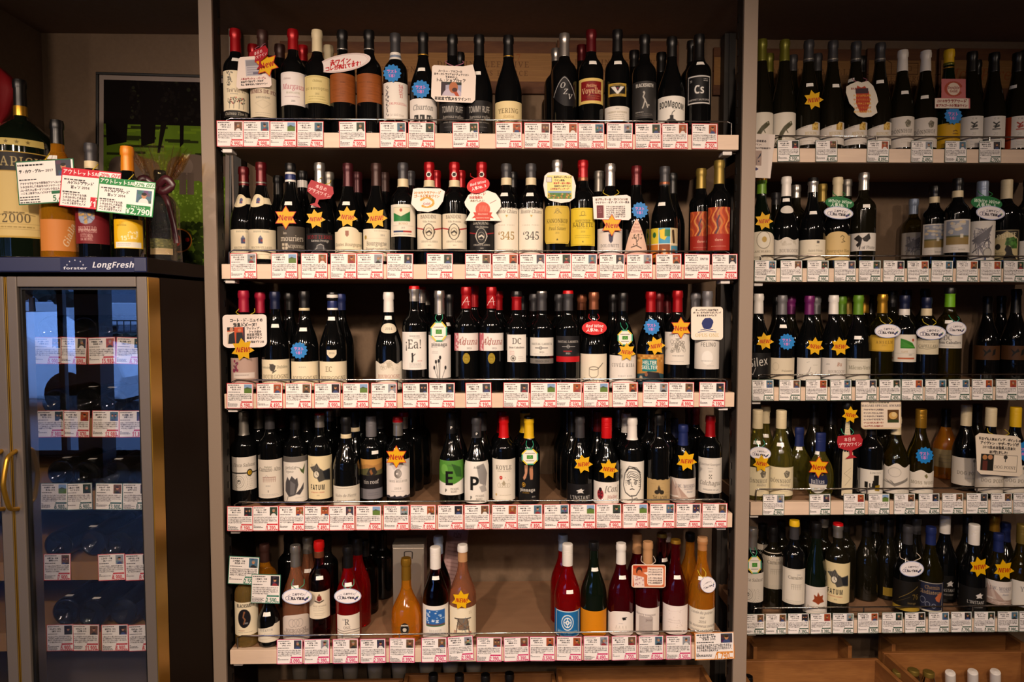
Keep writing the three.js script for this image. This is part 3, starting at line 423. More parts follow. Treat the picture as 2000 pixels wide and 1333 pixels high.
bottle('L3', 596, 570, 'g', { cap: 'black:602', band: 'cream:602:607', st: [[592, 644]], d: 'plain cream label and black ringed capsule', lab: [707, 764, crm, bourg(() => T('* * * *', .42, .22, .09, '#777'))] });
bottle('L3', 651, 572, 'g', { cap: 'black:575', band: 'white:576:582,black:582:588,navyblue:588:602,white:602:606', st: [[647, 623]], d: 'cream monogram label and blue-white banded neck', labs: [[707, 764, crm, bourg(() => T('EC', .35, .26, .2, '#665a44', 's'))], [684, 700, '#d8ccb0', () => T('2014', .5, .4, .26, '#555', 's'), 'crest', 20, -4]] });
bottle('L3', 760, 572, 'g', { cap: 'white:610', st: [[758, 621]], d: 'scalloped white lace label and white capsule', labs: [[703, 768, '#dfd6c6', () => { for (let i = 0; i < 26; i++) Ci(rr(.12, .88), rr(.05, .32), rr(.02, .05), '#a59c8a', .01); Po([[.4, .1], [.6, .1], [.5, .3]], '#b5ab98'); T('BOURGOGNE', .5, .56, .14, '#9a6a60', 's'); Tx(.25, .7, .5, 2, .1, '#998f80', .012); }, 'wave'], [632, 652, '#dcd2bc', () => T('2014', .5, .55, .2, '#555', 's'), 'oval', 62]] });
bottle('L3', 810, 560, 'b', { cap: 'silver:589,bright:565', d: 'white label with big exclaimed lettering', lab: [649, 723, '#e8e2dc', () => { Tx(.3, .1, .45, 1, .05, '#555', .015); Tx(.45, .15, .35, 1, .05, '#777', .012); T('¡Ea!', .45, .33, .38, '#1a1918', 's'); Ci(.42, .58, .035, '#222'); Ln([[.42, .62], [.43, .74], [.41, .78]], '#222', .06); Ln([[.44, .64], [.53, .58]], '#222', .025); Tx(.62, .76, .2, 1, .1, '#a55', .014); Tx(.3, .82, .55, 4, .035, '#777', .01); }] });
bottle('L3', 859, 569, 's', { cap: 'silver:614', st: [[876, 634]], d: 'tall white thistle-sketch label', lab: [655, 739, '#e4ded8', () => { T('pinuaga', .48, .21, .18, '#333', 'S'); Tx(.15, .28, .3, 1, .05, '#999', .014); Tx(.15, .38, .3, 2, .035, '#999', .012); for (const [x, y] of [[.34, .62], [.52, .52], [.46, .6], [.26, .76], [.76, .76]]) { Ln([[.5 + (x - .5) * .4, 1], [x, y]], '#2a2a2a', .014); Ci(x, y, .045, '#1f1e20', 0, .065); } }, 'rect', 70] });
for (const [x, w] of [[911, 'left'], [960, 'right']]) {
  const g = bottle('L3', x, 562, 'b', { cap: 'red:603', d: `gold medal below red-script label, ${w} twin`, labs: [[651, 686, '#e6dfda', () => { Rc(0, 0, .17, 1, '#c06a74'); for (let i = 0; i < 10; i++) Ci(rr(0, .16), rr(0, 1), .04, '#e0c4c4'); T('Aduna', .56, .5, .26, '#8a4640', 'i', { sx: 1.1 }); Ln([[.2, .6], [.36, .2], [.42, .7]], '#8a4640', .012); T('RIOJA', .62, .86, .07, '#666'); }], [690, 711, '#8a7418', () => { Ci(.5, .5, .46, '#c0a838', .05); Ci(.5, .5, .3, '#a8902c', .04); Txc(.5, .5, .4, 2, .1, '#d0bc58', .05); }, 'oval', 17]] });
  const rect = labelAtlas.add(60, 70, '#a00a14', () => { Ln([[.1, .92], [.62, .12], [.72, .9]], '#e6dcd8', .05); Ln([[.2, .62], [.85, .55]], '#e6dcd8', .04); });
  const Hb = at(x, 562, -0.05).y - shelves.L3.y, pr = profile('b', TYPES.b, Hb), yb = at(x, 588, -0.035).y - shelves.L3.y;
  mesh('neck_print', patch(pr, yb - 0.016, yb + 0.016, -1.1, 1.1, rect, 'rect', 0.0011, 10, 3), rect.mat, g);
}
bottle('L3', 1009, 570, 'b', { r: 36, cap: 'red:606,black:580', d: 'narrow white label with double initials', lab: [654, 708, '#e6e0d8', () => { T('DC', .5, .24, .36, '#2c2a28', 's'); T('Dom Caballero', .5, .46, .11, '#2c2a28', 'S'); Tx(.12, .6, .3, 3, .06, '#a55', .012); Ci(.32, .86, .12, '#55524a', .03); Ci(.32, .86, .06, '#55524a'); Tx(.58, .8, .3, 3, .06, '#888', .012); }, 'rect', 50] });
bottle('L3', 1058, 570, 'b', { r: 36, cap: 'grey:607,silver:573', d: 'white label over a grey strip', labs: [[660, 696, '#e2ddd4', () => { T('PASCUAL LARRIETA', .5, .34, .1, '#333', 's'); Ln([[.22, .56], [.75, .56]], '#444', .02); Ci(.45, .56, .05, '#555', .015); T('RIOJA', .5, .78, .07, '#444'); Tx(.15, .88, .7, 1, .1, '#888', .01); }], [701, 711, '#77736e', () => T('CRIANZA 2014', .5, .5, .09, '#2a2826', 'n')]] });
bottle('L3', 1109, 569, 'b', { r: 36, cap: 'grey:607,bright:574', d: 'black label over a red strip', labs: [[657, 708, '#1d1c1f', () => { T('PASCUAL LARRIETA', .5, .2, .1, '#c9c4bc', 's'); Ln([[.25, .4], [.8, .4]], '#bbb', .02); Ci(.5, .4, .05, '#bbb', .015); Rc(.3, .56, .36, .04, '#a02428'); T('RIOJA', .5, .67, .065, '#c9c4bc'); Rc(0, .78, 1, .22, '#b8141c'); }]] });
bottle('L3', 1159, 572, 'g', { cap: 'copper:605', d: 'cream label sketching a saucepan', lab: [692, 760, '#e4dac6', () => { Ln([[.34, .42], [.34, .62], [.42, .68], [.6, .66], [.66, .6], [.66, .4]], '#4a443c', .014); Ci(.5, .41, .16, '#4a443c', .014, .045); Ln([[.66, .42], [.86, .26]], '#4a443c', .02); T('Copper Pot', .5, .76, .17, '#6a5f50', 'i'); Tx(.3, .9, .4, 1, .1, '#998f7c'); }] });
bottle('L3', 1216, 573, 'g', { cap: 'black:608', d: 'white spaced-lettering label, starred', lab: [695, 760, '#e2dcd6', () => { T('CUVÉE RIBA', .52, .3, .125, '#4a4642', 's', { sp: .022 }); T('PINOT NOIR', .6, .62, .07, '#777', 's', { sp: .015 }); T('2014', .62, .74, .06, '#777'); }] });
bottle('L3', 1270, 571, 'g', { cap: 'red:610', d: 'colourful label with teal title panel', lab: [693, 752, '#b8803c', () => { for (let i = 0; i < 30; i++) Rc((i % 10) * .1, .02 + Math.floor(i / 10) * .08, .085, .07, ['#c98a34', '#a8702c', '#d0a050'][i % 3]); Rc(.18, .16, .54, .4, '#14787c'); T('HELTER', .45, .27, .15, '#e6dfd2', 'N'); T('SKELTER', .45, .44, .15, '#e6dfd2', 'N'); Po([[0, .7], [.3, .62], [.7, .6], [1, .7], [1, 1], [0, 1]], '#2c4a54'); Po([[.2, .72], [.4, .56], [.8, .6], [.95, .9], [.5, .8]], '#23242a'); Ci(.34, .66, .06, '#8a5a40'); Ci(.12, .8, .08, '#b4a08c'); }] });
bottle('L3', 1322, 569, 'b', { r: 38, cap: 'red:610', d: 'white label engraved with grapes', lab: [649, 713, '#ddd6cc', () => { T('INTENSO', .5, .1, .1, '#777', 's', { sp: .03 }); for (let i = 0; i < 34; i++) Ci(rr(.25, .78), rr(.26, .6), rr(.03, .06), '#7a756c', .012); Po([[.4, .2], [.6, .18], [.5, .3]], '#99948a'); Tx(.3, .72, .5, 1, .1, '#666', .016); Tx(.2, .9, .6, 1, .05, '#999', .012); }] });
bottle('L3', 1380, 570, 'b', { cap: 'midgrey:614', st: [], d: 'grey-white label with a faint dome', lab: [662, 722, '#d8d2ca', () => { T('FELINO', .55, .2, .17, '#3a3836', 'n', { sp: .012 }); Ci(.5, .62, .22, '#e6e2dc'); Tx(.25, .72, .5, 1, .1, '#888', .014); Tx(.5, .88, .3, 1, .1, '#999'); }] });
rear('L3', [[510, 572, 'g', 'pinkred:612', 60], [566, 573, 'g', 'black:606', 85], [667, 575, 'g', 'navyblue:606', 60], [823, 562, 'b', 'silver:592,red:566', 85], [832, 567, 'b', 'dullsilver:596', 170], [878, 576, 'b', 'black:618', 90], [926, 559, 'b', 'red:600', 100], [973, 570, 'b', 'red:606', 100], [1043, 575, 'b', 'grey:608', 90], [1092, 576, 'b', 'grey:608', 90], [1136, 576, 'g', 'copper:606', 90], [1197, 576, 'g', 'black:610', 90], [1286, 573, 'g', 'darkred:610', 90], [1301, 572, 'b', 'darkred:612', 90], [1357, 573, 'b', 'midgrey:614', 90], [1421, 577, 'b', 'grey:612', 150], [1022, 578, 'b', 'black:606', 110]]);
// left bay, fourth shelf
const lace = () => { T('Finca Salazar', .52, .24, .155, '#6a645c', 'i'); for (let k = 0; k < 9; k++) for (let i = 0; i < 40; i++) { const a = i / 40 * 6.28; const x = .3 + .07 * k * Math.cos(a), y = .74 + .075 * k * Math.sin(a) * .8; if (y > .53) Ci(x, y, .011, k % 2 ? '#5a564f' : '#a39d92'); } Ci(.3, .72, .03, '#333'); };
bottle('L4', 478, 806, 'b', { b: 989, cap: 'dullsilver:851', d: 'white label with grey lace pattern', lab: [894, 959, '#ddd6cb', () => { lace(); Rc(0, .46, 1, .035, '#33302c'); Ci(.74, .475, .12, '#2a2620'); Ci(.74, .475, .085, '#c49a1c'); T('q', .74, .46, .14, '#3a2e10', 'i'); }] });
bottle('L4', 529, 800, 'b', { b: 990, cap: 'grey:839,maroon:810', d: 'cream label sketching a colonnade', lab: [899, 974, '#e2d9cb', () => { T('Bodegas', .42, .19, .08, '#665', 'i'); T('Camino Alto', .48, .26, .165, '#3c3832', 's'); for (let i = 0; i < 7; i++) Ln([[.22 + i * .08, .46], [.22 + i * .08, .58]], '#8a5a50', .012); Ln([[.2, .46], [.72, .46]], '#8a5a50', .014); Ln([[.2, .52], [.72, .52]], '#a08078', .01); Ln([[.28, .46], [.36, .4], [.44, .46]], '#777', .01); T('ROBLE', .42, .68, .06, '#777'); Ln([[.42, .8], [.42, .84]], '#333', .02); Tx(.12, .9, .76, 2, .035, '#999', .01); }] });
bottle('L4', 578, 810, 'b', { b: 990, cap: 'black:840', d: 'grey tulip and small bird label', lab: [893, 982, '#e2dcd2', () => { Rc(0, 0, 1, .12, '#605c58'); T('petola', .3, .23, .16, '#77736c', 's'); T('organic', .26, .32, .1, '#8a867e', 'i'); Po([[.06, .58], [.16, .44], [.26, .52], [.36, .42], [.5, .5], [.58, .46], [.62, .62], [.5, .84], [.24, .88], [.04, .76]], '#4c4a4c'); Po([[.3, .52], [.5, .6], [.46, .82], [.28, .84]], '#6c6a6c'); Po([[.5, .82], [.72, .7], [.86, .58], [.84, .72], [.68, .84]], '#47454a'); Ln([[.2, .86], [.1, 1]], '#444', .02); Po([[.66, .24], [.8, .3], [.94, .16], [.9, .3], [.86, .4], [.74, .34]], '#4a5a34'); Ln([[.66, .25], [.52, .22]], '#333', .012); Tx(.5, .9, .35, 1, .1, '#aaa'); }] });
const fatum = () => { Po([[.06, .26], [.3, .22], [.38, .16], [.5, .28], [.64, .34], [.94, .3], [.96, .58], [.7, .56], [.46, .6], [.34, .44]], '#46443f'); Po([[.62, .36], [.95, .32], [.96, .56], [.7, .54]], '#23262a'); Ci(.36, .42, .12, '#d8d0bc'); Ci(.36, .42, .12, '#3a3834', .025); Ln([[.36, .42], [.36, .36]], '#333', .012); Ln([[.36, .42], [.42, .44]], '#333', .012); for (let i = 0; i < 5; i++) Ln([[.12 + i * .08, .18 + i * .012], [.2 + i * .07, .34]], '#8a857a', .014); T('FATUM', .4, .73, .19, '#1d1b19', 'N', { sp: .03, sx: .82, sy: 1.25 }); T('MONASTRELL ORGANIC', .4, .84, .055, '#9a3028', 'n'); T('2016', .42, .91, .05, '#333', 'n'); };
bottle('L4', 626, 808, 'b', { b: 990, cap: 'silver:836,bright:812', d: 'cream label of a hand wearing a watch', lab: [892, 976, '#e0d0a8', fatum] });
bottle('L4', 677, 815, 'g', { b: 999, cap: 'black:849', band: 'cream:849:857', d: 'off-white label on a short sloping bottle', lab: [951, 996, '#d9d2c2', () => { Tx(.1, .08, .7, 1, .1, '#8a8478'); T('Nuits de Pierre', .46, .42, .12, '#777068', 'i'); T('PINOT NOIR', .5, .68, .1, '#4c4842', 's', { sp: .015 }); Ln([[.1, .56], [.9, .52]], '#b5ad9c', .006); }] });
bottle('L4', 726, 813, 's', { b: 988, cap: 'midgrey:854:ribs', st: [[732, 884]], d: 'black and silver barn label', lab: [898, 976, '#1f1d1f', () => { Rc(0, 0, 1, .3, '#c08f4c'); Po([[0, .2], [.3, .12], [.6, .16], [1, .08], [1, .34], [0, .34]], '#a87a44'); Po([[0, .3], [.35, .22], [.6, .3], [1, .26], [1, .44], [0, .44]], '#5d5a3a'); Po([[.28, .38], [.42, .22], [.66, .2], [.78, .34], [.6, .42]], '#2c2824'); Po([[.42, .3], [.5, .24], [.58, .36], [.5, .4]], '#8a5a34'); Rc(0, .4, 1, .34, '#1a181b'); T('tin', .27, .57, .2, '#c8c4be', 's'); T('roof', .64, .57, .2, '#e0dcd6', 's'); Rc(0, .74, 1, .26, '#77757a'); Tx(.35, .84, .5, 2, .05, '#4c4a50', .012); }] });
bottle('L4', 778, 815, 'b', { b: 990, cap: 'silver:852,red:826', d: 'white rose-swirl label over vineyard silhouettes', lab: [899, 974, '#e8e0da', () => { for (let k = 0; k < 4; k++) Ci(.46 + .012 * k, .36, .05 + .03 * k, '#55504c', .02); T('CHÂTEAU', .5, .5, .05, '#777', 's', { sp: .01 }); T('CROIX BELLEVUE', .5, .57, .09, '#4a4642', 's', { sp: .006 }); T('2016', .5, .74, .1, '#555', 's', { sp: .02 }); Tx(.2, .82, .6, 1, .1, '#999'); Po([[0, 1], [0, .97], [.1, .93], [.16, .97], [.3, .95], [.36, .91], [.42, .96], [.6, .94], [.7, .97], [.84, .93], [.92, .96], [1, .94], [1, 1]], '#2a2830'); }] });
const ramo = (green) => () => { if (green) { Po([[0, 0], [1, 0], [1, .5], [.86, .6], [.6, .68], [.3, .66], [0, .58]], '#4f8a34'); Po([[.5, .08], [.9, .2], [.96, .5], [.7, .46]], '#2f5c24'); Ci(.2, .25, .16, '#6aa548'); } else { Po([[.5, .1], [.8, .05], [.98, .3], [.9, .6], [.62, .52]], '#8f8c8a'); Po([[.6, .6], [.85, .55], [.95, .72], [.7, .74]], '#a8a5a2'); } T(green ? 'verdejo' : 'Bobal', .5, .14, .09, '#333', 'i'); T(green ? 'E' : 'P', .4, .52, green ? .6 : .62, '#121211', 'N', { sx: 1.2 }); T('P', .28, .86, .15, '#121211', 'N'); T('PICARAL', .64, .83, .085, '#6a6660', 's'); T('RAMO', .6, .9, .085, '#6a6660', 's'); };
bottle('L4', 882, 806, 'g', { r: 39, b: 990, cap: 'black:848', d: 'green leaf label with large block letter', lab: [901, 968, '#e6e2da', ramo(true)] });
bottle('L4', 931, 816, 'g', { r: 39, b: 992, cap: 'grey:856', d: 'white label with large letter and grey leaves', lab: [903, 984, '#e6e2da', ramo(false)] });
for (const [x, py] of [[882, 836], [931, 848]]) {
  const rect = labelAtlas.add(24, 28, '#1a1a1c', () => { T('P', .5, .5, .95, '#e6e2dc', 'N'); }), g = scene.children[scene.children.length - (x === 882 ? 2 : 1)], z = g.position.z, y = at(x, py, z + NECK).y - g.position.y;
  const r = 0.0165; const geo = patch([[r, y - 0.02], [r, y + 0.02]], y - 0.007, y + 0.007, -0.35, 0.45, rect, 'rect', 0.0003, 8, 1); mesh('neck_letter', geo, rect.mat, g);
}
bottle('L4', 984, 814, 'b', { b: 988, cap: 'bright:856', d: 'white label with red dot over hills', lab: [898, 979, '#e4ddcf', () => { T('KOYLE', .5, .2, .2, '#33302a', 's', { sp: .012 }); T('GRAN RESERVA', .5, .28, .06, '#8a8474', 's', { sp: .01 }); Ci(.38, .44, .06, '#b8201c'); Ci(.38, .44, .02, '#e0d8c8'); for (const [x, y] of [[.56, .44], [.7, .5], [.3, .56]]) Ci(x, y, .012, '#8a8474'); for (let i = 0; i < 5; i++) Ci(.3 + i * .1, .63, .07, '#b5ac98', .015); Po([[.42, .58], [.5, .5], [.58, .58], [.5, .64]], '#a79c84'); Ci(.16, .86, .04, '#c0a060'); Tx(.3, .86, .55, 1, .1, '#a59c88', .014); }] });
bottle('L4', 1033, 814, 'b', { r: 35, b: 988, cap: 'yellow:857,black:819', d: 'bare-feet picture and yellow capsule', lab: [905, 984, '#121113', () => { Po([[.28, .06], [.46, .04], [.42, .26], [.36, .38], [.26, .44], [.2, .38], [.3, .26]], '#c08a6a'); Po([[.52, .06], [.68, .08], [.7, .28], [.68, .42], [.56, .42], [.52, .26]], '#b57c5c'); Ci(.24, .55, .08, '#c9962a', .03); Ci(.24, .55, .04, '#c9962a'); T('pinuaga', .42, .68, .19, '#dcd8d0', 'S'); T('LA SENDA', .34, .76, .08, '#c9962a', 'n'); T('2016', .72, .86, .08, '#c9c4bc', 'n'); Tx(.6, .92, .3, 1, .1, '#888'); }, 'rect', 64] });
bottle('L4', 1132, 814, 'g', { b: 991, cap: 'grey:856', d: 'black label with white leaping animal', lab: [947, 988, '#161517', () => { Po([[.36, .32], [.48, .26], [.56, .2], [.6, .28], [.68, .26], [.6, .36], [.66, .46], [.54, .42], [.4, .46], [.44, .38]], '#d0ccc6'); T("L'INSTANT", .52, .66, .16, '#d0ccc6', 'n', { sp: .01 }); T('PINOT NOIR', .52, .84, .09, '#b5b0aa', 'n', { sp: .01 }); }] });
bottle('L4', 1184, 816, 'g', { b: 992, cap: 'bright:857:ribs', d: 'white ladybird label and red screwcap', lab: [943, 991, '#e6e0d8', () => { T('[Cox]', .72, .3, .24, '#4a4640', 'i'); Ci(.26, .55, .13, '#9a2834', 0, .15); Ln([[.26, .34], [.26, .78]], '#2a1a1c', .02); for (const [x, y] of [[.2, .48], [.32, .5], [.21, .64], [.31, .66]]) Ci(x, y, .025, '#2a1a1c'); Ci(.26, .34, .06, '#2a1a1c'); T('Malbec', .74, .64, .13, '#8a4a48', 'i'); T('lot', .74, .88, .07, '#555'); }] });
bottle('L4', 1234, 817, 'b', { r: 38, b: 990, cap: 'white:860', d: 'ink-drawn face inside a rose', lab: [903, 990, '#e6e2d8', () => { const k = '#2c2a2a'; for (let q = 0; q < 9; q++) Ln([[.2 + rr(0, .1), .22 + q * .05], [.4 + rr(-.05, .05), .12 + q * .045 + rr(-.03, .03)], [.66, .16 + q * .05 + rr(-.03, .03)], [.88, .28 + q * .04]], k, rr(.01, .022)); Ln([[.16, .4], [.12, .58], [.22, .74], [.42, .82], [.66, .8], [.84, .66], [.88, .42], [.8, .24], [.56, .14], [.34, .16], [.2, .28], [.16, .4]], k, .028); Rc(.26, .4, .5, .3, '#e6e2d8'); Ln([[.3, .46], [.44, .42]], k, .03); Ln([[.56, .42], [.72, .45]], k, .03); Ci(.37, .5, .05, k, .02); Ci(.63, .5, .05, k, .02); Ci(.37, .5, .02, k); Ci(.63, .5, .02, k); Ln([[.48, .48], [.46, .58], [.52, .59]], k, .014); Ln([[.42, .66], [.5, .64], [.58, .66]], k, .025); Ln([[.48, .8], [.52, .92], [.46, .98]], k, .02); Ln([[.52, .9], [.68, .86], [.76, .92]], k, .02); }] });
bottle('L4', 1286, 811, 's', { r: 36, b: 993, cap: 'black:832', d: 'torn kraft-brown label', lab: [937, 993, '#b59a6a', () => { Po([[.5, .22], [.56, .36], [.6, .46], [.44, .48], [.46, .34]], '#2a241c'); Ci(.42, .5, .1, '#2a241c', 0, .07); Ci(.62, .5, .1, '#2a241c', 0, .07); T('THE LACKEY', .56, .72, .14, '#2f281e', 'n', { sy: 1.4, sx: .85 }); for (let i = 0; i < 20; i++) Rc(rr(0, .9), rr(0, 1), rr(.05, .3), .012, 'rgba(90,70,40,.25)'); }, 'torn'] });
const sails = () => { Rc(0, 0, 1, .55, '#d8cfc6'); Po([[.05, .05], [.4, .7], [0, .75]], '#b59c90'); Po([[.12, 0], [.62, .82], [.36, .86]], '#c4b0a4'); Po([[.3, .3], [.8, .9], [.5, .95]], '#ae9488'); Rc(0, .78, 1, .22, '#9a8478'); for (let i = 0; i < 10; i++) Ln([[rr(0, .8), rr(.7, 1)], [rr(.2, 1), rr(.8, 1)]], '#cdbcb0', .012); T('J.W. MORRIS', .62, .3, .13, '#3a3a4a', 's', { sp: .004 }); T('CALIFORNIA', .72, .44, .06, '#667', 's'); T('Merlot', .76, .54, .08, '#556', 'i'); };
bottle('L4', 1333, 831, 'g', { b: 989, cap: 'navyblue:871', d: 'white label of pale sails', lab: [936, 989, '#dcd4cc', sails] });
bottle('L4', 1386, 813, 'b', { b: 984, cap: 'red:854', d: 'white script label and red capsule at right end', lab: [896, 965, '#e2dcd2', () => { T('Cabernet Sauvignon', .5, .18, .1, '#8a8480', 'i'); T('Reserva', .5, .28, .06, '#888', 's'); T('2017', .5, .37, .07, '#666'); for (const [x, y] of [[.46, .48], [.54, .48], [.5, .52], [.46, .56], [.54, .56]]) Ci(x, y, .018, '#3a3834'); T('Colchagua', .5, .72, .2, '#55504a', 'i'); T('DOMAINE DU LAC', .54, .9, .08, '#555', 's'); Fr(.03, .03, .94, .94, '#bdb5a8', .008); }] });
rear('L4', [[507, 799, 'b', 'dullsilver:838', 80], [551, 803, 'b', 'maroon:836', 170], [600, 801, 'b', 'black:840', 85], [644, 801, 'b', 'silver:824,red:803', 85], [659, 797, 'b', 'silver:814', 170], [694, 805, 'g', 'black:836', 85, { band: 'cream:836:844' }], [706, 803, 'g', 'black:825', 170], [742, 803, 's', 'grey:838', 85], [789, 806, 'b', 'silver:838,red:815', 85], [806, 799, 'b', 'grey:816', 165], [822, 796, 'b', 'grey:812', 245], [892, 801, 'g', 'black:838', 80], [942, 806, 'g', 'grey:842', 80], [980, 805, 'b', 'red:846', 80], [1025, 803, 'b', 'yellow:846,black:808', 80], [1118, 803, 'g', 'black:845', 85], [1109, 799, 'g', 'black:838', 170], [1103, 797, 'g', 'black:832', 250], [1167, 804, 'g', 'darkred:844', 85], [1158, 799, 'g', 'darkred:836', 170], [1222, 808, 'b', 'white:846', 80], [1209, 800, 'b', 'dullsilver:836', 165], [1268, 801, 'b', 'black:818', 80], [1300, 805, 's', 'black:818', 80], [1314, 818, 'g', 'navy:856', 80], [1356, 798, 'b', 'darkred:830', 170], [1370, 803, 'b', 'red:842', 85], [560, 797, 'b', 'black:830', 250], [612, 797, 'b', 'black:830', 250], [1253, 800, 'b', 'black:830', 250], [1345, 797, 'b', 'darkred:828', 250], [1410, 800, 'b', 'black:830', 240]]);

// left bay, lowest shelf
bottle('L5', 482, 1096, 'b', { r: 34, b: 1267, gl: 'straw', cap: 'dullsilver:1126', d: 'black oval picture on cream label', lab: [1178, 1243, crm, () => { T('BLACKSMITH', .48, .1, .16, '#232120', 'N', { sx: .8 }); Ci(.42, .48, .27, '#1b181c', 0, .33); Ln([[.42, .32], [.38, .44], [.46, .52], [.4, .64]], '#8a5a3c', .06); Ci(.43, .3, .04, '#8a5a3c'); Rc(.44, .6, .14, .05, '#777'); Tx(.15, .84, .3, 1, .1, '#8a4a3c', .014); Tx(.15, .9, .7, 1, .1, '#8d8678'); }] });
bottle('L5', 525, 1150, 'g', { r: 32, b: 1267, cap: 'black:1172', st: [[521, 1201]], d: 'small half-bottle white label', lab: [1222, 1256, '#e2d8c4', () => { T('ESTAVIN', .4, .3, .1, '#666', 's', { sp: .03 }); Tx(.3, .48, .4, 2, .12, '#999'); Ln([[.02, .86], [.98, .7]], '#b5a890', .01); }, 'tilt'] });
bottle('L5', 579, 1066, 'g', { b: 1262, gl: 'rose', cap: 'silver:1109', st: [[576, 1149]], d: 'grey medallion label and rosé glass', lab: [1202, 1259, '#cdbfb4', () => { for (const x of [.36, .5, .64]) Ci(x, .3, .12, '#9a8f88', .015); T('BOURGOGNE', .5, .56, .13, '#5a4f4a', 's'); T('PASSETOUTGRAIN', .5, .68, .12, '#5a4f4a', 's'); Tx(.2, .82, .6, 2, .08, '#998f88'); }, 'arch'] });
bottle('L5', 625, 1058, 'b', { r: 33, b: 1257, gl: 'plum', cap: 'copper:1091,wax:1079', st: [[624, 1129]], d: 'red crest label and red wax cap', lab: [1157, 1210, '#e0d4bc', () => { Po([[.38, .3], [.42, .16], [.58, .16], [.62, .3], [.5, .36]], '#7c2a24'); Ln([[.3, .34], [.5, .4], [.7, .34]], '#4a3a30', .05); Po([[.44, .15], [.5, .07], [.56, .15]], '#6a4a30'); T('Petit Aroméi', .5, .53, .11, '#8a7c6c', 'i'); Tx(.2, .62, .6, 2, .07, '#998c78', .01); Tx(.25, .8, .5, 2, .06, '#887c6c', .01); }, 'rect', 64] });
bottle('L5', 681, 1068, 'g', { r: 39, b: 1258, gl: 'red', cap: 'black:1111', st: [[680, 1144]], d: 'white wave-line label and bright red glass', lab: [1203, 1256, '#e4dacb', () => { T('R', .44, .26, .32, '#2a2626', 's'); T('LE', .3, .16, .09, '#555', 's'); T('OSÉ', .44, .48, .16, '#3a3434', 's'); for (let q = 0; q < 2; q++) Ln([[0, .56 + q * .09], [.3, .62 + q * .09], [.6, .58 + q * .09], [1, .66 + q * .09]], '#6a605c', .02); T('R', .24, .86, .16, '#2a2626', 's'); Tx(.34, .88, .4, 1, .1, '#555', .02); }, 'rect', 58] });
bottle('L5', 794, 1091, 'm', { r: 46, b: 1259, gl: 'amber', cap: 'gold:1135', d: 'round black seal on squat golden glass', lab: [1218, 1241, '#17140f', () => { Ci(.5, .5, .47, '#e0d8c8', .03); T('MIRAVAL', .5, .2, .2, '#e6dfd0', 'N'); Ci(.5, .56, .22, '#d0c8b8'); Ci(.5, .56, .12, '#8a8478', .03); Txc(.5, .85, .5, 1, .1, '#ccc', .05); }, 'oval', 17, -6] });
bottle('L5', 851, 1069, 'g', { b: 1257, gl: 'plum', cap: 'white:1113:ribs', st: [[851, 1133]], d: 'blue cloud picture label', lab: [1185, 1256, '#e6e0d6', () => { Rc(.12, .12, .76, .46, '#2c62a8'); for (let i = 0; i < 26; i++) Ci(rr(.14, .86), rr(.15, .5), rr(.02, .07), i % 3 ? '#cdd8e6' : '#8fb0d6', 0, .02); Rc(.12, .53, .76, .06, '#6a4a44'); Rc(.12, .57, .76, .03, '#3c6a4a'); T('ROSSESE', .5, .72, .08, '#888', 's', { sp: .02 }); Tx(.3, .8, .4, 2, .06, '#aaa', .01); }] });
bottle('L5', 904, 1065, 'g', { r: 42, b: 1255, gl: 'rose', cap: 'tan:1099,white:1080', d: 'winged-machine sketch label and white bulb stopper', lab: [1189, 1255, '#e8dcc0', () => { Ln([[.2, .34], [.8, .34]], '#4a4038', .03); Rc(.34, .36, .34, .34, '#7a6c5c'); Ln([[.34, .36], [.26, .8]], '#3a322c', .03); Ln([[.66, .36], [.74, .78]], '#3a322c', .03); for (let i = 0; i < 16; i++) Ln([[rr(.24, .76), rr(.3, .8)], [rr(.24, .76), rr(.3, .8)]], ['#4a4038', '#8a5a3c', '#5a6a78'][i % 3], .012); Rc(.16, .72, .1, .12, '#c09a84'); Rc(.72, .78, .1, .1, '#b0584a'); T('11', .78, .16, .12, '#b5a88c'); Tx(.2, .92, .5, 1, .1, '#998'); }] });
bottle('L5', 1108, 1063, 'g', { b: 1251, gl: 'red', cap: 'white:1107:ribs', st: [[1113, 1156]], d: 'blue label with white ring maze', lab: [1195, 1250, '#1c6aa8', () => { Fr(.02, .02, .96, .96, '#e0e0e0', .03); for (const r of [.05, .14, .22]) Ci(.5, .44, r, '#e4e4e4', r === .05 ? .05 : .035); for (const a of [0, 1.57, 3.14, 4.71]) Ln([[.5 + .08 * Math.cos(a), .44 + .1 * Math.sin(a)], [.5 + .12 * Math.cos(a), .44 + .15 * Math.sin(a)]], '#e4e4e4', .04); T('blaue marie', .5, .8, .12, '#d8e4ec', 's', { sp: .01 }); Txc(.5, .9, .3, 1, .1, '#c0d4e4', .016); }] });
bottle('L5', 1159, 1059, 'g', { r: 41, b: 1251, gl: 'g', cap: 'black:1077', st: [[1162, 1117]], d: 'plain orange label and crown cap', lab: [1195, 1250, '#cc8010', () => { for (let i = 0; i < 50; i++) Rc(rr(0, .95), rr(0, 1), .06, .006, 'rgba(150,80,0,.3)'); }] });
bottle('L5', 1212, 1062, 'g', { b: 1249, gl: 'magenta', cap: 'white:1104', st: [[1216, 1131]], d: 'white label with small black bird', lab: [1195, 1248, '#e6ded6', () => { Po([[.54, .28], [.66, .24], [.7, .34], [.58, .36]], '#222'); Ln([[.56, .26], [.72, .26]], '#222', .02); for (const a of [.3, .42, .54, .66]) Ln([[a, .72], [a + .03, .58], [a + .06, .72]], '#aaa098', .008); Txc(.5, .48, .16, 1, .1, '#999'); Txc(.5, .82, .4, 2, .06, '#bbb', .01); }, 'bump'] });
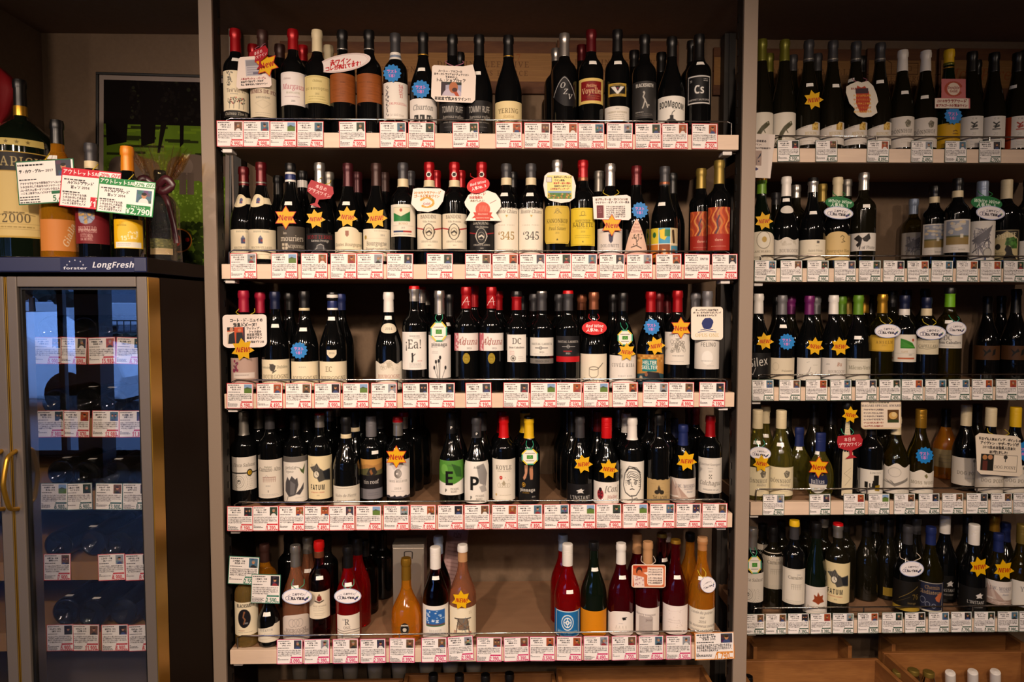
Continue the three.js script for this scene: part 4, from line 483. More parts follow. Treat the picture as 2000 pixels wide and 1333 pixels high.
bottle('L5', 1264, 1059, 'g', { r: 39, b: 1250, gl: 'magenta', cap: 'tan:1103', d: 'white and grey label, printed-cork neck', lab: [1189, 1250, '#e2d8d0', () => { Rc(.12, .3, .6, .62, '#b5aaa4'); for (let i = 0; i < 12; i++) Rc(.12, .3 + i * .05, .6, .02, '#a89c97'); T('thierry vougeot', .4, .24, .12, '#55484a', 's'); T('pour', .56, .42, .12, '#5a4c4c', 's'); }, 'rect', 64] });
bottle('L5', 1318, 1055, 'g', { b: 1246, gl: 'magenta', cap: 'gold:1064', st: [[1323, 1130]], d: 'white dotted label and gold crown cap', lab: [1185, 1241, '#e8ddd6', () => { for (let i = 0; i < 24; i++) Ci(.2 + .6 * hash(i, 1), .15 + .7 * hash(i, 2), .012, '#c4b4ac'); Ln([[.12, .12], [.3, .2], [.7, .16], [.9, .1]], '#d4c6be', .01); Txc(.45, .5, .5, 2, .08, '#bcaea8', .012); }, 'rect', 68] });
bottle('L5', 1370, 1050, 'g', { b: 1247, gl: 'amber', cap: 'cork:1077,tan:1060', st: [[1371, 1132]], d: 'handwritten label and wired cork', lab: [1192, 1238, '#e0d8c8', () => { for (let i = 0; i < 5; i++) T(['cuvée du poirier', 'sur', '2016', 'vin mousseux naturel', 'contains sulphites'][i], .5, .14 + i * .19, i === 2 ? .12 : .11, '#55504c', 'i'); }] });
rear('L5', [[519, 1064, 'b', 'brown:1100', 90, { gl: 'amber' }], [603, 1050, 'g', 'dullsilver:1083', 85, { gl: 'rose', st: [[601, 1118]] }], [700, 1052, 'g', 'black:1086', 95, { gl: 'red' }], [714, 1056, 'w', 'black:1088', 110, { gl: 'plum', r: 44 }], [640, 1046, 'b', 'black:1080', 180], [857, 1048, 'g', 'blueGrey:1084', 90, { gl: 'plum' }], [1099, 1045, 'g', 'blueGrey:1078', 95, { gl: 'red' }], [1243, 1044, 'g', 'tan:1083', 100, { gl: 'magenta' }], [1291, 1042, 'g', 'dullgold:1052', 100, { gl: 'plum', st: [[1299, 1098]] }], [1346, 1042, 'g', 'black:1060', 100, { gl: 'amber' }], [1300, 1040, 'g', 'white:1060', 190, { gl: 'plum' }], [1394, 1040, 'b', 'black:1070', 70], [566, 1046, 'b', 'black:1080', 250], [690, 1042, 'b', 'black:1080', 260], [748, 1040, 'b', 'black:1075', 300], [730, 1040, 'b', 'black:1075', 230]]);
// right bay
const cham = () => { Po([[.24, .9], [.34, .6], [.5, .42], [.66, .32], [.8, .26], [.86, .36], [.72, .46], [.56, .56], [.44, .72], [.4, .9], [.32, .96]], '#4c4a34'); Ln([[.3, .9], [.22, .98], [.16, .9], [.24, .84]], '#4c4a34', .03); Ln([[.58, .52], [.66, .62]], '#4c4a34', .03); Ci(.76, .32, .02, '#e0dccc'); T('EINS', .72, .76, .11, '#8a8272', 's', { sp: .02 }); };
for (const [x, w] of [[1486, 'behind the post'], [1530, 'second from the post']]) bottle('R1', x, x < 1500 ? 79 : 80, 'f', { cap: 'olive:118', d: 'chameleon picture label, ' + w, lab: [219, 284, '#d8d0c2', cham] });
const lion = (i) => () => { T('Réserve', .3, .2, .09, '#8a8276', 'i'); T('RIESLING', .64, .52, .11, '#a8905c', 's'); Po([[.66, .02], [.96, .02], [.96, .34], [.66, .36]], '#b08a34'); for (let q = 0; q < 12; q++) Ci(rr(.7, .92), rr(.05, .32), .035, '#d8b868'); Ln([[.06, .3], [.5, .16]], '#b5ad9e', .01); Txc(.45, .72, .5, 2, .1, '#a8a090', .012); };
[[1577, 81, 'first of four', [[1582, 165]]], [1624, 82, 'second of four', [[1633, 167]]], [1669, 84, 'third of four', [[1666, 153]]], [1716, 86, 'fourth of four', [[1720, 158]]]].forEach(([x, t, w, st], i) => bottle('R1', x, t, 'f', { cap: 'grey:120', band: 'dullsilver:113:116', st, d: 'gold lion shield label, ' + w, lab: [238, 282, '#d4ccc2', lion(i), 'tilt'] }));
const donn = () => { Ci(.72, .26, .09, '#4a463e'); Po([[.6, .2], [.7, .1], [.86, .16], [.82, .32], [.66, .34]], '#6a6456'); for (let i = 0; i < 8; i++) Ci(rr(.64, .82), rr(.14, .34), .02, '#a39a84'); T('DÖNNHOF', .5, .48, .16, '#4a453c', 's', { sp: .008 }); T('Riesling', .66, .62, .1, '#777064', 'i'); Txc(.62, .76, .3, 2, .07, '#998f80', .01); };
bottle('R1', 1760, 100, 'f', { cap: 'white:138', st: [[1768, 180]], d: 'bunch-of-grapes label, left white-capped flute', lab: [227, 288, '#d2cac0', donn] });
bottle('R1', 1805, 101, 'f', { cap: 'white:138', st: [[1808, 189]], d: 'bunch-of-grapes label, right white-capped flute', lab: [229, 290, '#d2cac0', donn] });
bottle('R1', 1850, 99, 'f', { gl: 'e', cap: 'yellow:122', band: 'olive:121:126,gold:130:132', d: 'bright yellow label and green glass', lab: [240, 295, '#c09410', () => { Ln([[.68, .34], [.8, .3], [.86, .34]], '#5a3c14', .03); Rc(.66, .42, .26, .04, '#7a5a18'); Txc(.78, .6, .3, 3, .06, '#6a4c14', .012); Rc(.1, 0, .06, 1, 'rgba(255,230,140,.25)'); }] });
[[1895, 103, 'left of three', '#222'], [1938, 105, 'middle of three', '#222'], [1984, 105, 'with red side, right of three', '#9a2018']].forEach(([x, t, w, k], i) => bottle('R1', x, t, 'f', { cap: 'black:139', st: i === 2 ? [[1984, 166]] : [], d: 'bird symbol label, ' + w, lab: [226, 293, '#d6d0c8', () => { if (i === 2) Rc(0, 0, .28, 1, '#a83a14'); T('C  W', .62, .08, .09, '#555', 'n'); Ln([[.5, .2], [.6, .26], [.72, .2]], k, .045); Ln([[.62, .26], [.56, .36], [.72, .32]], k, .05); Ln([[.5, .32], [.72, .28]], k, .03); Rc(.46, .4, .32, .025, k); T('20', .6, .56, .16, '#b5aea4', 'n'); Rc(.5, .7, .28, .02, k); Txc(.62, .8, .3, 3, .05, '#888', .01); }, 'rect', 62] }));
rear('R1', [[1500, 107, 'f', 'olive:140', 80], [1546, 110, 'f', 'grey:138', 80], [1594, 107, 'f', 'grey:138', 80], [1680, 112, 'f', 'black:140', 85], [1904, 120, 'f', 'black:145', 85], [1998, 100, 'f', 'black:140', 10]]);

bottle('R2', 1486, 346, 'g', { gl: 'g', cap: 'green:378,gold:352', d: 'domed cream label with gold medallion', lab: [452, 508, '#d6ccb8', () => { Ci(.58, .3, .26, '#e0d8c6'); Ci(.58, .3, .26, '#5a5244', .014); Ci(.6, .28, .09, '#b89a54'); T('BLANC BLANCS', .5, .7, .1, '#6a6252', 's'); T('CAVES BRULEY', .5, .9, .09, '#5a5244', 's'); }, 'arch'] });
bottle('R2', 1534, 347, 'g', { gl: 'k', cap: 'white:383', st: [[1536, 389]], d: 'scalloped white label, white capsule and neck seal', labs: [[463, 506, '#cfc8bc', () => { for (let i = 0; i < 24; i++) Ci(rr(.3, .9), rr(.06, .36), .025, '#a89f8e', .01); T('BOURGOGNE', .66, .62, .13, '#77706a', 's'); Txc(.6, .8, .5, 1, .1, '#999'); }, 'wave'], [400, 416, '#d8d2c8', () => {}, 'oval', 50, 6]] });
bottle('R2', 1586, 349, 'g', { gl: 'k', cap: 'silver:375,black:354', st: [[1589, 415]], d: 'plain cream label and banded silver capsule', lab: [468, 508, '#dcd2bc', () => { Rc(.64, .06, .1, .12, '#55504a'); T('Saint-Véran', .62, .54, .1, '#8a8272', 's'); Ln([[.3, .68], [.9, .68]], '#a59c88', .008); Txc(.66, .3, .1, 1, .1, '#998'); }] });
bottle('R2', 1634, 348, 'g', { gl: 'k', cap: 'cream:383', d: 'buff humped label with snail sketch', lab: [452, 508, '#d0b47c', () => { Ln([[.6, .2], [.66, .14], [.74, .2], [.68, .3], [.78, .36], [.64, .38]], '#55482c', .018); T('Bourgogne Blanc', .58, .68, .12, '#7a683c', 's'); T('L. Dugois', .66, .84, .12, '#7a683c', 'i'); }, 'bump'] });
bottle('R2', 1685, 339, 'b', { r: 38, gl: 'o', cap: 'silver:371', st: [[1693, 403]], d: 'dark butterfly on white label', lab: [455, 490, '#d6d0c8', () => { Po([[.3, .1], [.44, .3], [.4, .6], [.28, .8], [.2, .66], [.3, .5], [.1, .3]], '#24201f'); Po([[.44, .3], [.7, .02], [.76, .3], [.62, .5], [.5, .46]], '#2c2826'); Ln([[.4, .4], [.34, .9]], '#24201f', .03); T('of Plume', .72, .82, .14, '#3a3634', 's'); T('@', .5, .82, .1, '#555', 'n'); }] });
const sky = () => { Rc(.03, .04, .94, .72, '#8a8f9c'); for (let i = 0; i < 16; i++) Ci(rr(.1, .9), rr(.08, .4), rr(.05, .12), i % 2 ? '#b8b4b0' : '#c9b89a', 0, .05); Rc(.03, .5, .94, .26, '#8a7344'); Rc(.03, .49, .94, .04, '#5a5a40'); Rc(.58, .44, .12, .12, '#cfc8b8'); T('WIDLER', .66, .92, .08, '#6a645c', 'n'); Txc(.4, .85, .3, 2, .05, '#998', .01); };
bottle('R2', 1868, 350, 'b', { r: 37, gl: 'k', cap: 'black:372', band: 'cream:372:385', d: 'cloudy field photo label, front one', lab: [428, 493, '#d2cac0', sky] });
bottle('R2', 1823, 365, 'b', { r: 37, gl: 'k', cap: 'black:384', band: 'cream:384:396', z: -66, d: 'cloudy field photo label, rear one', lab: [437, 498, '#d2cac0', sky, 'rect', 60] });
const engr = () => { for (let i = 0; i < 26; i++) Ln([[rr(.1, .9), rr(.1, .9)], [rr(.2, .8), rr(.15, .85)], [rr(.1, .9), rr(.2, .9)]], ['#4a4850', '#77747a', '#9a979c'][i % 3], rr(.01, .04)); Po([[.1, .5], [.5, .3], [.9, .1], [.7, .4], [.4, .6]], '#6a686e'); Ci(.7, .82, .16, '#b5b0a8'); Ci(.7, .82, .16, '#555', .02); };
bottle('R2', 1916, 355, 'b', { r: 38, gl: 'k', cap: 'blueGrey:390:ribs', d: 'grey engraved-scene label under stacked oval tags', lab: [431, 508, '#d6d0c8', engr] });
bottle('R2', 1963, 352, 'b', { r: 39, gl: 'k', cap: 'cream:388:ribs', d: 'dark label of green-haired profile', lab: [448, 508, '#2a2620', () => { Fr(.03, .03, .94, .94, '#b5a47a', .02); Po([[.05, .3], [.5, .05], [.95, .3], [.95, .97], [.05, .97]], '#c0b084'); T('DRUIF', .5, .2, .22, '#d8cba4', 'S', { rot: -6 }); Po([[.44, .5], [.5, .3], [.74, .24], [.92, .4], [.9, .62], [.7, .62], [.6, .52]], '#3f6a2a'); for (let i = 0; i < 16; i++) Ci(rr(.52, .88), rr(.3, .58), .05, i % 2 ? '#4f8434' : '#2f5222'); Po([[.5, .52], [.66, .58], [.72, .8], [.9, .97], [.4, .97], [.5, .76], [.44, .66]], '#1d1a18'); Ci(.2, .56, .1, '#2a2620'); Txc(.26, .76, .3, 4, .05, '#4a4230', .012); }] });
bottle('R2', 2006, 352, 'b', { r: 38, gl: 'o', cap: 'black:385', d: 'plain pale label at the frame edge', lab: [470, 508, '#d6d0c6', () => T('W', .5, .5, .3, '#444', 's')] });
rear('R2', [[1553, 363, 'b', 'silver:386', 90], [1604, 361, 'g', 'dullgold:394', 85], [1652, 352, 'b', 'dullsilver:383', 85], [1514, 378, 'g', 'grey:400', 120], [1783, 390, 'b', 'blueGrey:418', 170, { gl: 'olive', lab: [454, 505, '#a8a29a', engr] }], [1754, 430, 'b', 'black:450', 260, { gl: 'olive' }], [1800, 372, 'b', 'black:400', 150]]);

bottle('R3', 1480, 575, 'g', { gl: 'k', cap: 'white:613', d: 'chalky white lettering on black glass', lab: [690, 738, '#131213', () => { T('Silex', .5, .38, .36, '#d8d4cc', 'n', { rot: -8 }); Ln([[.1, .7], [.3, .9], [.4, .6]], '#d8d4cc', .02); }] });
bottle('R3', 1526, 578, 'g', { gl: 'k', cap: 'midgrey:615', st: [[1530, 638]], d: 'plain cream label and grey capsule', lab: [700, 742, '#d0c4ac', () => { Ci(.26, .4, .12, '#a89c86', .012); T('Puissance', .72, .6, .1, '#77705e', 's'); }] });
bottle('R3', 1579, 579, 'g', { gl: 'k', cap: 'purple:615', d: 'brush-script label and purple capsule', lab: [700, 744, '#d6d0c4', () => { Ln([[.2, .9], [.5, .6], [.56, .4], [.44, .7], [.6, .64], [.7, .8], [.8, .6]], '#8f8a84', .02); Ln([[.4, .2], [.5, .16]], '#777', .01); Txc(.76, .3, .2, 1, .1, '#998'); }, 'rect', 60] });
bottle('R3', 1626, 578, 'g', { gl: 'k', cap: 'white:614', d: 'white red-monogram label and white capsule', lab: [700, 742, '#d4cec6', () => { T('Bu', .72, .3, .16, '#8a4a30', 'i'); T('2016', .3, .3, .06, '#777'); T('BOURGOGNE', .66, .64, .11, '#777068', 's'); }] });
bottle('R3', 1674, 578, 'g', { gl: 'k', cap: 'green:615', st: [[1677, 660]], d: 'pale lettered label and green capsule', lab: [701, 744, '#cfc9b8', () => { Txc(.5, .1, .8, 1, .1, '#998f7c', .014); T('Mâcon-Verzé', .62, .42, .15, '#6a6654', 's'); Txc(.7, .74, .4, 1, .1, '#998'); }] });
bottle('R3', 1721, 576, 'b', { gl: 'olive', cap: 'gold:612', d: 'amber chamfered label and gold capsule', lab: [655, 687, '#cfa63c', () => { Fr(.04, .06, .92, .88, '#8a6a1c', .014); T('ANSELM', .6, .44, .13, '#5a4414', 's', { sp: .03 }); T('2017', .6, .64, .08, '#7a5f24', 's', { sp: .02 }); }, 'oct'] });
bottle('R3', 1764, 578, 'b', { gl: 'k', cap: 'navy:604', band: 'white:604:616', d: 'white label with green hill corner', lab: [654, 708, '#d8d0c2', () => { Po([[.34, .14], [.34, .5], [.98, .5], [.8, .3], [.55, .2]], '#2f7a24'); for (let i = 0; i < 5; i++) Ln([[.36, .24 + i * .05], [.9, .46]], '#5aa03c', .012); Ci(.84, .2, .05, '#a8503c'); T('GAVI', .5, .62, .1, '#b09a78'); T('2017', .74, .74, .07, '#555'); Rc(.24, .84, .7, .05, '#b0502c'); Ln([[.1, .68], [.95, .69]], '#998', .006); }] });
bottle('R3', 1807, 582, 'b', { gl: 'k', cap: 'navy:603', band: 'cream:603:617', d: 'cream flourish label and navy capsule', lab: [662, 693, '#cfc4a8', () => { Txc(.6, .2, .5, 1, .1, '#998f78', .016); T('CAPELLANA', .58, .48, .14, '#55503f', 'i'); Ln([[.2, .6], [.5, .66], [.9, .58]], '#77705a', .015); }] });
bottle('R3', 1852, 563, 'b', { gl: 'olive', cap: 'lime:600,black:574', st: [[1856, 629]], d: 'white initials label and lime-green capsule', lab: [652, 681, '#dad4ca', () => { T('DC', .4, .3, .24, '#55504a', 's'); T('Dom Caballero', .5, .62, .13, '#33302c', 'S'); Txc(.4, .84, .5, 1, .1, '#998'); }] });
const goat = () => { Po([[.3, .2], [.4, .5], [.34, .8], [.5, .5], [.62, .4], [.56, .2], [.46, .42]], '#141210'); Po([[.7, .3], [.8, .2], [.78, .6], [.66, .7]], '#141210'); };
[[1926, 580, 'left of three', -190], [1953, 579, 'middle of three', -250], [1981, 566, 'right of three', -150]].forEach(([x, t, w, z]) => bottle('R3', x, t, 'g', { gl: 'k', z, cap: 'black:612', d: 'brown animal-band label in the shadow, ' + w, lab: [676, 704, '#4a2f1a', goat] }));
rear('R3', [[1516, 581, 'g', 'black:616', 80], [1543, 580, 'g', 'purple:614', 85], [1592, 580, 'g', 'midgrey:614', 80], [1642, 580, 'g', 'green:614', 85], [1653, 579, 'b', 'dullgold:614', 120], [1686, 577, 'b', 'gold:612', 80], [1698, 577, 'b', 'black:612', 160], [1740, 569, 'b', 'black:600', 100], [1768, 567, 'b', 'black:600', 100], [1804, 565, 'b', 'black:598', 100], [1729, 566, 'b', 'black:600', 190]]);

const dn = (x, t, w) => bottle('R4', x, t, 'g', { r: 40, gl: 'lemon', cap: 'cream:838:ribs', st: [[x + 1, w === 'left' ? 866 : 870]], d: `cream bunch-of-grapes label, ${w} screwcap twin`, lab: [914, 970, '#d8ccaa', donn] });
dn(1478, 801, 'left'); dn(1524, 802, 'right');
bottle('R4', 1602, 846, 'x', { gl: 'lemon', cap: 'navyblue:883:ribs', st: [[1591, 889]], sz: 0.62, d: 'navy round label on a flat flask', r: 45, lab: [921, 968, '#1c2340', () => { Rc(0, .62, 1, .4, '#d0ccc4'); T('Julius', .5, .5, .26, '#d8d4cc', 's'); Ln([[.4, .12], [.34, .3]], '#d0ccc4', .03); Ln([[.44, .12], [.56, .3], [.6, .16]], '#d0ccc4', .025); Po([[.68, .12], [.84, .2], [.7, .26]], '#b58a34'); Txc(.5, .8, .6, 2, .07, '#776', .014); }, 'oval', 44, -6] });
bottle('R4', 1652, 786, 'g', { gl: 'k', cap: 'black:815', d: 'one tall vertical paper strip', lab: [824, 970, '#cfc2a4', () => { for (let i = 0; i < 14; i++) Rc(.2, .03 + i * .022, .6, .006, '#8a7f68'); Ln([[.8, .62], [.2, .7], [.8, .76], [.3, .86]], '#776c58', .03); Ln([[.8, .66], [.3, .74]], '#998e78', .02); }, 'rect', 23, 2] });
bottle('R4', 1701, 818, 'b', { r: 38, gl: 'k', cap: 'black:850', d: 'white label with big cut-off black lettering', lab: [919, 967, '#d8d2c6', () => { T('SINESIS', .66, .12, .1, '#444', 'n', { sp: .02 }); Rc(.58, .22, .22, .42, '#16140f'); Rc(.2, .5, .1, .24, '#16140f'); T('Jus', .5, .62, .34, '#16140f', 'N'); Po([[.6, .64], [.86, .6], [.84, .86], [.64, .84]], '#8a701c'); Rc(.54, .44, .1, .3, '#16140f'); }, 'rect', 62] });
bottle('R4', 1748, 815, 'g', { r: 42, gl: 'olive', cap: 'cream:850', d: 'sketched nest on white humped label', lab: [906, 966, '#d4ccc0', () => { Ci(.44, .3, .22, '#8a847c', .012, .14); for (let i = 0; i < 16; i++) Ln([[.06 + i * .02, .6 + rr(-.04, .04)], [.45, .72 + rr(-.05, .05)], [.95, .5 + rr(-.04, .06)]], ['#55504a', '#77726a', '#99948c'][i % 3], .012); Txc(.7, .86, .3, 2, .06, '#998'); }, 'wave'] });
bottle('R4', 1796, 800, 'g', { gl: 'olive', cap: 'gold:837:ribs', d: 'white lettered label and ribbed gold screwcap', lab: [919, 966, '#d8d0c2', () => { Po([[.62, .24], [.7, .16], [.76, .28], [.7, .36]], '#77704c'); T('MOSS WOOD', .62, .54, .14, '#6a6350', 's', { sp: .008 }); T('Semillon', .72, .7, .08, '#888070', 'i'); Txc(.5, .84, .3, 1, .1, '#998'); }, 'wave'] });
const dog = () => { Ln([[.8, .3], [.8, .12]], '#55504a', .014); Ci(.8, .1, .05, '#6a6458'); T('DOG POINT', .64, .56, .155, '#5a544a', 's', { sp: .01 }); T('VINEYARD', .66, .74, .06, '#888', 's', { sp: .012 }); };
[[1884, 791, 'cream', 'rear left', -90], [1932, 797, 'cream', 'front middle', -10], [1980, 796, 'yellow', 'front right', 0]].forEach(([x, t, cap, w, z], i) => bottle('R4', x, t, 'g', { r: 40, gl: 'k', z, cap: `${cap}:${833 + i * 1}:ribs`, d: `plain white tree-marked label, ${w} of three`, lab: [i ? 910 : 896, i ? 966 : 950, '#d2cabc', dog] }));
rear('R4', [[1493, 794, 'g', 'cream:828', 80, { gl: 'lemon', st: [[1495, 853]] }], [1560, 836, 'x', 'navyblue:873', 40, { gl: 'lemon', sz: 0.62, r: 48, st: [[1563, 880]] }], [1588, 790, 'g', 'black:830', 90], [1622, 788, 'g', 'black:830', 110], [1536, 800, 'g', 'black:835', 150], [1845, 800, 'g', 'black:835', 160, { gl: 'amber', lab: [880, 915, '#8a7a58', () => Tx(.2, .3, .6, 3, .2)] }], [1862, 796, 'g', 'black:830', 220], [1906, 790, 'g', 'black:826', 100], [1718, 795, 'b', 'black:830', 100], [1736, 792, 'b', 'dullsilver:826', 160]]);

bottle('R5', 1468, 1032, 'b', { gl: 'k', cap: 'silver:1075', d: 'white lace-pattern label, partly behind the post', lab: [1121, 1178, '#d6cec2', lace] });
const camino = () => { Fr(.04, .03, .9, .94, '#a39a8c', .008); T('Camino', .56, .24, .18, '#4a453c', 's'); T('Viura', .7, .16, .07, '#777', 'i'); for (let i = 0; i < 6; i++) Ln([[.4 + i * .08, .44], [.4 + i * .08, .58]], '#8a8478', .012); Ln([[.38, .44], [.84, .44]], '#8a8478', .014); Ln([[.38, .5], [.84, .5]], '#8a8478', .01); Txc(.5, .9, .7, 2, .04, '#998', .01); };
bottle('R5', 1549, 1017, 'b', { gl: 'k', cap: 'grey:1055,yellow:1030', d: 'cream colonnade sketch and yellow-topped capsule', lab: [1113, 1182, '#d6cebf', camino, 'rect', 66] });
bottle('R5', 1592, 1022, 'f', { gl: 'g', cap: 'black:1053', d: 'brown maple leaf on white label', lab: [1148, 1203, '#d6cec4', () => { Po([[.58, .18], [.66, .32], [.8, .28], [.78, .42], [.86, .52], [.68, .56], [.6, .62], [.5, .56], [.36, .52], [.44, .42], [.42, .28], [.54, .34]], '#8a3c1c'); T('Randolf Wells', .54, .74, .12, '#55504a', 'i'); Txc(.5, .86, .5, 1, .1, '#998'); Ln([[.3, .08], [.9, .07]], '#b5aea2', .008); }] });
bottle('R5', 1634, 1023, 'b', { r: 39, gl: 'o', cap: 'silver:1052,bright:1029', d: 'cream hand-and-watch label', lab: [1102, 1180, '#d6c698', fatum] });
bottle('R5', 1770, 1028, 'g', { gl: 'k', cap: 'grey:1065', d: 'black label with thin gold slash', lab: [1138, 1196, '#161310', () => { Ln([[.2, .6], [.9, .16]], '#a8883c', .014); T('76', .8, .5, .24, '#8a6f30', 's'); Ln([[.1, .75], [.6, .5]], '#6a5526', .01); T('Sauvage', .66, .72, .08, '#a8884c', 'i'); Rc(0, .86, 1, .14, '#a88a30'); }] });
bottle('R5', 1815, 1030, 'g', { gl: 'olive', cap: 'navyblue:1066', d: 'midnight-blue curly-lettered label', lab: [1140, 1198, '#23263a', () => { Fr(.02, .02, .96, .96, '#c9bfa4', .02); T('Chemin', .56, .17, .15, '#b58a54', 's'); T('Gladiateur', .48, .34, .16, '#c09a64', 's'); Po([[.66, .5], [.8, .36], [.96, .32], [.92, .5], [.84, .66], [.7, .6]], '#b0603c'); for (const [x, y, r] of [[.22, .62, .1], [.4, .74, .08], [.62, .78, .07]]) Ci(x, y, r, '#8a8f9a', .02); Rc(.02, .93, .96, .05, '#cfc6b0'); }] });
const inst = () => { Po([[.56, .32], [.66, .26], [.74, .2], [.78, .28], [.86, .26], [.78, .36], [.82, .46], [.72, .42], [.58, .46], [.62, .38]], '#cfcac4'); T("L'INSTANT", .6, .62, .14, '#c9c4be', 'n'); T('CHARDONNAY', .62, .8, .08, '#aaa59e', 'n'); };
bottle('R5', 1899, 1025, 'g', { gl: 'k', cap: 'white:1066:ribs', d: 'black leaping-animal label and white screwcap, front', lab: [1150, 1196, '#151413', inst] });
bottle('R5', 1842, 1006, 'g', { gl: 'k', z: -100, cap: 'white:1044:ribs', d: 'black leaping-animal label and white screwcap, rear', lab: [1126, 1172, '#151413', inst] });
bottle('R5', 1947, 1043, 'g', { gl: 'olive', cap: 'navyblue:1080', d: 'pale sails label and navy capsule', lab: [1138, 1184, '#cfc6bc', sails] });
bottle('R5', 1993, 1025, 'g', { gl: 'olive', cap: 'dullgold:1064:ribs', d: 'white label and ribbed old-gold screwcap', lab: [1138, 1188, '#d6d0c4', () => T('Y', .5, .3, .2, '#666', 's')] });
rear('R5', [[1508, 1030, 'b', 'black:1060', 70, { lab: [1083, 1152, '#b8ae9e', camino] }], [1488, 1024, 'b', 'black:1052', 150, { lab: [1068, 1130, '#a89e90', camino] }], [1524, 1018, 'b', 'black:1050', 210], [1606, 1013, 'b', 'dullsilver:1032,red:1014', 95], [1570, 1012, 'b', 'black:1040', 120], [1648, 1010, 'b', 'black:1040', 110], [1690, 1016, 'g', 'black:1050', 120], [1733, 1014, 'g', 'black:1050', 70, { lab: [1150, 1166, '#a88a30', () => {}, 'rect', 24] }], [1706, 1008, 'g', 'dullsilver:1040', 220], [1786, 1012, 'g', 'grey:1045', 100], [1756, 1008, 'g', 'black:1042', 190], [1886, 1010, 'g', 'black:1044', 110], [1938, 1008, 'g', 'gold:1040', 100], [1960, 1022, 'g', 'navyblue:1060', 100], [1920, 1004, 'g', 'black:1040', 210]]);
// ---------------------------------------------------------------- price cards
function photoPrint(x, y, w, h) {                  // a small blurred portrait or landscape print
  c.save(); c.beginPath(); c.rect(x * W, y * H, w * W, h * H); c.clip();
  const kind = Math.floor(rnd() * 5), bg = ['#2a3a2c', '#3c3c48', '#8a8f98', '#6a4a34', '#222028', '#4a6a80', '#a04a24'][Math.floor(rnd() * 7)];
  Rc(x, y, w, h, bg);
  for (let i = 0; i < 8; i++) Rc(x + rnd() * w, y + rnd() * h, w * .3, h * .25, `rgba(${Math.floor(rnd() * 160)},${Math.floor(rnd() * 140)},${Math.floor(rnd() * 120)},.35)`);
  if (kind === 4 && rnd() < .4) { Rc(x, y, w, h * .45, '#7f9ec4'); Rc(x, y + h * .45, w, h * .55, '#5d7a34'); Po([[x, y + h * .5], [x + w * .4, y + h * .3], [x + w, y + h * .5]], '#4a5a3c'); } else for (const k of kind === 3 ? [.3, .7] : [.5]) { const s = kind === 3 ? .7 : 1; Ci(x + w * k, y + h * 1.02, w * .34 * s, ['#dcd8d4', '#3a4a78', '#2a2a2e', '#8a2c34'][Math.floor(rnd() * 4)]); Ci(x + w * k, y + h * .42, w * .17 * s, '#b5805c', 0, w * .2 * s); Ci(x + w * k, y + h * .3, w * .17 * s, ['#3a2a20', '#8a8078', '#1c1816'][Math.floor(rnd() * 3)], 0, w * .1 * s); }
  c.restore();
}
function cardPrint(price, ink, noPhoto) {
  return () => {
    Fr(.008, .008, .984, .984, ink, .022);
    Tx(.05, .065, .44, 1, 1, '#222', .026, 0.05);
    const kk = () => KEYS[Math.floor(rnd() * KEYS.length)], word = (n) => Array.from({ length: n }, kk).join('');
    J(word(4) + '・' + word(2), .33, .165, .058, '#1c1a1a', .2); J(word(3) + ' 201' + Math.floor(4 + rnd() * 4), .36, .25, .058, '#1c1a1a', .2);
    Tx(.05, .345, .46, 1, 1, '#333', .022, .3);
    if (noPhoto) T(noPhoto, .77, .2, .125, '#222', 'N'); else photoPrint(.66, .05, .29, .34);
    for (let i = 0; i < 4; i++) J(word(i === 3 ? 11 : 18), i === 3 ? .05 : .05, .46 + i * .068, .049, '#4a4646', .17, 'l');
    Tx(.04, .765, .06, 1, 1, '#333', .02, 0);
    Tx(.04, .815, .42, 1 + Math.floor(rnd() * 4), .042, '#3a3838', .02, .35);
    Rc(.55, .715, .41, .055, ink); Tx(.6, .732, .3, 1, 1, 'rgba(255,255,255,.5)', .014, 0);
    Po([[.50, .97], [.535, .775], [.55, .775], [.515, .97]], ink);
    T(price, .70, .885, .2, ink, 'N', { sx: .72, sy: 1.15 }); Rc(.88, .925, .08, .035, ink);
  };
}
const cardUsed = {};
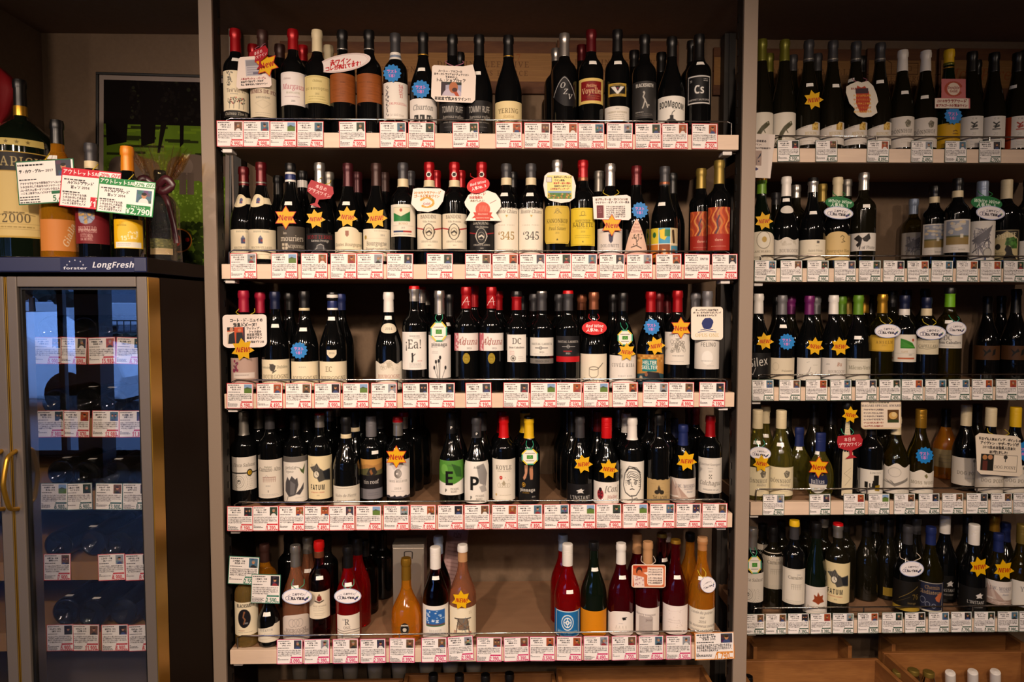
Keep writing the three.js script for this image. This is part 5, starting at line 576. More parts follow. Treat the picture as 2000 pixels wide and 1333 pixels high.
function priceCard(sh, x, price, o = {}) {
  const S = shelves[sh], left = sh[0] === 'L', w = o.w ?? (left ? 0.077 : 0.0705), h = o.h ?? (left ? 0.0745 : 0.0685), ink = o.ink ?? (left ? (sh === 'L5' ? '#c41058' : '#c8141f') : '#0f3a26');
  const n = near(S, x), key = sh + n.d, i = cardUsed[key] = (cardUsed[key] ?? -1) + 1;
  const where = Math.abs(n.x - x) > 40 ? `at the gap ${x < n.x ? 'left' : 'right'} of` : i ? 'just beside' : 'below';
  const ordn = where.startsWith('at') && i ? ['', 'second ', 'third ', 'fourth '][i] : '';
  const edge = o.ink ? 'large orange-priced card' : left ? 'red-edged card' : 'green-edged card';
  const rect = cardAtlas.add(130 * w / h, 130, '#efe9e6', cardPrint(price, ink, o.word));
  const p = at(x, S.py, S.z0), g = thing('price_card', `${ordn}${ordn ? 'card' : edge} ${price} ${where} ${n.d}`, 'price card', V(p.x, S.y - FAS + 0.001 + (o.dy ?? 0), S.z0 + 0.003 + (o.dz ?? 0)));
  const geo = box(w, h, 0.0009, 0, h / 2, 0), uv = geo.attributes.uv;
  for (let k = 0; k < uv.count; k++) { const f = k >= 16 && k < 20; uv.setXY(k, rect.u0 + (f ? uv.getX(k) : 0.5) * (rect.u1 - rect.u0), rect.v0 + (f ? uv.getY(k) : 0.45) * (rect.v1 - rect.v0)); }
  mesh('card', geo, rect.mat, g);
  mesh('holder', merge([box(w * 0.9, 0.003, 0.0024, 0, 0.0012, -0.0008), box(0.012, 0.02, 0.0012, 0, 0.03, -0.0014)]), M.whitePlastic, g);
  g.rotation.set(R(-2.0 + rr(-1.2, 1.2)), R(rr(-1.6, 1.6)), R(o.roll ?? rr(-0.9, 0.9)));
  return g;
}
const cards = (sh, list, oo = {}) => list.forEach(([x, p, o]) => priceCard(sh, x, p, { ...oo, ...o }));
cards('L1', [[450, '2,990'], [502, '4,990'], [553, '3,590'], [606, '2,190'], [689, '2,990'], [768, '2,490'], [823, '4,290'], [910, '4,490'], [994, '3,190'], [1049, '2,690'], [1103, '2,390'], [1155, '3,890'], [1210, '3,890'], [1266, '4,890'], [1318, '2,790'], [1376, '2,290']]);
cards('L2', [[476, '2,290'], [556, '2,990'], [614, '4,390'], [671, '2,890'], [723, '2,890'], [781, '2,590'], [859, '3,190'], [934, '4,190'], [987, '3,290'], [1040, '2,590'], [1091, '6,690'], [1141, '2,690'], [1195, '3,490'], [1249, '3,590'], [1306, '2,690'], [1361, '2,090', { word: 'INTO' }], [1415, '2,690']]);
cards('L3', [[469, '5,190'], [527, '4,490'], [583, '4,190'], [640, '3,990'], [695, '3,490'], [750, '3,390'], [812, '2,190'], [863, '2,190'], [935, '2,190'], [1008, '2,290'], [1061, '2,390'], [1111, '3,590'], [1164, '3,290'], [1221, '3,090'], [1280, '2,390'], [1330, '4,990'], [1390, '2,190']]);
cards('L4', [[469, '1,190'], [519, '1,390'], [570, '1,490'], [619, '1,490'], [668, '1,590'], [720, '1,590'], [774, '1,690'], [826, '1,690'], [880, '1,690'], [932, '1,790'], [985, '1,790'], [1035, '1,890'], [1087, '1,890'], [1138, '1,990'], [1189, '1,990'], [1241, '1,990'], [1293, '1,990'], [1344, '1,990'], [1395, '1,990']]);
cards('L5', [[566, '3,090'], [619, '2,390'], [675, '2,590'], [729, '2,390'], [785, '3,390'], [848, '2,290'], [901, '2,390', { dy: .004, roll: 3 }], [955, '2,390'], [1009, '3,390'], [1059, '3,590'], [1111, '4,390'], [1164, '4,490'], [1219, '1,700'], [1271, '3,056'], [1325, '3,500'], [1395, '1,790', { ink: '#d27a14', w: .122, h: .083, roll: 1, dz: .003 }]]);
cards('R1', [[1540, '2,190'], [1614, '4,490'], [1714, '4,890'], [1800, '2,490'], [1866, '4,090'], [1933, '2,790']], {});
cards('R2', [[1494, '4,790'], [1545, '3,290'], [1597, '2,990'], [1650, '2,290'], [1698, '3,000'], [1745, '2,490'], [1793, '3,190'], [1839, '2,590'], [1888, '2,790'], [1934, '2,090'], [1980, '2,190']]);
cards('R3', [[1490, '3,990'], [1542, '5,890'], [1594, '5,290'], [1642, '4,590'], [1691, '2,690'], [1738, '2,490'], [1781, '2,390'], [1827, '3,290'], [1873, '2,190'], [1918, '2,390'], [1965, '2,790'], [2006, '2,590']]);
cards('R4', [[1510, '2,990'], [1601, '2,590'], [1668, '2,490'], [1716, '2,790'], [1766, '2,490'], [1814, '4,490'], [1860, '2,190'], [1908, '2,990'], [1955, '2,790'], [1999, '2,490']]);
cards('R5', [[1472, '1,190'], [1515, '1,190'], [1559, '1,390'], [1603, '1,390'], [1646, '1,490'], [1695, '1,590'], [1742, '1,590'], [1787, '1,690'], [1833, '1,790'], [1877, '1,790'], [1922, '1,890'], [1968, '1,990'], [2010, '1,990']]);

// ---------------------------------------------------------------- shop tags hung on or clipped to the bottles
function plateGeo(pts, rect, w, h, t = 0.0012) {   // outline in -.5...5 units, printed on its face
  const s = new THREE.Shape(pts.map(([x, y]) => new THREE.Vector2(x * w, y * h))), g = new THREE.ExtrudeGeometry(s, { depth: t, bevelEnabled: false, curveSegments: 4 });
  g.translate(0, 0, -t);
  const p = g.attributes.position, uv = g.attributes.uv;
  for (let i = 0; i < p.count; i++) uv.setXY(i, rect.u0 + (rect.u1 - rect.u0) * (p.getX(i) / w + .5), rect.v0 + (rect.v1 - rect.v0) * (p.getY(i) / h + .5));
  return g;
}
const starPts = (n, inner, turn = 0) => Array.from({ length: 2 * n }, (_, i) => { const a = Math.PI / 2 + turn + i * Math.PI / n, r = i % 2 ? inner : .5; return [r * Math.cos(a), r * Math.sin(a)]; });
const ellPts = Array.from({ length: 36 }, (_, i) => [.5 * Math.cos(i / 18 * Math.PI), .5 * Math.sin(i / 18 * Math.PI)]);
const rrect = (q) => { const o = []; [[.5, .5], [-.5, .5], [-.5, -.5], [.5, -.5]].forEach(([x, y], k) => { const r = Array.isArray(q) ? q[k] : q, cx0 = x - Math.sign(x) * r, cy0 = y - Math.sign(y) * r; for (let i = 0; i <= 5; i++) { const a = k * Math.PI / 2 + i / 5 * Math.PI / 2; o.push([cx0 + r * Math.cos(a), cy0 + r * Math.sin(a)]); } }); return o; };
const tagN = {};
function shopTag(sh, x, y, wpx, hpx, kind, o = {}) {
  const S = shelves[sh], zz = (o.z ?? S.z0 - 0.0095) + (o.dz ?? 0), p = at(x, y, zz), k = p.distanceTo(CAM) / F * 1.0, w = wpx * k, h = hpx * k, K = TAGS[kind], n = near(S, x);
  const key = kind + n.d, i = tagN[key] = (tagN[key] ?? -1) + 1;
  const rect = cardAtlas.add(K.res ?? 110, (K.res ?? 110) * hpx / wpx, K.bg, K.draw);
  const g = thing(K.name, K.pts !== ellPts && !['New', 'NEW', 'last', 'eu', 'glass', 'noteG'].includes(kind) || kind === 'redWine' ? `${K.say}, ${S.say}` : `${K.say} before ${n.d}`, K.cat, p);
  mesh(K.part ?? 'plate', plateGeo(K.pts, rect, w, h), rect.mat, g);
  if (K.ribbon && !o.bare) { const m = o.rib ?? K.ribbon, a = o.rx ?? .35; for (const s of [-1, 1]) mesh('ribbon', tube([V(0.1 * s * w * .2, h * .44, -0.0016), V(s * w * a * .6, h * .44 + 0.012, -0.006), V(s * w * a * .5, h * .44 + 0.024, -0.02)], 0.0011, 8, 6), ribbonM[m], g); }
  if (o.stick) mesh('clip', box(0.006, 0.012, 0.004, 0, -h / 2 + 0.004, -0.003), M.whitePlastic, g);
  g.rotation.set(R(o.tip ?? -3), R(o.turn ?? 0), R(o.roll ?? 0));
  return g;
}
const ribbonM = { teal: std('#2f9a72', 0.4), pink: std('#b06a80', 0.5), yellow: std('#c8b02c', 0.35), green: std('#2f8a44', 0.4), red: std('#b0141c', 0.4), white: std('#c9b8a8', 0.5) };
const newStar = (txt, n, f) => ({ name: 'new_star_card', say: n === 6 ? 'six-pointed yellow star marked New' : 'small yellow star marked NEW', cat: 'star card', bg: '#dba800', res: 96, pts: starPts(n, n === 6 ? .29 : .31, n === 6 ? 0 : .12), draw: () => { if (n === 6) { c.strokeStyle = '#b8281c'; c.lineWidth = .03 * W; c.beginPath(); starPts(n, .29).forEach(([x, y], i) => (i ? c.lineTo((x * .97 + .5) * W, (.5 - y * .97) * H) : c.moveTo((x * .97 + .5) * W, (.5 - y * .97) * H))); c.closePath(); c.stroke(); } T(txt, .5, .52, n === 6 ? .26 : .24, '#a3080c', f, { sy: 1.2 }); } });
const thisWine = () => { Ci(.5, .5, .48, '#8a9ac8', .02, .48 * H / W); J('このワイン', .55, .36, .085, '#2a2430', .16); J('飲んで納得', .52, .62, .09, '#1c1820', .2); Ci(.18, .6, .06, '#55506a', .014); Ci(.27, .6, .06, '#55506a', .014); Ln([[.2, .45], [.28, .38]], '#6a6a8a', .012); Ci(.84, .62, .04, '#3a3c6a'); Ci(.78, .7, .04, '#3a3c6a'); Ci(.88, .54, .025, '#5a8a5a'); Ln([[.84, .2], [.74, .5]], '#8a8aa8', .01); };
const TAGS = {
  New: newStar('New', 6, 'N'), NEW: newStar('NEW!', 7, 'I'),
  last: { name: 'last_bottles_seal', say: 'blue wavy-edged last-bottle seal', cat: 'seal', bg: '#1b78c0', res: 84, pts: Array.from({ length: 64 }, (_, i) => { const a = i / 32 * Math.PI, r = .46 + .04 * Math.cos(a * 13); return [r * Math.cos(a), r * Math.sin(a)]; }), draw: () => { J('ラスト', .5, .4, .2, '#d27ac0', .17); J('1本!', .5, .64, .2, '#d27ac0', .17); } },
  oval: { name: 'tasting_oval_tag', say: 'white oval tasting tag', cat: 'hang tag', bg: '#ebe5e6', res: 120, pts: ellPts, ribbon: 'teal', draw: thisWine },
  redNo2: { name: 'ranking_oval_tag', say: 'red oval ranking tag', cat: 'hang tag', bg: '#cc1018', res: 120, pts: ellPts, ribbon: 'red', draw: () => { T('Red Wine', .5, .36, .16, '#f2dede', 'I'); J('人気No.2', .5, .64, .15, '#f6e8e6', .18); } },
  redNo3: { name: 'ranking_oval_tag', say: 'red oval ranking tag', cat: 'hang tag', bg: '#cc1018', res: 110, pts: ellPts, ribbon: 'red', draw: () => { T('Red Wine', .5, .38, .16, '#f2dede', 'I'); J('人気No.3', .5, .64, .15, '#f6e8e6', .18); } },
  white1: { name: 'ranking_oval_tag', say: 'green oval ranking tag', cat: 'hang tag', bg: '#0a6a34', res: 120, pts: ellPts, ribbon: 'green', draw: () => { T('White Wine', .5, .36, .15, '#d8e4d4', 'I'); J('人気No.1', .5, .66, .14, '#d8e4d4', .18); } },
  eu: { name: 'organic_mark_tag', say: 'octagonal organic-farming tag', cat: 'hang tag', bg: '#ece6da', res: 90, pts: Array.from({ length: 8 }, (_, i) => [.52 * Math.cos((i + .5) * Math.PI / 4), .52 * Math.sin((i + .5) * Math.PI / 4)]), ribbon: 'teal', draw: () => { for (let i = 0; i < 8; i++) { const a = (i + .5) * Math.PI / 4, b = (i + 1.5) * Math.PI / 4; Ln([[.5 + .49 * Math.cos(a), .5 + .49 * Math.sin(a)], [.5 + .49 * Math.cos(b), .5 + .49 * Math.sin(b)]], i % 2 ? '#3a9a78' : '#d8c034', .09); } Rc(.32, .4, .36, .22, '#3f8a2c'); for (let i = 0; i < 9; i++) Ci(.42 + .02 * i, .5 + .05 * Math.sin(i), .012, '#cfe0c0'); Txc(.5, .27, .6, 1, 1, '#444', .035); Txc(.5, .72, .5, 1, 1, '#444', .035); } },
  glass: { name: 'glass_of_the_day_tag', say: 'red wineglass-shaped tag', cat: 'hang tag', bg: '#a8222c', res: 110, pts: [[-.45, .5], [.4, .5], [.5, .25], [.44, 0], [.2, -.12], [.06, -.18], [.05, -.36], [.2, -.48], [.2, -.5], [-.2, -.5], [-.2, -.48], [-.05, -.36], [-.06, -.18], [-.22, -.12], [-.46, 0], [-.5, .25]], ribbon: 'teal', draw: () => { J('本日の', .5, .18, .15, '#ecd0cc', .13); J('グラスワイン', .5, .4, .15, '#ecd0cc', .13); } },
  redWine: { name: 'best_seller_oval_sign', say: 'large white oval sign with red lettering', cat: 'sign', bg: '#e4d8d4', res: 220, pts: ellPts, draw: () => { Ci(.5, .5, .47, '#c8a8a4', .008, .47 * H / W); Ci(.5, .5, .44, '#b5a09c', .005, .43 * H / W); J('赤ワイン、', .5, .38, .1, '#b01018', .17); J('コレが売れてます!', .5, .68, .08, '#b01018', .18); } },
  maker: { name: 'winemaker_card', say: 'white clipped-corner card with a bald man portrait', cat: 'pop card', bg: '#ebddd2', res: 200, pts: [[-.46, .44], [.2, .44], [.42, .5], [.5, .2], [.5, -.42], [.43, -.5], [-.38, -.5], [-.5, -.38], [-.5, .4]], ribbon: 'pink', draw: () => { J('ルートー・フルコーと', .42, .2, .055, '#2a2422', .15); J('南オーストラリアのナチュラリスト', .45, .28, .05, '#2a2422', .15); J('第三世の1人', .45, .35, .05, '#2a2422', .15); J('トム・ショブルック', .44, .43, .075, '#1c1816', .16); c.save(); c.beginPath(); c.rect(.22 * W, .48 * H, .46 * W, .36 * H); c.clip(); Rc(.22, .48, .46, .36, '#9498b4'); Rc(.22, .48, .46, .07, '#26302c'); Rc(.22, .5, .14, .4, '#3a2c34'); Rc(.32, .56, .1, .28, '#a8a4b8'); Ci(.48, .9, .24, '#c0b4c4'); Ci(.5, .62, .1, '#b06a44', 0, .13); Ci(.53, .68, .06, '#4a2620', 0, .05); Po([[.5, .74], [.58, .72], [.64, .84], [.56, .84]], '#b04a2c'); c.restore(); J('寝起きで飲めるワイン?!', .5, .91, .075, '#1c1816', .17); } },
  price1: { name: 'chateau_note_card', say: 'white trapezoid note card with grey label photo', cat: 'pop card', bg: '#e8d8ce', res: 150, pts: [[-.32, .5], [.4, .5], [.5, .42], [.5, -.44], [.44, -.5], [-.44, -.5], [-.5, -.42], [-.38, .44]], draw: () => { Rc(.3, .1, .45, .52, '#b8b4ba'); Rc(.32, .12, .4, .18, '#8a8890'); for (let i = 0; i < 4; i++) Rc(.34, .34 + i * .07, .38, .025, '#8f8a98'); Rc(.5, .5, .22, .08, '#6a6678'); J('人気のランシュ・バージュ', .5, .7, .06, '#8a2428', .17); J('同じ第であるラ・ス最が', .46, .79, .058, '#2a2222', .17); J('数ら 新本を最しているワイン!', .52, .88, .055, '#2a2222', .17); } },
  gold: { name: 'gold_award_card', say: 'white D-shaped card with a gold laurel', cat: 'pop card', bg: '#efe4dc', res: 160, pts: [[-.44, .46], [-.3, .5], [.36, .48], [.5, .36], [.44, -.05], [.28, -.36], [0, -.5], [-.32, -.44], [-.5, -.16]], draw: () => { J('2018サクラアワード', .48, .2, .085, '#b5742c', .17); J('ゴールド受賞ワイン', .47, .34, .085, '#b5742c', .17); for (let i = 0; i < 26; i++) { const a = 2.2 + i * .19; if (Math.abs(a - 4.71) > .1) Ci(.46 + .2 * Math.cos(a + 1.55), .6 - .0 + .2 * Math.sin(a + 1.55) * .9, .035, i % 2 ? '#c89434' : '#d8a84a'); } Ci(.46, .6, .12, '#efe0dc'); T('Gold', .46, .66, .09, '#8a3a34', 'S'); } },
  speech: { name: 'guide_award_card', say: 'white speech-bubble card with a red ribbon medal', cat: 'pop card', bg: '#f2e8dc', res: 160, pts: [[-.1, .5], [.14, .5], [.36, .4], [.48, .2], [.5, -.02], [.36, -.24], [.5, -.5], [-.48, -.5], [-.34, -.22], [-.48, 0], [-.5, .12], [-.4, .34], [-.26, .46]], draw: () => { J('イヴァン・ド', .36, .12, .07, '#a83a34', .17); J('最高新受に', .32, .23, .075, '#a83a34', .18); J('売気でした人!', .36, .34, .06, '#6a5a3c', .16); Ci(.5, .62, .2, '#d0503c'); Po([[.24, .72], [.76, .72], [.72, .82], [.8, .92], [.7, .9], [.7, .98], [.3, .98], [.3, .9], [.2, .92], [.28, .82]], '#c8402e'); T('Bicchieri', .5, .78, .07, '#f0d0c4', 'n'); T('Gambero Rosso', .5, .9, .05, '#f0d8cc', 'n'); for (let i = 0; i < 6; i++) Ln([[.4 + i * .04, .5], [.42 + i * .04, .68]], '#e08a74', .012); Ln([[.7, .42], [.86, .32]], '#a88a84', .02); } },
  world: { name: 'blend_award_card', say: 'cushion-shaped white and yellow card with a vineyard photo', cat: 'pop card', bg: '#efe3d8', res: 150, pts: [[-.36, .46], [-.1, .5], [.22, .46], [.42, .34], [.5, .05], [.46, -.34], [.3, -.46], [.04, -.5], [-.3, -.42], [-.44, -.28], [-.5, .06], [-.46, .36]], draw: () => { Rc(.12, .12, .76, .74, '#efdc8a'); J('赤ボルドーブレンド', .6, .18, .062, '#2a2420', .17); J('ワイン売数', .5, .28, .062, '#2a2420', .17); J('「最第一」に2新も', .58, .37, .062, '#a8281c', .18); J('最いたこのワイン!', .6, .46, .062, '#2a2420', .17); J('人本受賞ヴィンテージ', .5, .55, .058, '#8a2a20', .17); Rc(.14, .62, .72, .26, '#7fa0c4'); Rc(.14, .68, .72, .2, '#4c7a2c'); for (let i = 0; i < 30; i++) Ci(rr(.16, .84), rr(.7, .84), .03, ['#b58a2c', '#8a5a2c', '#3a6a34', '#c0a044'][i % 4]); Rc(.1, .18, .16, .16, '#d8d4cc'); Fr(.1, .18, .16, .16, '#555', .01); Rc(.12, .87, .76, .04, '#efe3d8'); } },
  book: { name: 'guidebook_card', say: 'white card picturing a maroon guidebook', cat: 'pop card', bg: '#efe6e0', res: 170, pts: [[-.5, .44], [.4, .5], [.5, .42], [.5, -.42], [.44, -.5], [-.48, -.44]], ribbon: 'yellow', draw: () => { J('「プラッターズ・ガイド2018」', .5, .17, .06, '#5a3a2a', .17); J('ワイナリー・オブ・ザ・イヤー受賞', .52, .29, .056, '#2a2222', .17); Rc(.1, .4, .18, .5, '#6a1c28'); Rc(.28, .41, .025, .48, '#d8ccc4'); Txc(.19, .5, .1, 3, .08, '#b58a8a', .012); for (let i = 0; i < 6; i++) J(Array.from({ length: 12 }, (_, k) => KEYS[(i * 7 + k * 5) % KEYS.length]).join(''), .35, .46 + i * .08, .042, '#3a3232', .17, 'l'); } },
  nuits: { name: 'new_domaine_card', say: 'white card with a photo of two people', cat: 'pop card', bg: '#eadcd4', res: 170, pts: rrect([.1, .1, .14, .16]), ribbon: 'yellow', draw: () => { J('コート・ド・ニュイの', .54, .17, .075, '#1c1816', .16); J('新星ドメーヌ!', .52, .31, .085, '#1c1816', .17); c.save(); c.beginPath(); c.rect(.1 * W, .38 * H, .4 * W, .5 * H); c.clip(); Rc(.1, .38, .4, .5, '#c8502c'); Rc(.1, .38, .16, .1, '#1c1a1c'); Rc(.46, .38, .04, .5, '#3a2438'); Ci(.2, .44, .045, '#c08a70'); Po([[.1, .52], [.26, .5], [.28, .88], [.1, .88]], '#d8c4b0'); Po([[.14, .6], [.26, .52], [.28, .88], [.12, .88]], '#23262a'); Ci(.38, .47, .04, '#c8805c'); Po([[.31, .54], [.45, .54], [.47, .88], [.3, .88]], '#26262c'); c.restore(); J('フィリップ・', .54, .42, .058, '#2a2422', .16, 'l'); J('シャルロの', .6, .52, .056, '#2a2422', .16, 'l'); J('の息子が作る', .54, .61, .06, '#2a2422', .16, 'l'); J('普通なワイン', .54, .7, .06, '#2a2422', .17, 'l'); J('お最新いですよ。', .54, .83, .05, '#2a2422', .16, 'l'); } },
  opus: { name: 'winemaker_emblem_card', say: 'white card with blue double-profile emblem', cat: 'pop card', bg: '#ecdfd0', res: 150, pts: rrect(.1), draw: () => { J('オーパスワンを手がけた', .5, .1, .066, '#1c1816', .17); J('ポール・ホブスがアルゼンチンで', .5, .18, .058, '#1c1816', .17); J('作る最高のマルベック!', .5, .26, .062, '#1c1816', .17); Po([[.44, .34], [.6, .33], [.68, .4], [.7, .47], [.67, .54], [.64, .62], [.6, .66], [.4, .66], [.36, .6], [.33, .5], [.36, .42]], '#1d2a66'); Ln([[.3, .7], [.5, .665], [.68, .69]], '#2c3a70', .022); Ln([[.22, .77], [.5, .72], [.78, .76]], '#55608a', .022); T('OPUS ONE', .5, .86, .15, '#c0ac74', 's'); } },
  rosePhoto: { name: 'recommendation_photo_card', say: 'photo card of a smiling man with text panel', cat: 'pop card', bg: '#c8683c', res: 150, pts: rrect(.1), ribbon: 'white', draw: () => { Fr(.015, .02, .97, .96, '#ecd8c8', .03); Rc(.05, .06, .4, .12, '#b0341c'); Po([[.04, .45], [.36, .55], [.38, .96], [.08, .96]], '#e0ccc4'); for (let i = 0; i < 16; i++) Ci(rr(.1, .36), rr(.5, .9), .02, '#b5888c'); Ci(.22, .28, .09, '#3a1c14', 0, .12); Ci(.23, .36, .07, '#c0663c', 0, .09); Po([[.46, .12], [.9, .12], [.93, .2], [.93, .84], [.88, .9], [.5, .9], [.46, .82], [.46, .46], [.34, .36], [.46, .32]], '#ead8cc'); for (let i = 0; i < 6; i++) J(Array.from({ length: 9 }, (_, k) => KEYS[(i * 11 + k * 3) % KEYS.length]).join(''), .49, .22 + i * .105 + (i > 2 ? .05 : 0), .045, '#3a2c2a', .17, 'l'); } },
  burst: { name: 'grape_leaf_note_card', say: 'white cloud-shaped card with orange lettering', cat: 'pop card', bg: '#ddd4c4', res: 130, pts: [[-.36, .42], [-.12, .5], [0, .46], [.2, .5], [.36, .36], [.46, .12], [.5, -.08], [.42, -.2], [.46, -.38], [.28, -.48], [.02, -.5], [-.14, -.46], [-.28, -.34], [-.24, -.26], [-.4, -.1], [-.5, .2], [-.48, .36]], ribbon: 'pink', draw: () => { Po([[.32, .3], [.36, .12], [.48, .18], [.6, .14], [.72, .3], [.74, .6], [.62, .86], [.42, .86], [.3, .6]], '#b03a1c'); Rc(.3, .2, .4, .14, '#3a2430'); for (let i = 0; i < 5; i++) J(Array.from({ length: 8 }, (_, k) => KEYS[(i * 5 + k * 9) % KEYS.length]).join(''), .5, .4 + i * .11, .07, i % 2 ? '#c8742c' : '#d8a03c', .18); J('赤も白も', .28, .2, .06, '#7c2420', .16); } },
  pink: { name: 'double_gold_award_card', say: 'pink award card with wineglass and laurel', cat: 'pop card', bg: '#c06a6a', res: 130, pts: [[-.28, .5], [.38, .5], [.38, -.14], [.5, -.16], [.5, -.5], [-.46, -.5], [-.46, -.16], [-.28, -.14]], draw: () => { Rc(.04, .66, .92, .34, '#e2d4c4'); for (let i = 0; i < 22; i++) { const a = .6 + i * .25; Ci(.55 + .22 * Math.cos(a), .34 + .22 * Math.sin(a), .035, '#a8452c'); } Ci(.55, .34, .17, '#e0ccb8'); T('Double', .55, .3, .09, '#7c2a24', 'S'); T('Gold', .55, .42, .09, '#7c2a24', 'S'); J('2018サクラアワード', .5, .75, .085, '#7c2420', .18); J('ダブルゴールド受賞ワイン', .5, .9, .072, '#7c2420', .18); } },
  award: { name: 'special_award_plaque', say: 'white rounded award card with oyster photo', cat: 'pop card', bg: '#e2d2be', res: 170, pts: rrect(.1), draw: () => { Fr(.02, .03, .96, .94, '#c0a878', .015); T('MAGAKI SPECIAL AWARD', .5, .2, .075, '#4a4650', 'S'); Txc(.45, .08, .5, 1, 1, '#776', .03); for (let i = 0; i < 6; i++) J(Array.from({ length: 12 }, (_, k) => KEYS[(i * 3 + k * 7) % KEYS.length]).join(''), .06, .34 + i * .11, .042, i > 3 ? '#7c2a20' : '#55484a', .18, 'l'); Rc(.66, .34, .28, .44, '#5a3c1c'); Ci(.8, .54, .11, '#c8a05c', 0, .09); Ci(.82, .5, .06, '#d8bc84'); Rc(.66, .68, .28, .1, '#2c3a1c'); } },
  dog: { name: 'winery_award_card', say: 'white clipped-corner card with small tree emblem', cat: 'pop card', bg: '#e4d6c2', res: 170, pts: [[-.42, .5], [.34, .48], [.42, .42], [.5, -.42], [.44, -.5], [-.34, -.5], [-.42, -.42], [-.5, .42]], ribbon: 'yellow', draw: () => { J('第日でも人気のドッグ・ポイントの', .5, .13, .054, '#241e1c', .17); J('アイヴァン・サザーランドが', .5, .23, .06, '#241e1c', .17); J('2019年の最新受人日賞に', .5, .33, .06, '#241e1c', .17); J('選ばれました!', .5, .44, .06, '#241e1c', .17); Rc(.14, .5, .26, .4, '#1c1c18'); Ci(.22, .58, .05, '#b07a4a'); Ci(.33, .57, .05, '#b5805c'); Po([[.18, .66], [.28, .66], [.28, .9], [.18, .9]], '#5a2c24'); Fr(.4, .5, .48, .4, '#6a6458', .008); Ln([[.64, .66], [.64, .56]], '#3a3630', .016); Ci(.64, .55, .04, '#3a3630'); T('DOG POINT', .64, .8, .08, '#55504a', 's'); } },
  sign: { name: 'direction_notice', say: 'white paper notice with blue arrow', cat: 'notice', bg: '#d8ccc4', res: 100, pts: [[-.5, .5], [.5, .5], [.34, -.5], [-.5, -.5]], draw: () => { J('私日案内の', .34, .16, .11, '#2a2226', .18); J('ワイン!', .26, .24, .09, '#2a2226', .16); J('こちらに第日あります!', .44, .32, .075, '#2a2226', .18); Rc(.06, .38, .36, .34, '#a08a80'); Po([[.3, .5], [.4, .42], [.38, .5], [.24, .58]], '#33303c'); Ci(.3, .62, .03, '#33303c'); Ln([[.22, .52], [.2, .7]], '#554a4c', .02); Po([[.06, .78], [.18, .78], [.18, .755], [.3, .80], [.18, .845], [.18, .825], [.06, .825]], '#2a2a5a'); } },
  noteG: { name: 'hanging_price_card', say: 'white hanging price card tied at the neck', cat: 'price card', bg: '#ebe4e0', res: 150, pts: rrect(.01), draw: cardPrint('2,590', '#1f6a52') },
};
const star6 = (sh, x, y, r = 44, o) => shopTag(sh, x, y, r, r, 'New', o), star7 = (sh, x, y, r = 38, o) => shopTag(sh, x, y, r, r, 'NEW', { roll: rr(-10, 10), ...o });
shopTag('L1', 494, 141, 60, 54, 'price1', { roll: 4 }); shopTag('L1', 506, 114, 42, 34, 'glass', { roll: 10, dz: .005, rib: 'pink', turn: -25 }); star6('L1', 521, 126, 44, { roll: 14, dz: .009, turn: -8 });
shopTag('L1', 671, 123, 101, 31, 'redWine', { roll: 5, turn: -12 }); shopTag('L1', 766, 143, 33, 33, 'last'); shopTag('L1', 822, 174, 34, 34, 'last'); shopTag('L1', 886, 162, 80, 70, 'maker', { roll: -2 });
star6('L2', 558, 425); star7('L2', 616, 428, 37); star7('L2', 678, 424, 40); star7('L2', 735, 426, 42);
shopTag('L2', 623, 381, 49, 44, 'glass', { roll: -18, rib: 'yellow' }); shopTag('L2', 836, 391, 64, 46, 'gold', { dz: .003 }); shopTag('L2', 943, 402, 70, 58, 'speech', { dz: .002 }); shopTag('L2', 934, 362, 44, 30, 'redNo3', { roll: 15, dz: .004 });
shopTag('L2', 1093, 366, 62, 60, 'world'); shopTag('L2', 1195, 406, 72, 48, 'book', { roll: 1 }); star6('L2', 1195, 440, 43, { dz: .003 }); shopTag('L2', 1250, 411, 32, 32, 'last');
shopTag('L3', 478, 647, 79, 60, 'nuits', { roll: 1 }); star7('L3', 474, 683, 42, { dz: .003 }); shopTag('L3', 584, 685, 32, 32, 'last'); shopTag('L3', 857, 648, 33, 40, 'eu'); shopTag('L3', 1161, 641, 48, 27, 'redNo2'); shopTag('L3', 1221, 660, 31, 31, 'eu', { turn: 6 }); star7('L3', 1224, 688, 36, { dz: .003 }); shopTag('L3', 1273, 639, 32, 32, 'last'); star7('L3', 1281, 676, 37); star6('L3', 1330, 641, 42); shopTag('L3', 1381, 632, 60, 62, 'opus');
star6('L4', 774, 893, 44, { z: -.07 }); star7('L4', 1139, 907, 37, { z: -.045 }); star7('L4', 1189, 917, 38, { z: -.04 }); star7('L4', 1341, 901, 39, { z: -.05 }); shopTag('L4', 1035, 893, 33, 32, 'eu', { z: -.055 });
shopTag('L5', 580, 1166, 52, 28, 'oval', { z: -.010 }); shopTag('L5', 679, 1165, 48, 27, 'oval', { z: -.018 }); star7('L5', 901, 1173, 36, { z: -.03 }); shopTag('L5', 1267, 1126, 62, 42, 'rosePhoto', { z: -.035, roll: -1 }); shopTag('L5', 1383, 1143, 27, 29, 'oval', { z: -.028, roll: 24, rib: 'yellow' }); shopTag('L5', 476, 1115, 52, 48, 'noteG', { roll: -3, z: -.002 }); shopTag('L5', 519, 1151, 50, 50, 'noteG', { roll: -2, z: .003 });
star7('R1', 1589, 195, 34); shopTag('R1', 1684, 194, 53, 60, 'burst', { roll: 2, dz: .004 }); shopTag('R1', 1859, 183, 58, 46, 'pink'); shopTag('R1', 1862, 226, 29, 28, 'last'); shopTag('R1', 1491, 305, 40, 78, 'sign', { z: ZR + .006, roll: -2 });
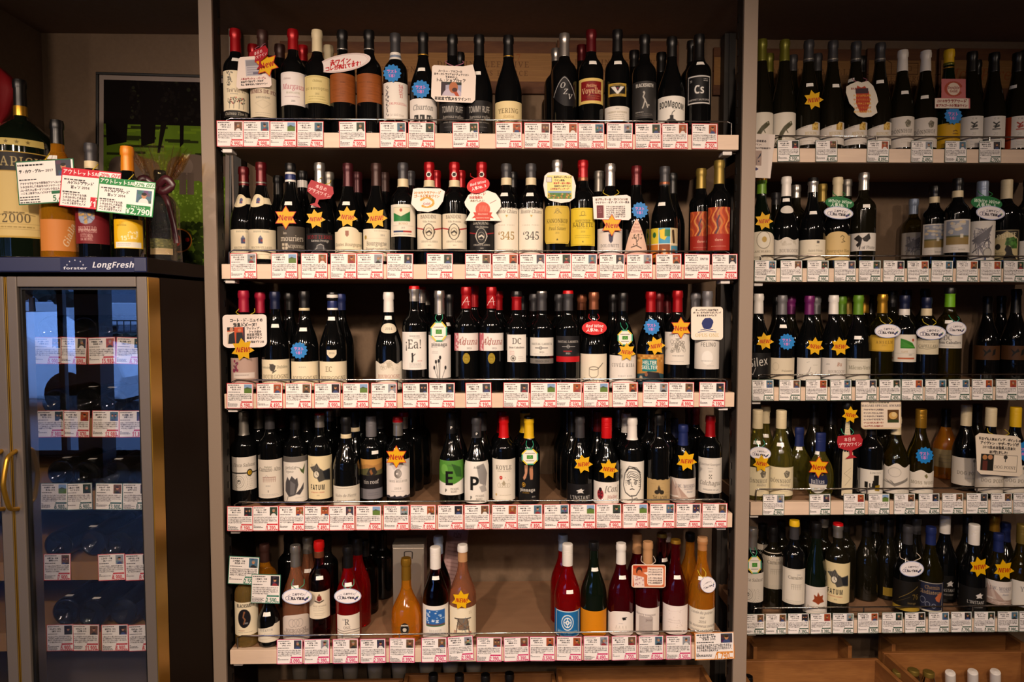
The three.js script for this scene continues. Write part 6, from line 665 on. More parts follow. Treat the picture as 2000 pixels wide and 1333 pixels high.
star7('R2', 1492, 432, 34); for (const [x, dx] of [[1640, -2], [1927, 8]]) { shopTag('R2', x, 397, 50, 22, 'white1', { roll: -5 }); shopTag('R2', x + dx, 416, 50 - dx * .5, 22, 'oval', { dz: .003, bare: true, roll: -4 }); }
star7('R3', 1494, 667, 33); shopTag('R3', 1537, 668, 30, 30, 'last'); star7('R3', 1592, 677, 33); star7('R3', 1641, 677, 34); shopTag('R3', 1734, 647, 45, 24, 'oval', { rib: 'yellow' }); shopTag('R3', 1819, 650, 50, 24, 'oval', { rib: 'yellow' }); shopTag('R3', 1868, 642, 33, 23, 'oval');
shopTag('R4', 1485, 886, 39, 24, 'oval', { roll: -6 }); star7('R4', 1487, 906, 32, { dz: .003 }); star6('R4', 1599, 913, 39, { roll: -3 }); star7('R4', 1661, 811, 30); shopTag('R4', 1661, 873, 45, 40, 'glass', { roll: 5 }); shopTag('R4', 1721, 810, 69, 50, 'award', { z: ZR - .012 }); shopTag('R4', 1806, 890, 30, 28, 'last'); shopTag('R4', 1951, 889, 78, 64, 'dog', { roll: -4 }); shopTag('R4', 1998, 882, 26, 30, 'last', { dz: -.003 });
shopTag('R5', 1474, 1104, 25, 32, 'eu'); shopTag('R5', 1781, 1112, 39, 25, 'oval', { rib: 'white', rx: .7 }); star7('R5', 1913, 1108, 32); star7('R5', 1961, 1114, 32);
// ---------------------------------------------------------------- posts, room shell
const CEIL = 2.43, WX0 = -1.63, WX1 = 2.7, RZ = 4.6;
const st = (name, geo, mat, parent) => { const m = mesh(name, uvMetres(geo), mat, parent); if (!parent) m.userData.kind = 'structure'; return m; };
function post(px0, px1, label, zf, zb) {
  const a = at(px0, 600, zf).x, b = at(px1, 600, zf).x, p = thing('shelf_upright', label, 'post', V(0, 0.001, 0));
  mesh('front_face', uvMetres(span(a, b, 0, CEIL - 0.004, zf - 0.012, zf, 0.002)), M.post, p);
  mesh('channel', merge([span(a + 0.002, b - 0.002, 0, CEIL - 0.004, zb, zf - 0.0125)]), M.postIn, p);
  const slots = []; for (let y = 0.3; y < CEIL - 0.1; y += 0.05) for (const x of [a + 0.0015, b - 0.0015]) slots.push(span(x - 0.0015, x + 0.0015, y, y + 0.02, zb + 0.008, zb + 0.016));
  mesh('slots', merge(slots), M.black, p);
  return p;
}
post(400, 426, 'grey upright post between the fridge and the left bay', 0.004, -0.06);
post(1444, 1471, 'grey upright post between the two shelving bays', 0.004, -0.06);
const lpx = at(460, 600, -0.44);
{ const p = thing('shelf_upright', 'dark rear upright with pale edge behind the left end of shelves', 'post', V(lpx.x, 0.001, -0.44)); mesh('channel', span(0.004, 0.03, 0, CEIL - 0.004, -0.045, 0.0), M.postIn, p); mesh('pale_edge', span(-0.003, 0.0035, 0, CEIL - 0.004, -0.045, 0.002), M.post, p); }
{ const q = at(1418, 600, -0.44), p = thing('shelf_upright', 'dark rear upright behind the right end of the left bay shelves', 'post', V(q.x, 0.001, -0.44)); mesh('channel', span(-0.02, 0.02, 0, CEIL - 0.004, -0.045, 0.0), M.postIn, p); mesh('pale_edge', span(-0.004, 0.004, 0, CEIL - 0.004, 0.0005, 0.004), M.postIn, p); }

st('floor', span(-5.3, WX1, -0.1, 0, BACK - 0.1, RZ), M.floor);
st('ceiling', span(-5.3, WX1, CEIL, CEIL + 0.1, BACK - 0.1, RZ), M.ceil);
st('wall_back', span(-5.3, WX1, 0, CEIL, BACK - 0.1, BACK), M.wall);
st('wall_left', span(WX0 - 0.6, WX0, 0, CEIL, BACK, 0.2), M.wall);
st('wall_right', span(WX1, WX1 + 0.1, 0, CEIL, BACK - 0.1, RZ), M.wall);
st('wall_street_side', span(-5.4, -5.3, 0, CEIL, BACK - 0.1, RZ), M.wall);
// window wall behind the camera: tall panes from near the floor, left of the camera
const wn = [-5.0, -1.7, 0.12, 2.2];
st('wall_front', merge([span(-5.3, wn[0], 0, CEIL, RZ, RZ + 0.12), span(wn[1], WX1, 0, CEIL, RZ, RZ + 0.12), span(wn[0], wn[1], 0, wn[2], RZ, RZ + 0.12), span(wn[0], wn[1], wn[3], CEIL, RZ, RZ + 0.12)]), M.wall);
{ const w = new THREE.Group(); w.name = 'window_1'; w.userData.kind = 'structure'; scene.add(w);
  const fr = std('#1c1a1a', 0.5); mesh('window_frame', merge([span(wn[0], wn[1], wn[2], wn[2] + 0.05, RZ + 0.03, RZ + 0.08), span(wn[0], wn[1], wn[3] - 0.05, wn[3], RZ + 0.03, RZ + 0.08), ...[wn[0], -3.9, -2.8, wn[1] - 0.05].map((x) => span(x, x + 0.05, wn[2] + 0.05, wn[3] - 0.05, RZ + 0.03, RZ + 0.08))]), fr, w);
  for (const [a, b] of [[wn[0] + 0.05, -3.9], [-3.85, -2.8], [-2.75, wn[1] - 0.05]]) mesh('pane', span(a, b, wn[2] + 0.05, wn[3] - 0.05, RZ + 0.05, RZ + 0.052), phys('#ffffff', 0, { transmission: 1, thickness: 0 }), w); }

// ---------------------------------------------------------------- wooden crate ends on the back walls
function crateEnd(x0, y0, x1, y1, z, label, text) {
  const a = at(x0, y1, z), b = at(x1, y0, z), w = b.x - a.x, h = b.y - a.y, g = thing('crate_panel', label, 'wood panel', V(a.x, a.y, z));
  const n = 2;
  for (let i = 0; i < n; i++) mesh('plank', uvMetres(span(0, w, h * i / n + 0.0008, h * (i + 1) / n - 0.0008, -0.013 + rr(-.001, .001), 0, 0.0015)).translate(0, 0, 0), M.crate, g);
  const rect = labelAtlas.add(Math.min(500, w * 900), 90, '#8a6236', () => { for (let i = 0; i < 120; i++) Rc(rr(-.1, 1), rr(0, 1), rr(.1, .4), .012, i % 2 ? 'rgba(90,55,20,.16)' : 'rgba(215,165,105,.16)'); text(); });
  const hh = w * 90 / Math.min(500, w * 900), pl = new THREE.PlaneGeometry(w * 0.96, Math.min(h * 0.9, hh)), uv = pl.attributes.uv;
  for (let k = 0; k < uv.count; k++) uv.setXY(k, rect.u0 + uv.getX(k) * (rect.u1 - rect.u0), rect.v0 + uv.getY(k) * (rect.v1 - rect.v0));
  mesh('stamp', pl.translate(w / 2, h / 2, 0.0014), rect.mat, g);
}
const BT = '#5a3716';
const zw = BACK + 0.016;
crateEnd(548, 82, 830, 182, zw, 'wooden crate end on wall behind the tan-label bottles', () => { Ci(.5, .4, .05, BT, .008, .07); T('GRAND VIN', .2, .5, .05, BT, 's', { sp: .01 }); T('BOURGOGNE', .8, .55, .05, BT, 's', { sp: .01 }); });
crateEnd(832, 81, 1086, 182, zw, 'wooden crate end stamped with faint capitals, behind the middle bottles', () => { T('DOMAINE LEFLAIVE', .44, .4, .062, BT, 's', { sp: .008 }); T('1717', .66, .16, .07, '#8a4a1c', 's'); T('PUCELLES FRANCE', .5, .72, .05, BT, 's', { sp: .01 }); });
crateEnd(1088, 80, 1326, 181, zw, 'wooden crate end stamped with faint capitals, behind the red-label bottle', () => { T('DOMAINE LEFLAIVE', .5, .36, .062, BT, 's', { sp: .008 }); T('BATARD-MONTRACHET', .46, .7, .055, BT, 's', { sp: .012 }); });
crateEnd(1393, 92, 1434, 186, zw, 'short piece of wooden crate end at far right of the left bay', () => {});
crateEnd(1482, 96, 1690, 196, zw, 'wooden crate end behind the lion-label flutes', () => { T('DOMAINE FAMILLE', .5, .4, .07, BT, 's', { sp: .01 }); });
crateEnd(1692, 95, 1830, 196, zw, 'wooden crate end stamped with a little house', () => { Ln([[.14, .1], [.14, .5], [.34, .5], [.34, .1], [.24, -.05], [.14, .1]], BT, .012); Ln([[.5, .5], [.5, .1], [.74, .1], [.74, .5], [.34, .5]], BT, .012); Fr(.18, .22, .06, .12, BT, .008); Fr(.56, .22, .08, .14, BT, .008); T('ROTER BERG', .45, .66, .1, BT, 's', { sp: .01 }); T('BYRRE', .5, .86, .12, BT, 'S'); });
crateEnd(1832, 95, 2020, 196, zw, 'wooden crate end with faded script at the right edge', () => { T('Mon Père', .4, .5, .16, '#8a4a24', 'i'); });

// ---------------------------------------------------------------- crates and bottles below the lowest shelves
function crate(x0, x1, yTop, zf, zb, h, label, o = {}) {
  const g = thing('wooden_crate', label, 'crate', V(x0, yTop - h, zf)), w = x1 - x0, d = zf - zb, t = 0.014, n = 2;
  for (let i = 0; i < n; i++) { const y0 = h * i / n + 0.001, y1 = h * (i + 1) / n - 0.001; mesh('back_plank', uvMetres(span(0, w, y0, y1, -d, -d + t, 0.002)), M.pine, g); if (!o.open) mesh('front_plank', uvMetres(span(0, w, y0 * (o.fh ?? .6), y1 * (o.fh ?? .6), -t, 0, 0.002)), M.pine, g); mesh('side_plank', uvMetres(span(0, t, y0, y1, -d + t + 0.0005, -t - 0.0005, 0.002)), M.pine, g); mesh('side_plank', uvMetres(span(w - t, w, y0, y1, -d + t + 0.0005, -t - 0.0005, 0.002)), M.pine, g); }
  mesh('bottom', uvMetres(span(t, w - t, 0, 0.01, -d + t + 0.0005, -t - 0.0005)), M.pine, g);
  if (o.tip) g.rotation.x = R(o.tip);
  return g;
}
const cy = (py, z) => at(1000, py, z).y, cx = (px, py, z) => at(px, py, z).x;
{ const z = -0.30;
  crate(cx(545, 1320, z), cx(788, 1320, z), cy(1322, z), z + 0.24, z, 0.24, 'wooden crate under the lowest left shelf, leftmost', { fh: .5 });
  crate(cx(792, 1320, z), cx(1083, 1320, z), cy(1312, z), z + 0.24, z, 0.24, 'wooden crate holding dark bottle necks under the left bay', { fh: .5 });
  const z2 = -0.26; crate(cx(1086, 1305, z2), cx(1372, 1305, z2), cy(1303, z2), z2 + 0.26, z2, 0.26, 'bright open wooden crate under the right end of left bay', { fh: .5 });
  shelves.LB = { y: cy(1312, z) - 0.24 + 0.011, z0: -0.08, py: 1500, stand: [], front: [{ x: 930, d: 'its neck showing in the crate' }], gl: 'k' };
  [[846, 1318, 'first'], [897, 1319, 'second'], [948, 1319, 'third'], [995, 1316, 'fourth']].forEach(([x, t, w]) => bottle('LB', x, t, 'g', { cap: 'black:1345', z: -60, label: `dark bottle neck in the low crate, ${w} from the left`, group: 'necks in the crate' }));
  shelves.LC = { y: 0.02, z0: -0.36, py: 1600, stand: [], front: [{ x: 1, d: '' }], gl: 'k' };
  [586, 637, 685, 733, 780, 834, 880, 925].forEach((x, i) => { const p = at(x, 1306, -0.40), g = thing('paper_sleeve_bottle', `pale paper-wrapped bottle in shade behind the crates, number ${['one', 'two', 'three', 'four', 'five', 'six', 'seven', 'eight'][i]} from the left`, 'wine bottle', V(p.x, 0.001, -0.40), 'paper-wrapped bottles'); mesh('paper_sleeve', lathe([[0, 0], [0.03, 0], [0.0145, p.y - 0.16], [0.027, p.y - 0.004], [0.028, p.y + 0.02], [0, p.y + 0.022]].map(([r, y]) => [r, Math.max(0, y)]), 20), std('#8d8378', 0.8), g); });
  const z3 = -0.40, z4 = -0.22, z5 = -0.10;
  crate(cx(1454, 1260, z3), cx(1640, 1260, z3), cy(1246, z3), z3 + 0.1, z3, 0.34, 'dark-shaded crate standing behind, under the right bay left end', { fh: .4 });
  crate(cx(1428, 1300, z4), cx(1712, 1300, z4), cy(1293, z4), z4 + 0.24, z4, 0.28, 'pale-edged pine crate under the right bay, left one', { fh: .45 });
  crate(cx(1715, 1260, z3), cx(1965, 1260, z3), cy(1244, z3), z3 + 0.1, z3, 0.34, 'dark-shaded crate standing behind, under the right bay right end', { fh: .4 });
  crate(cx(1722, 1290, z4), cx(1996, 1290, z4), cy(1281, z4), z4 + 0.24, z4, 0.28, 'pine crate under the right bay, right one with jars', { fh: .45 });
  shelves.RB = { y: cy(1293, z4) - 0.28 + 0.011, z0: 0.0, py: 1550, stand: [], front: [{ x: 1, d: '' }], gl: 'k' };
  bottle('RB', 1462, 1322, 'b', { cap: 'black:1345', z: -90, label: 'black-capped bottle neck in the left pine crate' });
  const jar = (x, t, w) => { const p = at(x, t, -0.13), y0 = shelves.RB.y, g = thing('glass_bottle', `clear glass bottle top in the right pine crate, ${w} from left`, 'bottle', V(p.x, y0, -0.13), 'clear bottles in the crate'); const H2 = p.y - y0; mesh('glass_body', lathe([[0, 0], [0.018, 0], [0.021, 0.004], [0.021, H2 - 0.05], [0.019, H2 - 0.03], [0.016, H2 - 0.018], [0.016, H2 - 0.012], [0.0135, H2 - 0.010], [0.0135, 0 + H2 - 0.006], [0, H2 - 0.006]]), tint(0.8, 0.72, 0.6, 0.1), g); mesh('cap', lathe([[0.0165, H2 - 0.016], [0.0172, H2 - 0.014], [0.0172, H2 - 0.002], [0.015, H2], [0, H2]]), foilM.dullgold, g); };
  jar(1754, 1311, 'first'); jar(1784, 1308, 'second'); jar(1814, 1312, 'third');
  [[1856, 1314], [1900, 1312], [1944, 1312]].forEach(([x, t], i) => { const p = at(x, t, -0.17), g = thing('white_capped_bottle', `leaning bottle with long white capsule in the right crate, ${['first', 'second', 'third'][i]} from left`, 'wine bottle', V(p.x, p.y, -0.17), 'white-capped leaning bottles'); mesh('capsule', lathe([[0, 0.001], [0.014, 0], [0.0155, -0.004], [0.0155, -0.075], [0.0148, -0.077], [0, -0.077]].reverse()), foilM.white, g); mesh('glass_body', lathe([[0, -0.26], [0.03, -0.258], [0.033, -0.25], [0.033, -0.15], [0.028, -0.125], [0.0145, -0.105], [0.0142, -0.07], [0, -0.07]]), glassM.o, g); g.rotation.set(R(14), 0, R(12)); });
}

// gift box and leaning booklet on the lowest left shelf
{ const S = shelves.L5, z = -0.16, a = at(768, 1200, z).x, b = at(829, 1200, z).x, h = at(798, 1071, z).y - S.y, g = thing('gift_box', 'tall brushed-silver gift box standing behind the squat golden bottle', 'box', V((a + b) / 2, S.y, z));
  mesh('carton', box(b - a, h, 0.09, 0, h / 2, -0.045, 0.002), std('#a59a8c', 0.38, { metalness: 0.6 }), g);
  mesh('lid', box(b - a + 0.002, 0.012, 0.092, 0, h + 0.0055, -0.045, 0.002), std('#8d8478', 0.4, { metalness: 0.5 }), g);
  mesh('hanger', tube([V(-0.012, h - 0.035, 0.001), V(-0.012, h - 0.012, 0.002), V(0.012, h - 0.012, 0.002), V(0.012, h - 0.035, 0.001)], 0.0016, 16, 6), M.postIn, g);
  const p = at(878, 1125, -0.27), k = thing('booklet', 'pinkish menu booklet leaning at the back behind the blue-label bottle', 'booklet', V(p.x, S.y + 0.001, -0.30));
  const rect = labelAtlas.add(70, 120, '#b08f8c', () => { T('vins', .5, .1, .2, '#4a3434', 'i'); Tx(.12, .22, .76, 14, .05, '#7a5c5c', .016); }), geo = box(0.08, 0.26, 0.004, 0, 0.13, 0), uv = geo.attributes.uv;
  for (let i = 0; i < uv.count; i++) uv.setXY(i, rect.u0 + uv.getX(i) * (rect.u1 - rect.u0), rect.v0 + uv.getY(i) * (rect.v1 - rect.v0));
  mesh('cover', geo, rect.mat, k); k.rotation.set(R(-14), R(-20), R(-6)); }
// ---------------------------------------------------------------- display fridge at the left
const FZ = 0.32, FX = at(295, 850, FZ).x, FL = at(23, 850, FZ).x, DT = 0.06;
const fTop = at(150, 503, FZ).y, fHd = at(150, 533, FZ).y, dTop = at(150, 541, FZ).y, gTop = at(150, 562, FZ).y, gR = at(274, 850, FZ).x, gL = at(43, 850, FZ).x;
const mFrame = std('#6a615a', 0.42, { metalness: 0.35 }), mBrass = std('#b0842c', 0.35, { metalness: 0.8 }), mBody = phys('#20150e', 0.7, { specularIntensity: 0.2 }), mNavy = std('#1d2448', 0.4), mInside = std('#8a7a68', 0.6), mGlass = phys('#ffffff', 0, { transmission: 1, thickness: 0, ior: 2.3 });
{ const g = thing('display_fridge', 'tall glass-door wine fridge with dark blue header at left edge', 'fridge', V(0, 0.001, 0)), x0 = FL - 0.56, zb = -0.36, zf = FZ - DT - 0.006;
  mesh('body', merge([span(FX - 0.02, FX, 0, dTop, zb, zf), span(x0, x0 + 0.02, 0, dTop, zb, zf), span(x0 + 0.02, FX - 0.02, 0, dTop, zb, zb + 0.02), span(x0 + 0.02, FX - 0.02, dTop - 0.03, dTop, zb + 0.02, zf), span(x0 + 0.02, FX - 0.02, 0, 0.09, zb + 0.02, zf)]), mBody, g);
  mesh('lining', merge([span(x0 + 0.0205, FX - 0.0205, 0.0905, dTop - 0.0305, zb + 0.0205, zb + 0.024), span(FX - 0.024, FX - 0.0205, 0.0905, dTop - 0.0305, zb + 0.0245, zf - 0.02)]), mInside, g);
  const hd = mesh('header', span(x0, FX, fHd, fTop, zb, FZ, 0.004), mNavy, g);
  mesh('header_side', span(FX + 0.0003, FX + 0.002, fHd + 0.001, fTop - 0.001, zb, FZ - 0.004), mBody, hd);
  const hw = at(262, 518, FZ).x - at(118, 518, FZ).x, hh = fTop - fHd, rect = labelAtlas.add(460, 460 * hh / hw, '#1d2448', () => { T('LongFresh', .71, .52, .115, '#c9ccd6', 'I'); T('forster', .20, .74, .085, '#c9ccd6', 'N', { sx: 1.15, sy: .6 }); for (let i = 0; i < 5; i++) { const a = Math.PI * (1 - (i + .15) / 4.3), X = .2 + .11 * Math.cos(a), Y = .56 - .36 * Math.sin(a); Po(Array.from({ length: 10 }, (_, k) => [X + (k % 2 ? .005 : .013) * Math.sin(k * Math.PI / 5), Y - (k % 2 ? .03 : .075) * Math.cos(k * Math.PI / 5)]), '#d4d6de'); } });
  const pl = new THREE.PlaneGeometry(hw, hh * 0.96), uv = pl.attributes.uv; for (let k = 0; k < uv.count; k++) uv.setXY(k, rect.u0 + uv.getX(k) * (rect.u1 - rect.u0), rect.v0 + uv.getY(k) * (rect.v1 - rect.v0));
  mesh('logo_print', pl.translate((at(262, 518, FZ).x + at(118, 518, FZ).x) / 2, (fTop + fHd) / 2, FZ + 0.0006), rect.mat, hd);
  const door = (a, b, ga, gb, hx, name) => {
    const d = new THREE.Group(); d.name = 'door'; g.add(d); const yb = 0.1, t = DT;
    mesh('frame', merge([span(a, ga, yb, dTop, FZ - t, FZ, 0.003), span(gb, b, yb, dTop, FZ - t, FZ, 0.003), span(ga, gb, gTop, dTop, FZ - t, FZ, 0.003), span(ga, gb, yb, yb + 0.05, FZ - t, FZ, 0.003)]), mFrame, d);
    mesh('edge_strip', merge([span(b + 0.0003, b + 0.0025, yb, dTop - 0.002, FZ - t + 0.004, FZ - 0.002), span(a - 0.0025, a - 0.0003, yb, dTop - 0.002, FZ - t + 0.004, FZ - 0.002)]), mBrass, d);
    mesh('gasket', merge([span(ga, ga + 0.006, yb + 0.05, gTop, FZ - 0.02, FZ - 0.009), span(gb - 0.006, gb, yb + 0.05, gTop, FZ - 0.02, FZ - 0.009), span(ga + 0.006, gb - 0.006, gTop - 0.006, gTop, FZ - 0.02, FZ - 0.009)]), M.black, d);
    mesh('pane', span(ga + 0.001, gb - 0.001, yb + 0.05, gTop - 0.001, FZ - 0.016, FZ - 0.0145), mGlass, d);
    const y0 = at(hx, 996, FZ).y, y1 = at(hx, 882, FZ).y, X = at(hx, 940, FZ).x;
    mesh('handle', tube([V(X, y0, FZ - 0.003), V(X, y0 + 0.012, FZ + 0.028), V(X, (y0 + y1) / 2, FZ + 0.045), V(X, y1 - 0.012, FZ + 0.028), V(X, y1, FZ - 0.003)], 0.0055, 30, 10), mBrass, d);
  };
  door(FL, FX, gL, gR, 33, 'right');
  door(x0, FL - 0.007, x0 + 0.03, FL - 0.007 - (gL - FL) * 1.05, 5, 'left');
  const zs = 0.13, rows = [712, 855, 997, 1135, 1273];
  rows.forEach((py) => mesh('inner_shelf', merge([span(x0 + 0.022, FX - 0.022, at(150, py, zs).y, at(150, py, zs).y + 0.052, zb + 0.03, zs - 0.002)]), std('#8a6840', 0.5), g));
  const foilGlass = phys('#141614', 0.12, { bumpMap: rep(texBump, 4, 4), bumpScale: 0.008, clearcoat: 1, clearcoatRoughness: 0.03 });
  const lying = lathe([[0, 0.022], [0.018, 0.014], [0.03, 0.002], [0.034, 0], [0.0385, 0.002], [0.0405, 0.008], [0.0405, 0.16], [0.03, 0.195], [0.015, 0.235], [0.0145, 0.285], [0, 0.286]], 28);
  const ord = ['top', 'second', 'third', 'fourth', 'fifth'];
  [[92, 0], [151, 1], [209, 2], [266, 3]].forEach(([px, q]) => rows.forEach((py, r) => { const y = at(150, py, zs).y + 0.053 + 0.0405, p = thing('lying_wine_bottle', `dark bottle lying base-out in the fridge, ${ord[r]} row, ${['first', 'second', 'third', 'fourth'][q]} from left`, 'wine bottle', V(at(px + (py - 712) * 0.035, py - 40, zs).x, y, zs - 0.01 - rr(0, .03)), 'bottles lying in the fridge'); const b = mesh('glass_body', lying, foilGlass, p); b.rotation.x = -Math.PI / 2; if (rnd() < .5) { const s2 = mesh('price_sticker', box(0.02, 0.0006, 0.011, rr(-.01, .01), 0.0412, -0.02), M.sticker, p); } }));
  const pr = [['5,990', '8,690', '15,980', '6,790'], ['7,980', '8,970', '12,980', '11,800'], ['6,980', '5,980', '13,900', '9,090'], ['7,900', '8,190', '4,990', '9,980'], ['5,900', '11,900', '8,980', '4,780']], used2 = {};
  rows.forEach((py, r) => [92, 141, 199, 252].forEach((px, q) => { if (r === 3 && q === 1) return; const p = at(px + (py - 712) * 0.045, py, zs + 0.004), ink = r === 2 ? '#1f4a46' : '#b81c24', rect = cardAtlas.add(100, 100, '#e6e0da', cardPrint(pr[r][q], ink)), k = thing('price_card', `price card ${pr[r][q]} inside the fridge on the ${ord[r]} shelf, ${['first', 'second', 'third', 'fourth'][q]} from left`, 'price card', V(p.x, p.y, zs + 0.002)); const w = 0.074, geo = box(w, w, 0.0009, 0, w / 2, 0), uv = geo.attributes.uv; for (let i = 0; i < uv.count; i++) uv.setXY(i, rect.u0 + uv.getX(i) * (rect.u1 - rect.u0), rect.v0 + uv.getY(i) * (rect.v1 - rect.v0)); mesh('card', geo, rect.mat, k); k.rotation.set(R(-3), 0, R(rr(-2, 2))); }));
}

// bottles standing on the fridge
shelves.FT = { y: fTop + 0.002, z0: 0.26, py: 503, stand: [], front: [], gl: 'g' };
bottle('FT', 48, 158, 'b', { r: 86, gl: 'g', cap: 'black:207', band: 'gold:206:225', d: 'giant size and black-banded cream label', labs: [[294, 464, '#c9b070', () => { Rc(0, 0, 1, .23, '#17120f'); Rc(0, .0, 1, .012, '#b08f3c'); Rc(0, .222, 1, .012, '#b08f3c'); T('TRAPICHE', .5, .115, .17, '#b5a26c', 's', { sp: .012 }); Ci(.58, .42, .1, '#b59c5c', .012, .13); T('L', .58, .42, .12, '#a88c4c', 's'); Ln([[.2, .74], [.45, .71], [.7, .74]], '#8a7440', .008); Tx(.3, .7, .3, 1, 1, '#6a5830', .014); T('2000', .46, .775, .16, '#3a3020', 's', { sp: .006 }); for (const y of [.84, .9]) Ln([[.1, y], [.9, y]], '#9c8450', .005); Tx(.2, .87, .5, 1, 1, '#8a7440', .012); Rc(0, .98, 1, .02, '#b08f3c'); }, 'rect', 66], [268, 282, '#b8a45c', () => { for (let i = 0; i < 3; i++) Po(Array.from({ length: 10 }, (_, k) => [.3 + i * .2 + (k % 2 ? .02 : .05) * Math.sin(k * .628), .5 - (k % 2 ? .14 : .34) * Math.cos(k * .628)]), '#6a5a2a'); }, 'rect', 40]] });
bottle('FT', 117, 237, 'b', { r: 44, z: 8, gl: 'amber', cap: 'black:280', st: [[102, 306]], d: 'orange label with sideways script', lab: [428, 490, '#c07838', () => { T('Gialla', .8, .5, .24, '#d8c4a8', 'i', { rot: -66 }); }, 'rect', 62] });
bottle('FT', 182, 282, 'b', { r: 40, gl: 'k', cap: 'grey:314', band: 'cream:314:329', d: 'dark red label with a blue crest', lab: [401, 476, '#6e1a20', () => { Po([[.1, .02], [.6, .02], [.6, .34], [.5, .46], [.34, .5], [.18, .46], [.1, .34]], '#8a93a8'); Rc(.3, .02, .09, .46, '#b08a4c'); Rc(.1, .2, .5, .08, '#b08a4c'); for (let i = 0; i < 10; i++) Ln([[rr(.14, .56), rr(.06, .4)], [rr(.14, .56), rr(.06, .4)]], '#55607c', .02); T('BRUNELLO', .36, .6, .15, '#d0bcb0', 's', { sx: .7 }); T('DI MONTALCINO', .36, .68, .13, '#d0bcb0', 's', { sx: .55 }); T('VITTORIA', .34, .8, .12, '#d0bcb0', 's', { sx: .7 }); T('DA MONTE', .34, .88, .1, '#d0bcb0', 's', { sx: .7 }); Ci(.85, .1, .06, '#b08a4c', .02); }, 'rect', 66] });
bottle('FT', 252, 288, 's', { r: 36, gl: 'k', cap: 'orange:333', d: 'yellow label and orange capsule', lab: [428, 485, '#d8a80c', () => { Ci(.5, .5, .4, '#e0b83c'); Tx(.1, .2, .4, 1, 1, '#6a5410', .018); Tx(.2, .1, .2, 2, .06, '#8a6c14', .012); T('15', .36, .66, .22, '#efe4c0', 'N'); for (let i = 0; i < 26; i++) Ci(rr(.5, .85), rr(.42, .66), .025, '#efe4c0'); Rc(.02, .78, .96, .2, '#e2dccc'); Tx(.1, .84, .5, 2, .05, '#888', .012); }, 'rect', 62] });
{ const X = at(308, 450, 0.13).x, Y = shelves.FT.y, Hg = at(308, 330, 0.13).y - Y, p = profile('b', 0.038, Hg), g = thing('gift_bottle', 'dark gift bottle in clear wrap tied with burgundy ribbon on fridge', 'wine bottle', V(X, Y, 0.11));
  mesh('glass_body', lathe(p), glassM.k, g);
  const rect = labelAtlas.add(90, 120, '#55604a', () => { Rc(0, .6, 1, .4, '#b5aca0'); for (let i = 0; i < 30; i++) Ci(rr(0, 1), rr(0, .6), .06, i % 2 ? '#3c4a34' : '#77805c'); Tx(.1, .7, .6, 3, .08, '#555', .016); });
  mesh('label', patch(p, at(320, 500, 0.15).y - Y + .004, at(320, 466, 0.15).y - Y, R(-20), R(70), rect), rect.mat, g);
  const wrap = [], n = 60, ys = [[0.048, 0.002], [0.05, 0.06], [0.046, 0.15], [0.03, Hg * .72], [0.02, Hg * .82], [0.045, Hg * 1.04], [0.075, Hg * 1.2]], geo = new THREE.LatheGeometry(ys.map(([r, y]) => new THREE.Vector2(r, y)), n), q = geo.attributes.position;
  for (let i = 0; i < q.count; i++) { const k = 1 + 0.06 * Math.sin(i * 2.7) + 0.05 * Math.sin(i * 7.3) + (q.getY(i) > Hg ? 0.18 * Math.sin(i * 5.1) : 0); q.setX(i, q.getX(i) * k); q.setZ(i, q.getZ(i) * k); q.setY(i, q.getY(i) + (q.getY(i) > Hg ? 0.012 * Math.sin(i * 3.3) : 0)); }
  geo.computeVertexNormals(); mesh('clear_wrap', geo, phys('#fff4d8', 0.05, { transmission: 1, thickness: 0, ior: 1.6, bumpMap: rep(texBump, 2, 2), bumpScale: 0.003 }), g);
  const rib = std('#3c0f18', 0.35), L = []; for (const s of [-1, 1]) { const cv = [V(0, 0, .026), V(s * .03, .022, .04), V(s * .045, .004, .036), V(s * .02, -.012, .034), V(0, 0, .028)]; const tg = tube(cv, 0.011, 30, 8); tg.scale(1, 1, 0.5); tg.translate(0, Hg * .80, .01); L.push(tg); } L.push(tube([V(.004, Hg * .79, .03), V(.03, Hg * .66, .045), V(.048, Hg * .4, .052), V(.055, Hg * .2, .05)], 0.008, 20, 8).scale(1, 1, .6), new THREE.TorusGeometry(0.024, 0.006, 8, 24).rotateX(Math.PI / 2).translate(0, Hg * .79, 0), new THREE.SphereGeometry(0.013, 12, 10).translate(0, Hg * .79, .028));
  mesh('ribbon_bow', merge(L), rib, g); }
{ const X = at(-14, 200, -0.03).x, Y = shelves.FT.y, p1 = at(0, 245, -0.03).y - Y, p2 = at(0, 134, -0.03).y - Y, g = thing('gift_pouch', 'red cloth gift pouch at the left edge behind the giant bottle', 'gift bag', V(X, Y, -0.03));
  const geo = new THREE.LatheGeometry([[0, 0], [0.07, 0.004], [0.078, 0.06], [0.07, p1 * .7], [0.03, p1 * .93], [0.022, p1], [0.05, p1 + .03], [0.077, (p1 + p2) / 2 + .01], [0.06, p2 - .03], [0.03, p2], [0.004, p2 - .02]].map(([r, y]) => new THREE.Vector2(r, y)), 40), q = geo.attributes.position; for (let i = 0; i < q.count; i++) { const a = Math.atan2(q.getZ(i), q.getX(i)), k = 1 + 0.07 * Math.sin(a * 7) * (q.getY(i) > p1 * .8 ? 1 : .3); q.setX(i, q.getX(i) * k); q.setZ(i, q.getZ(i) * k); } geo.computeVertexNormals();
  mesh('cloth', geo, std('#8a0f18', 0.55), g); mesh('cord', new THREE.TorusGeometry(0.025, 0.004, 8, 24).rotateX(Math.PI / 2).translate(0, p1, 0), std('#b08a3c', 0.5), g); }
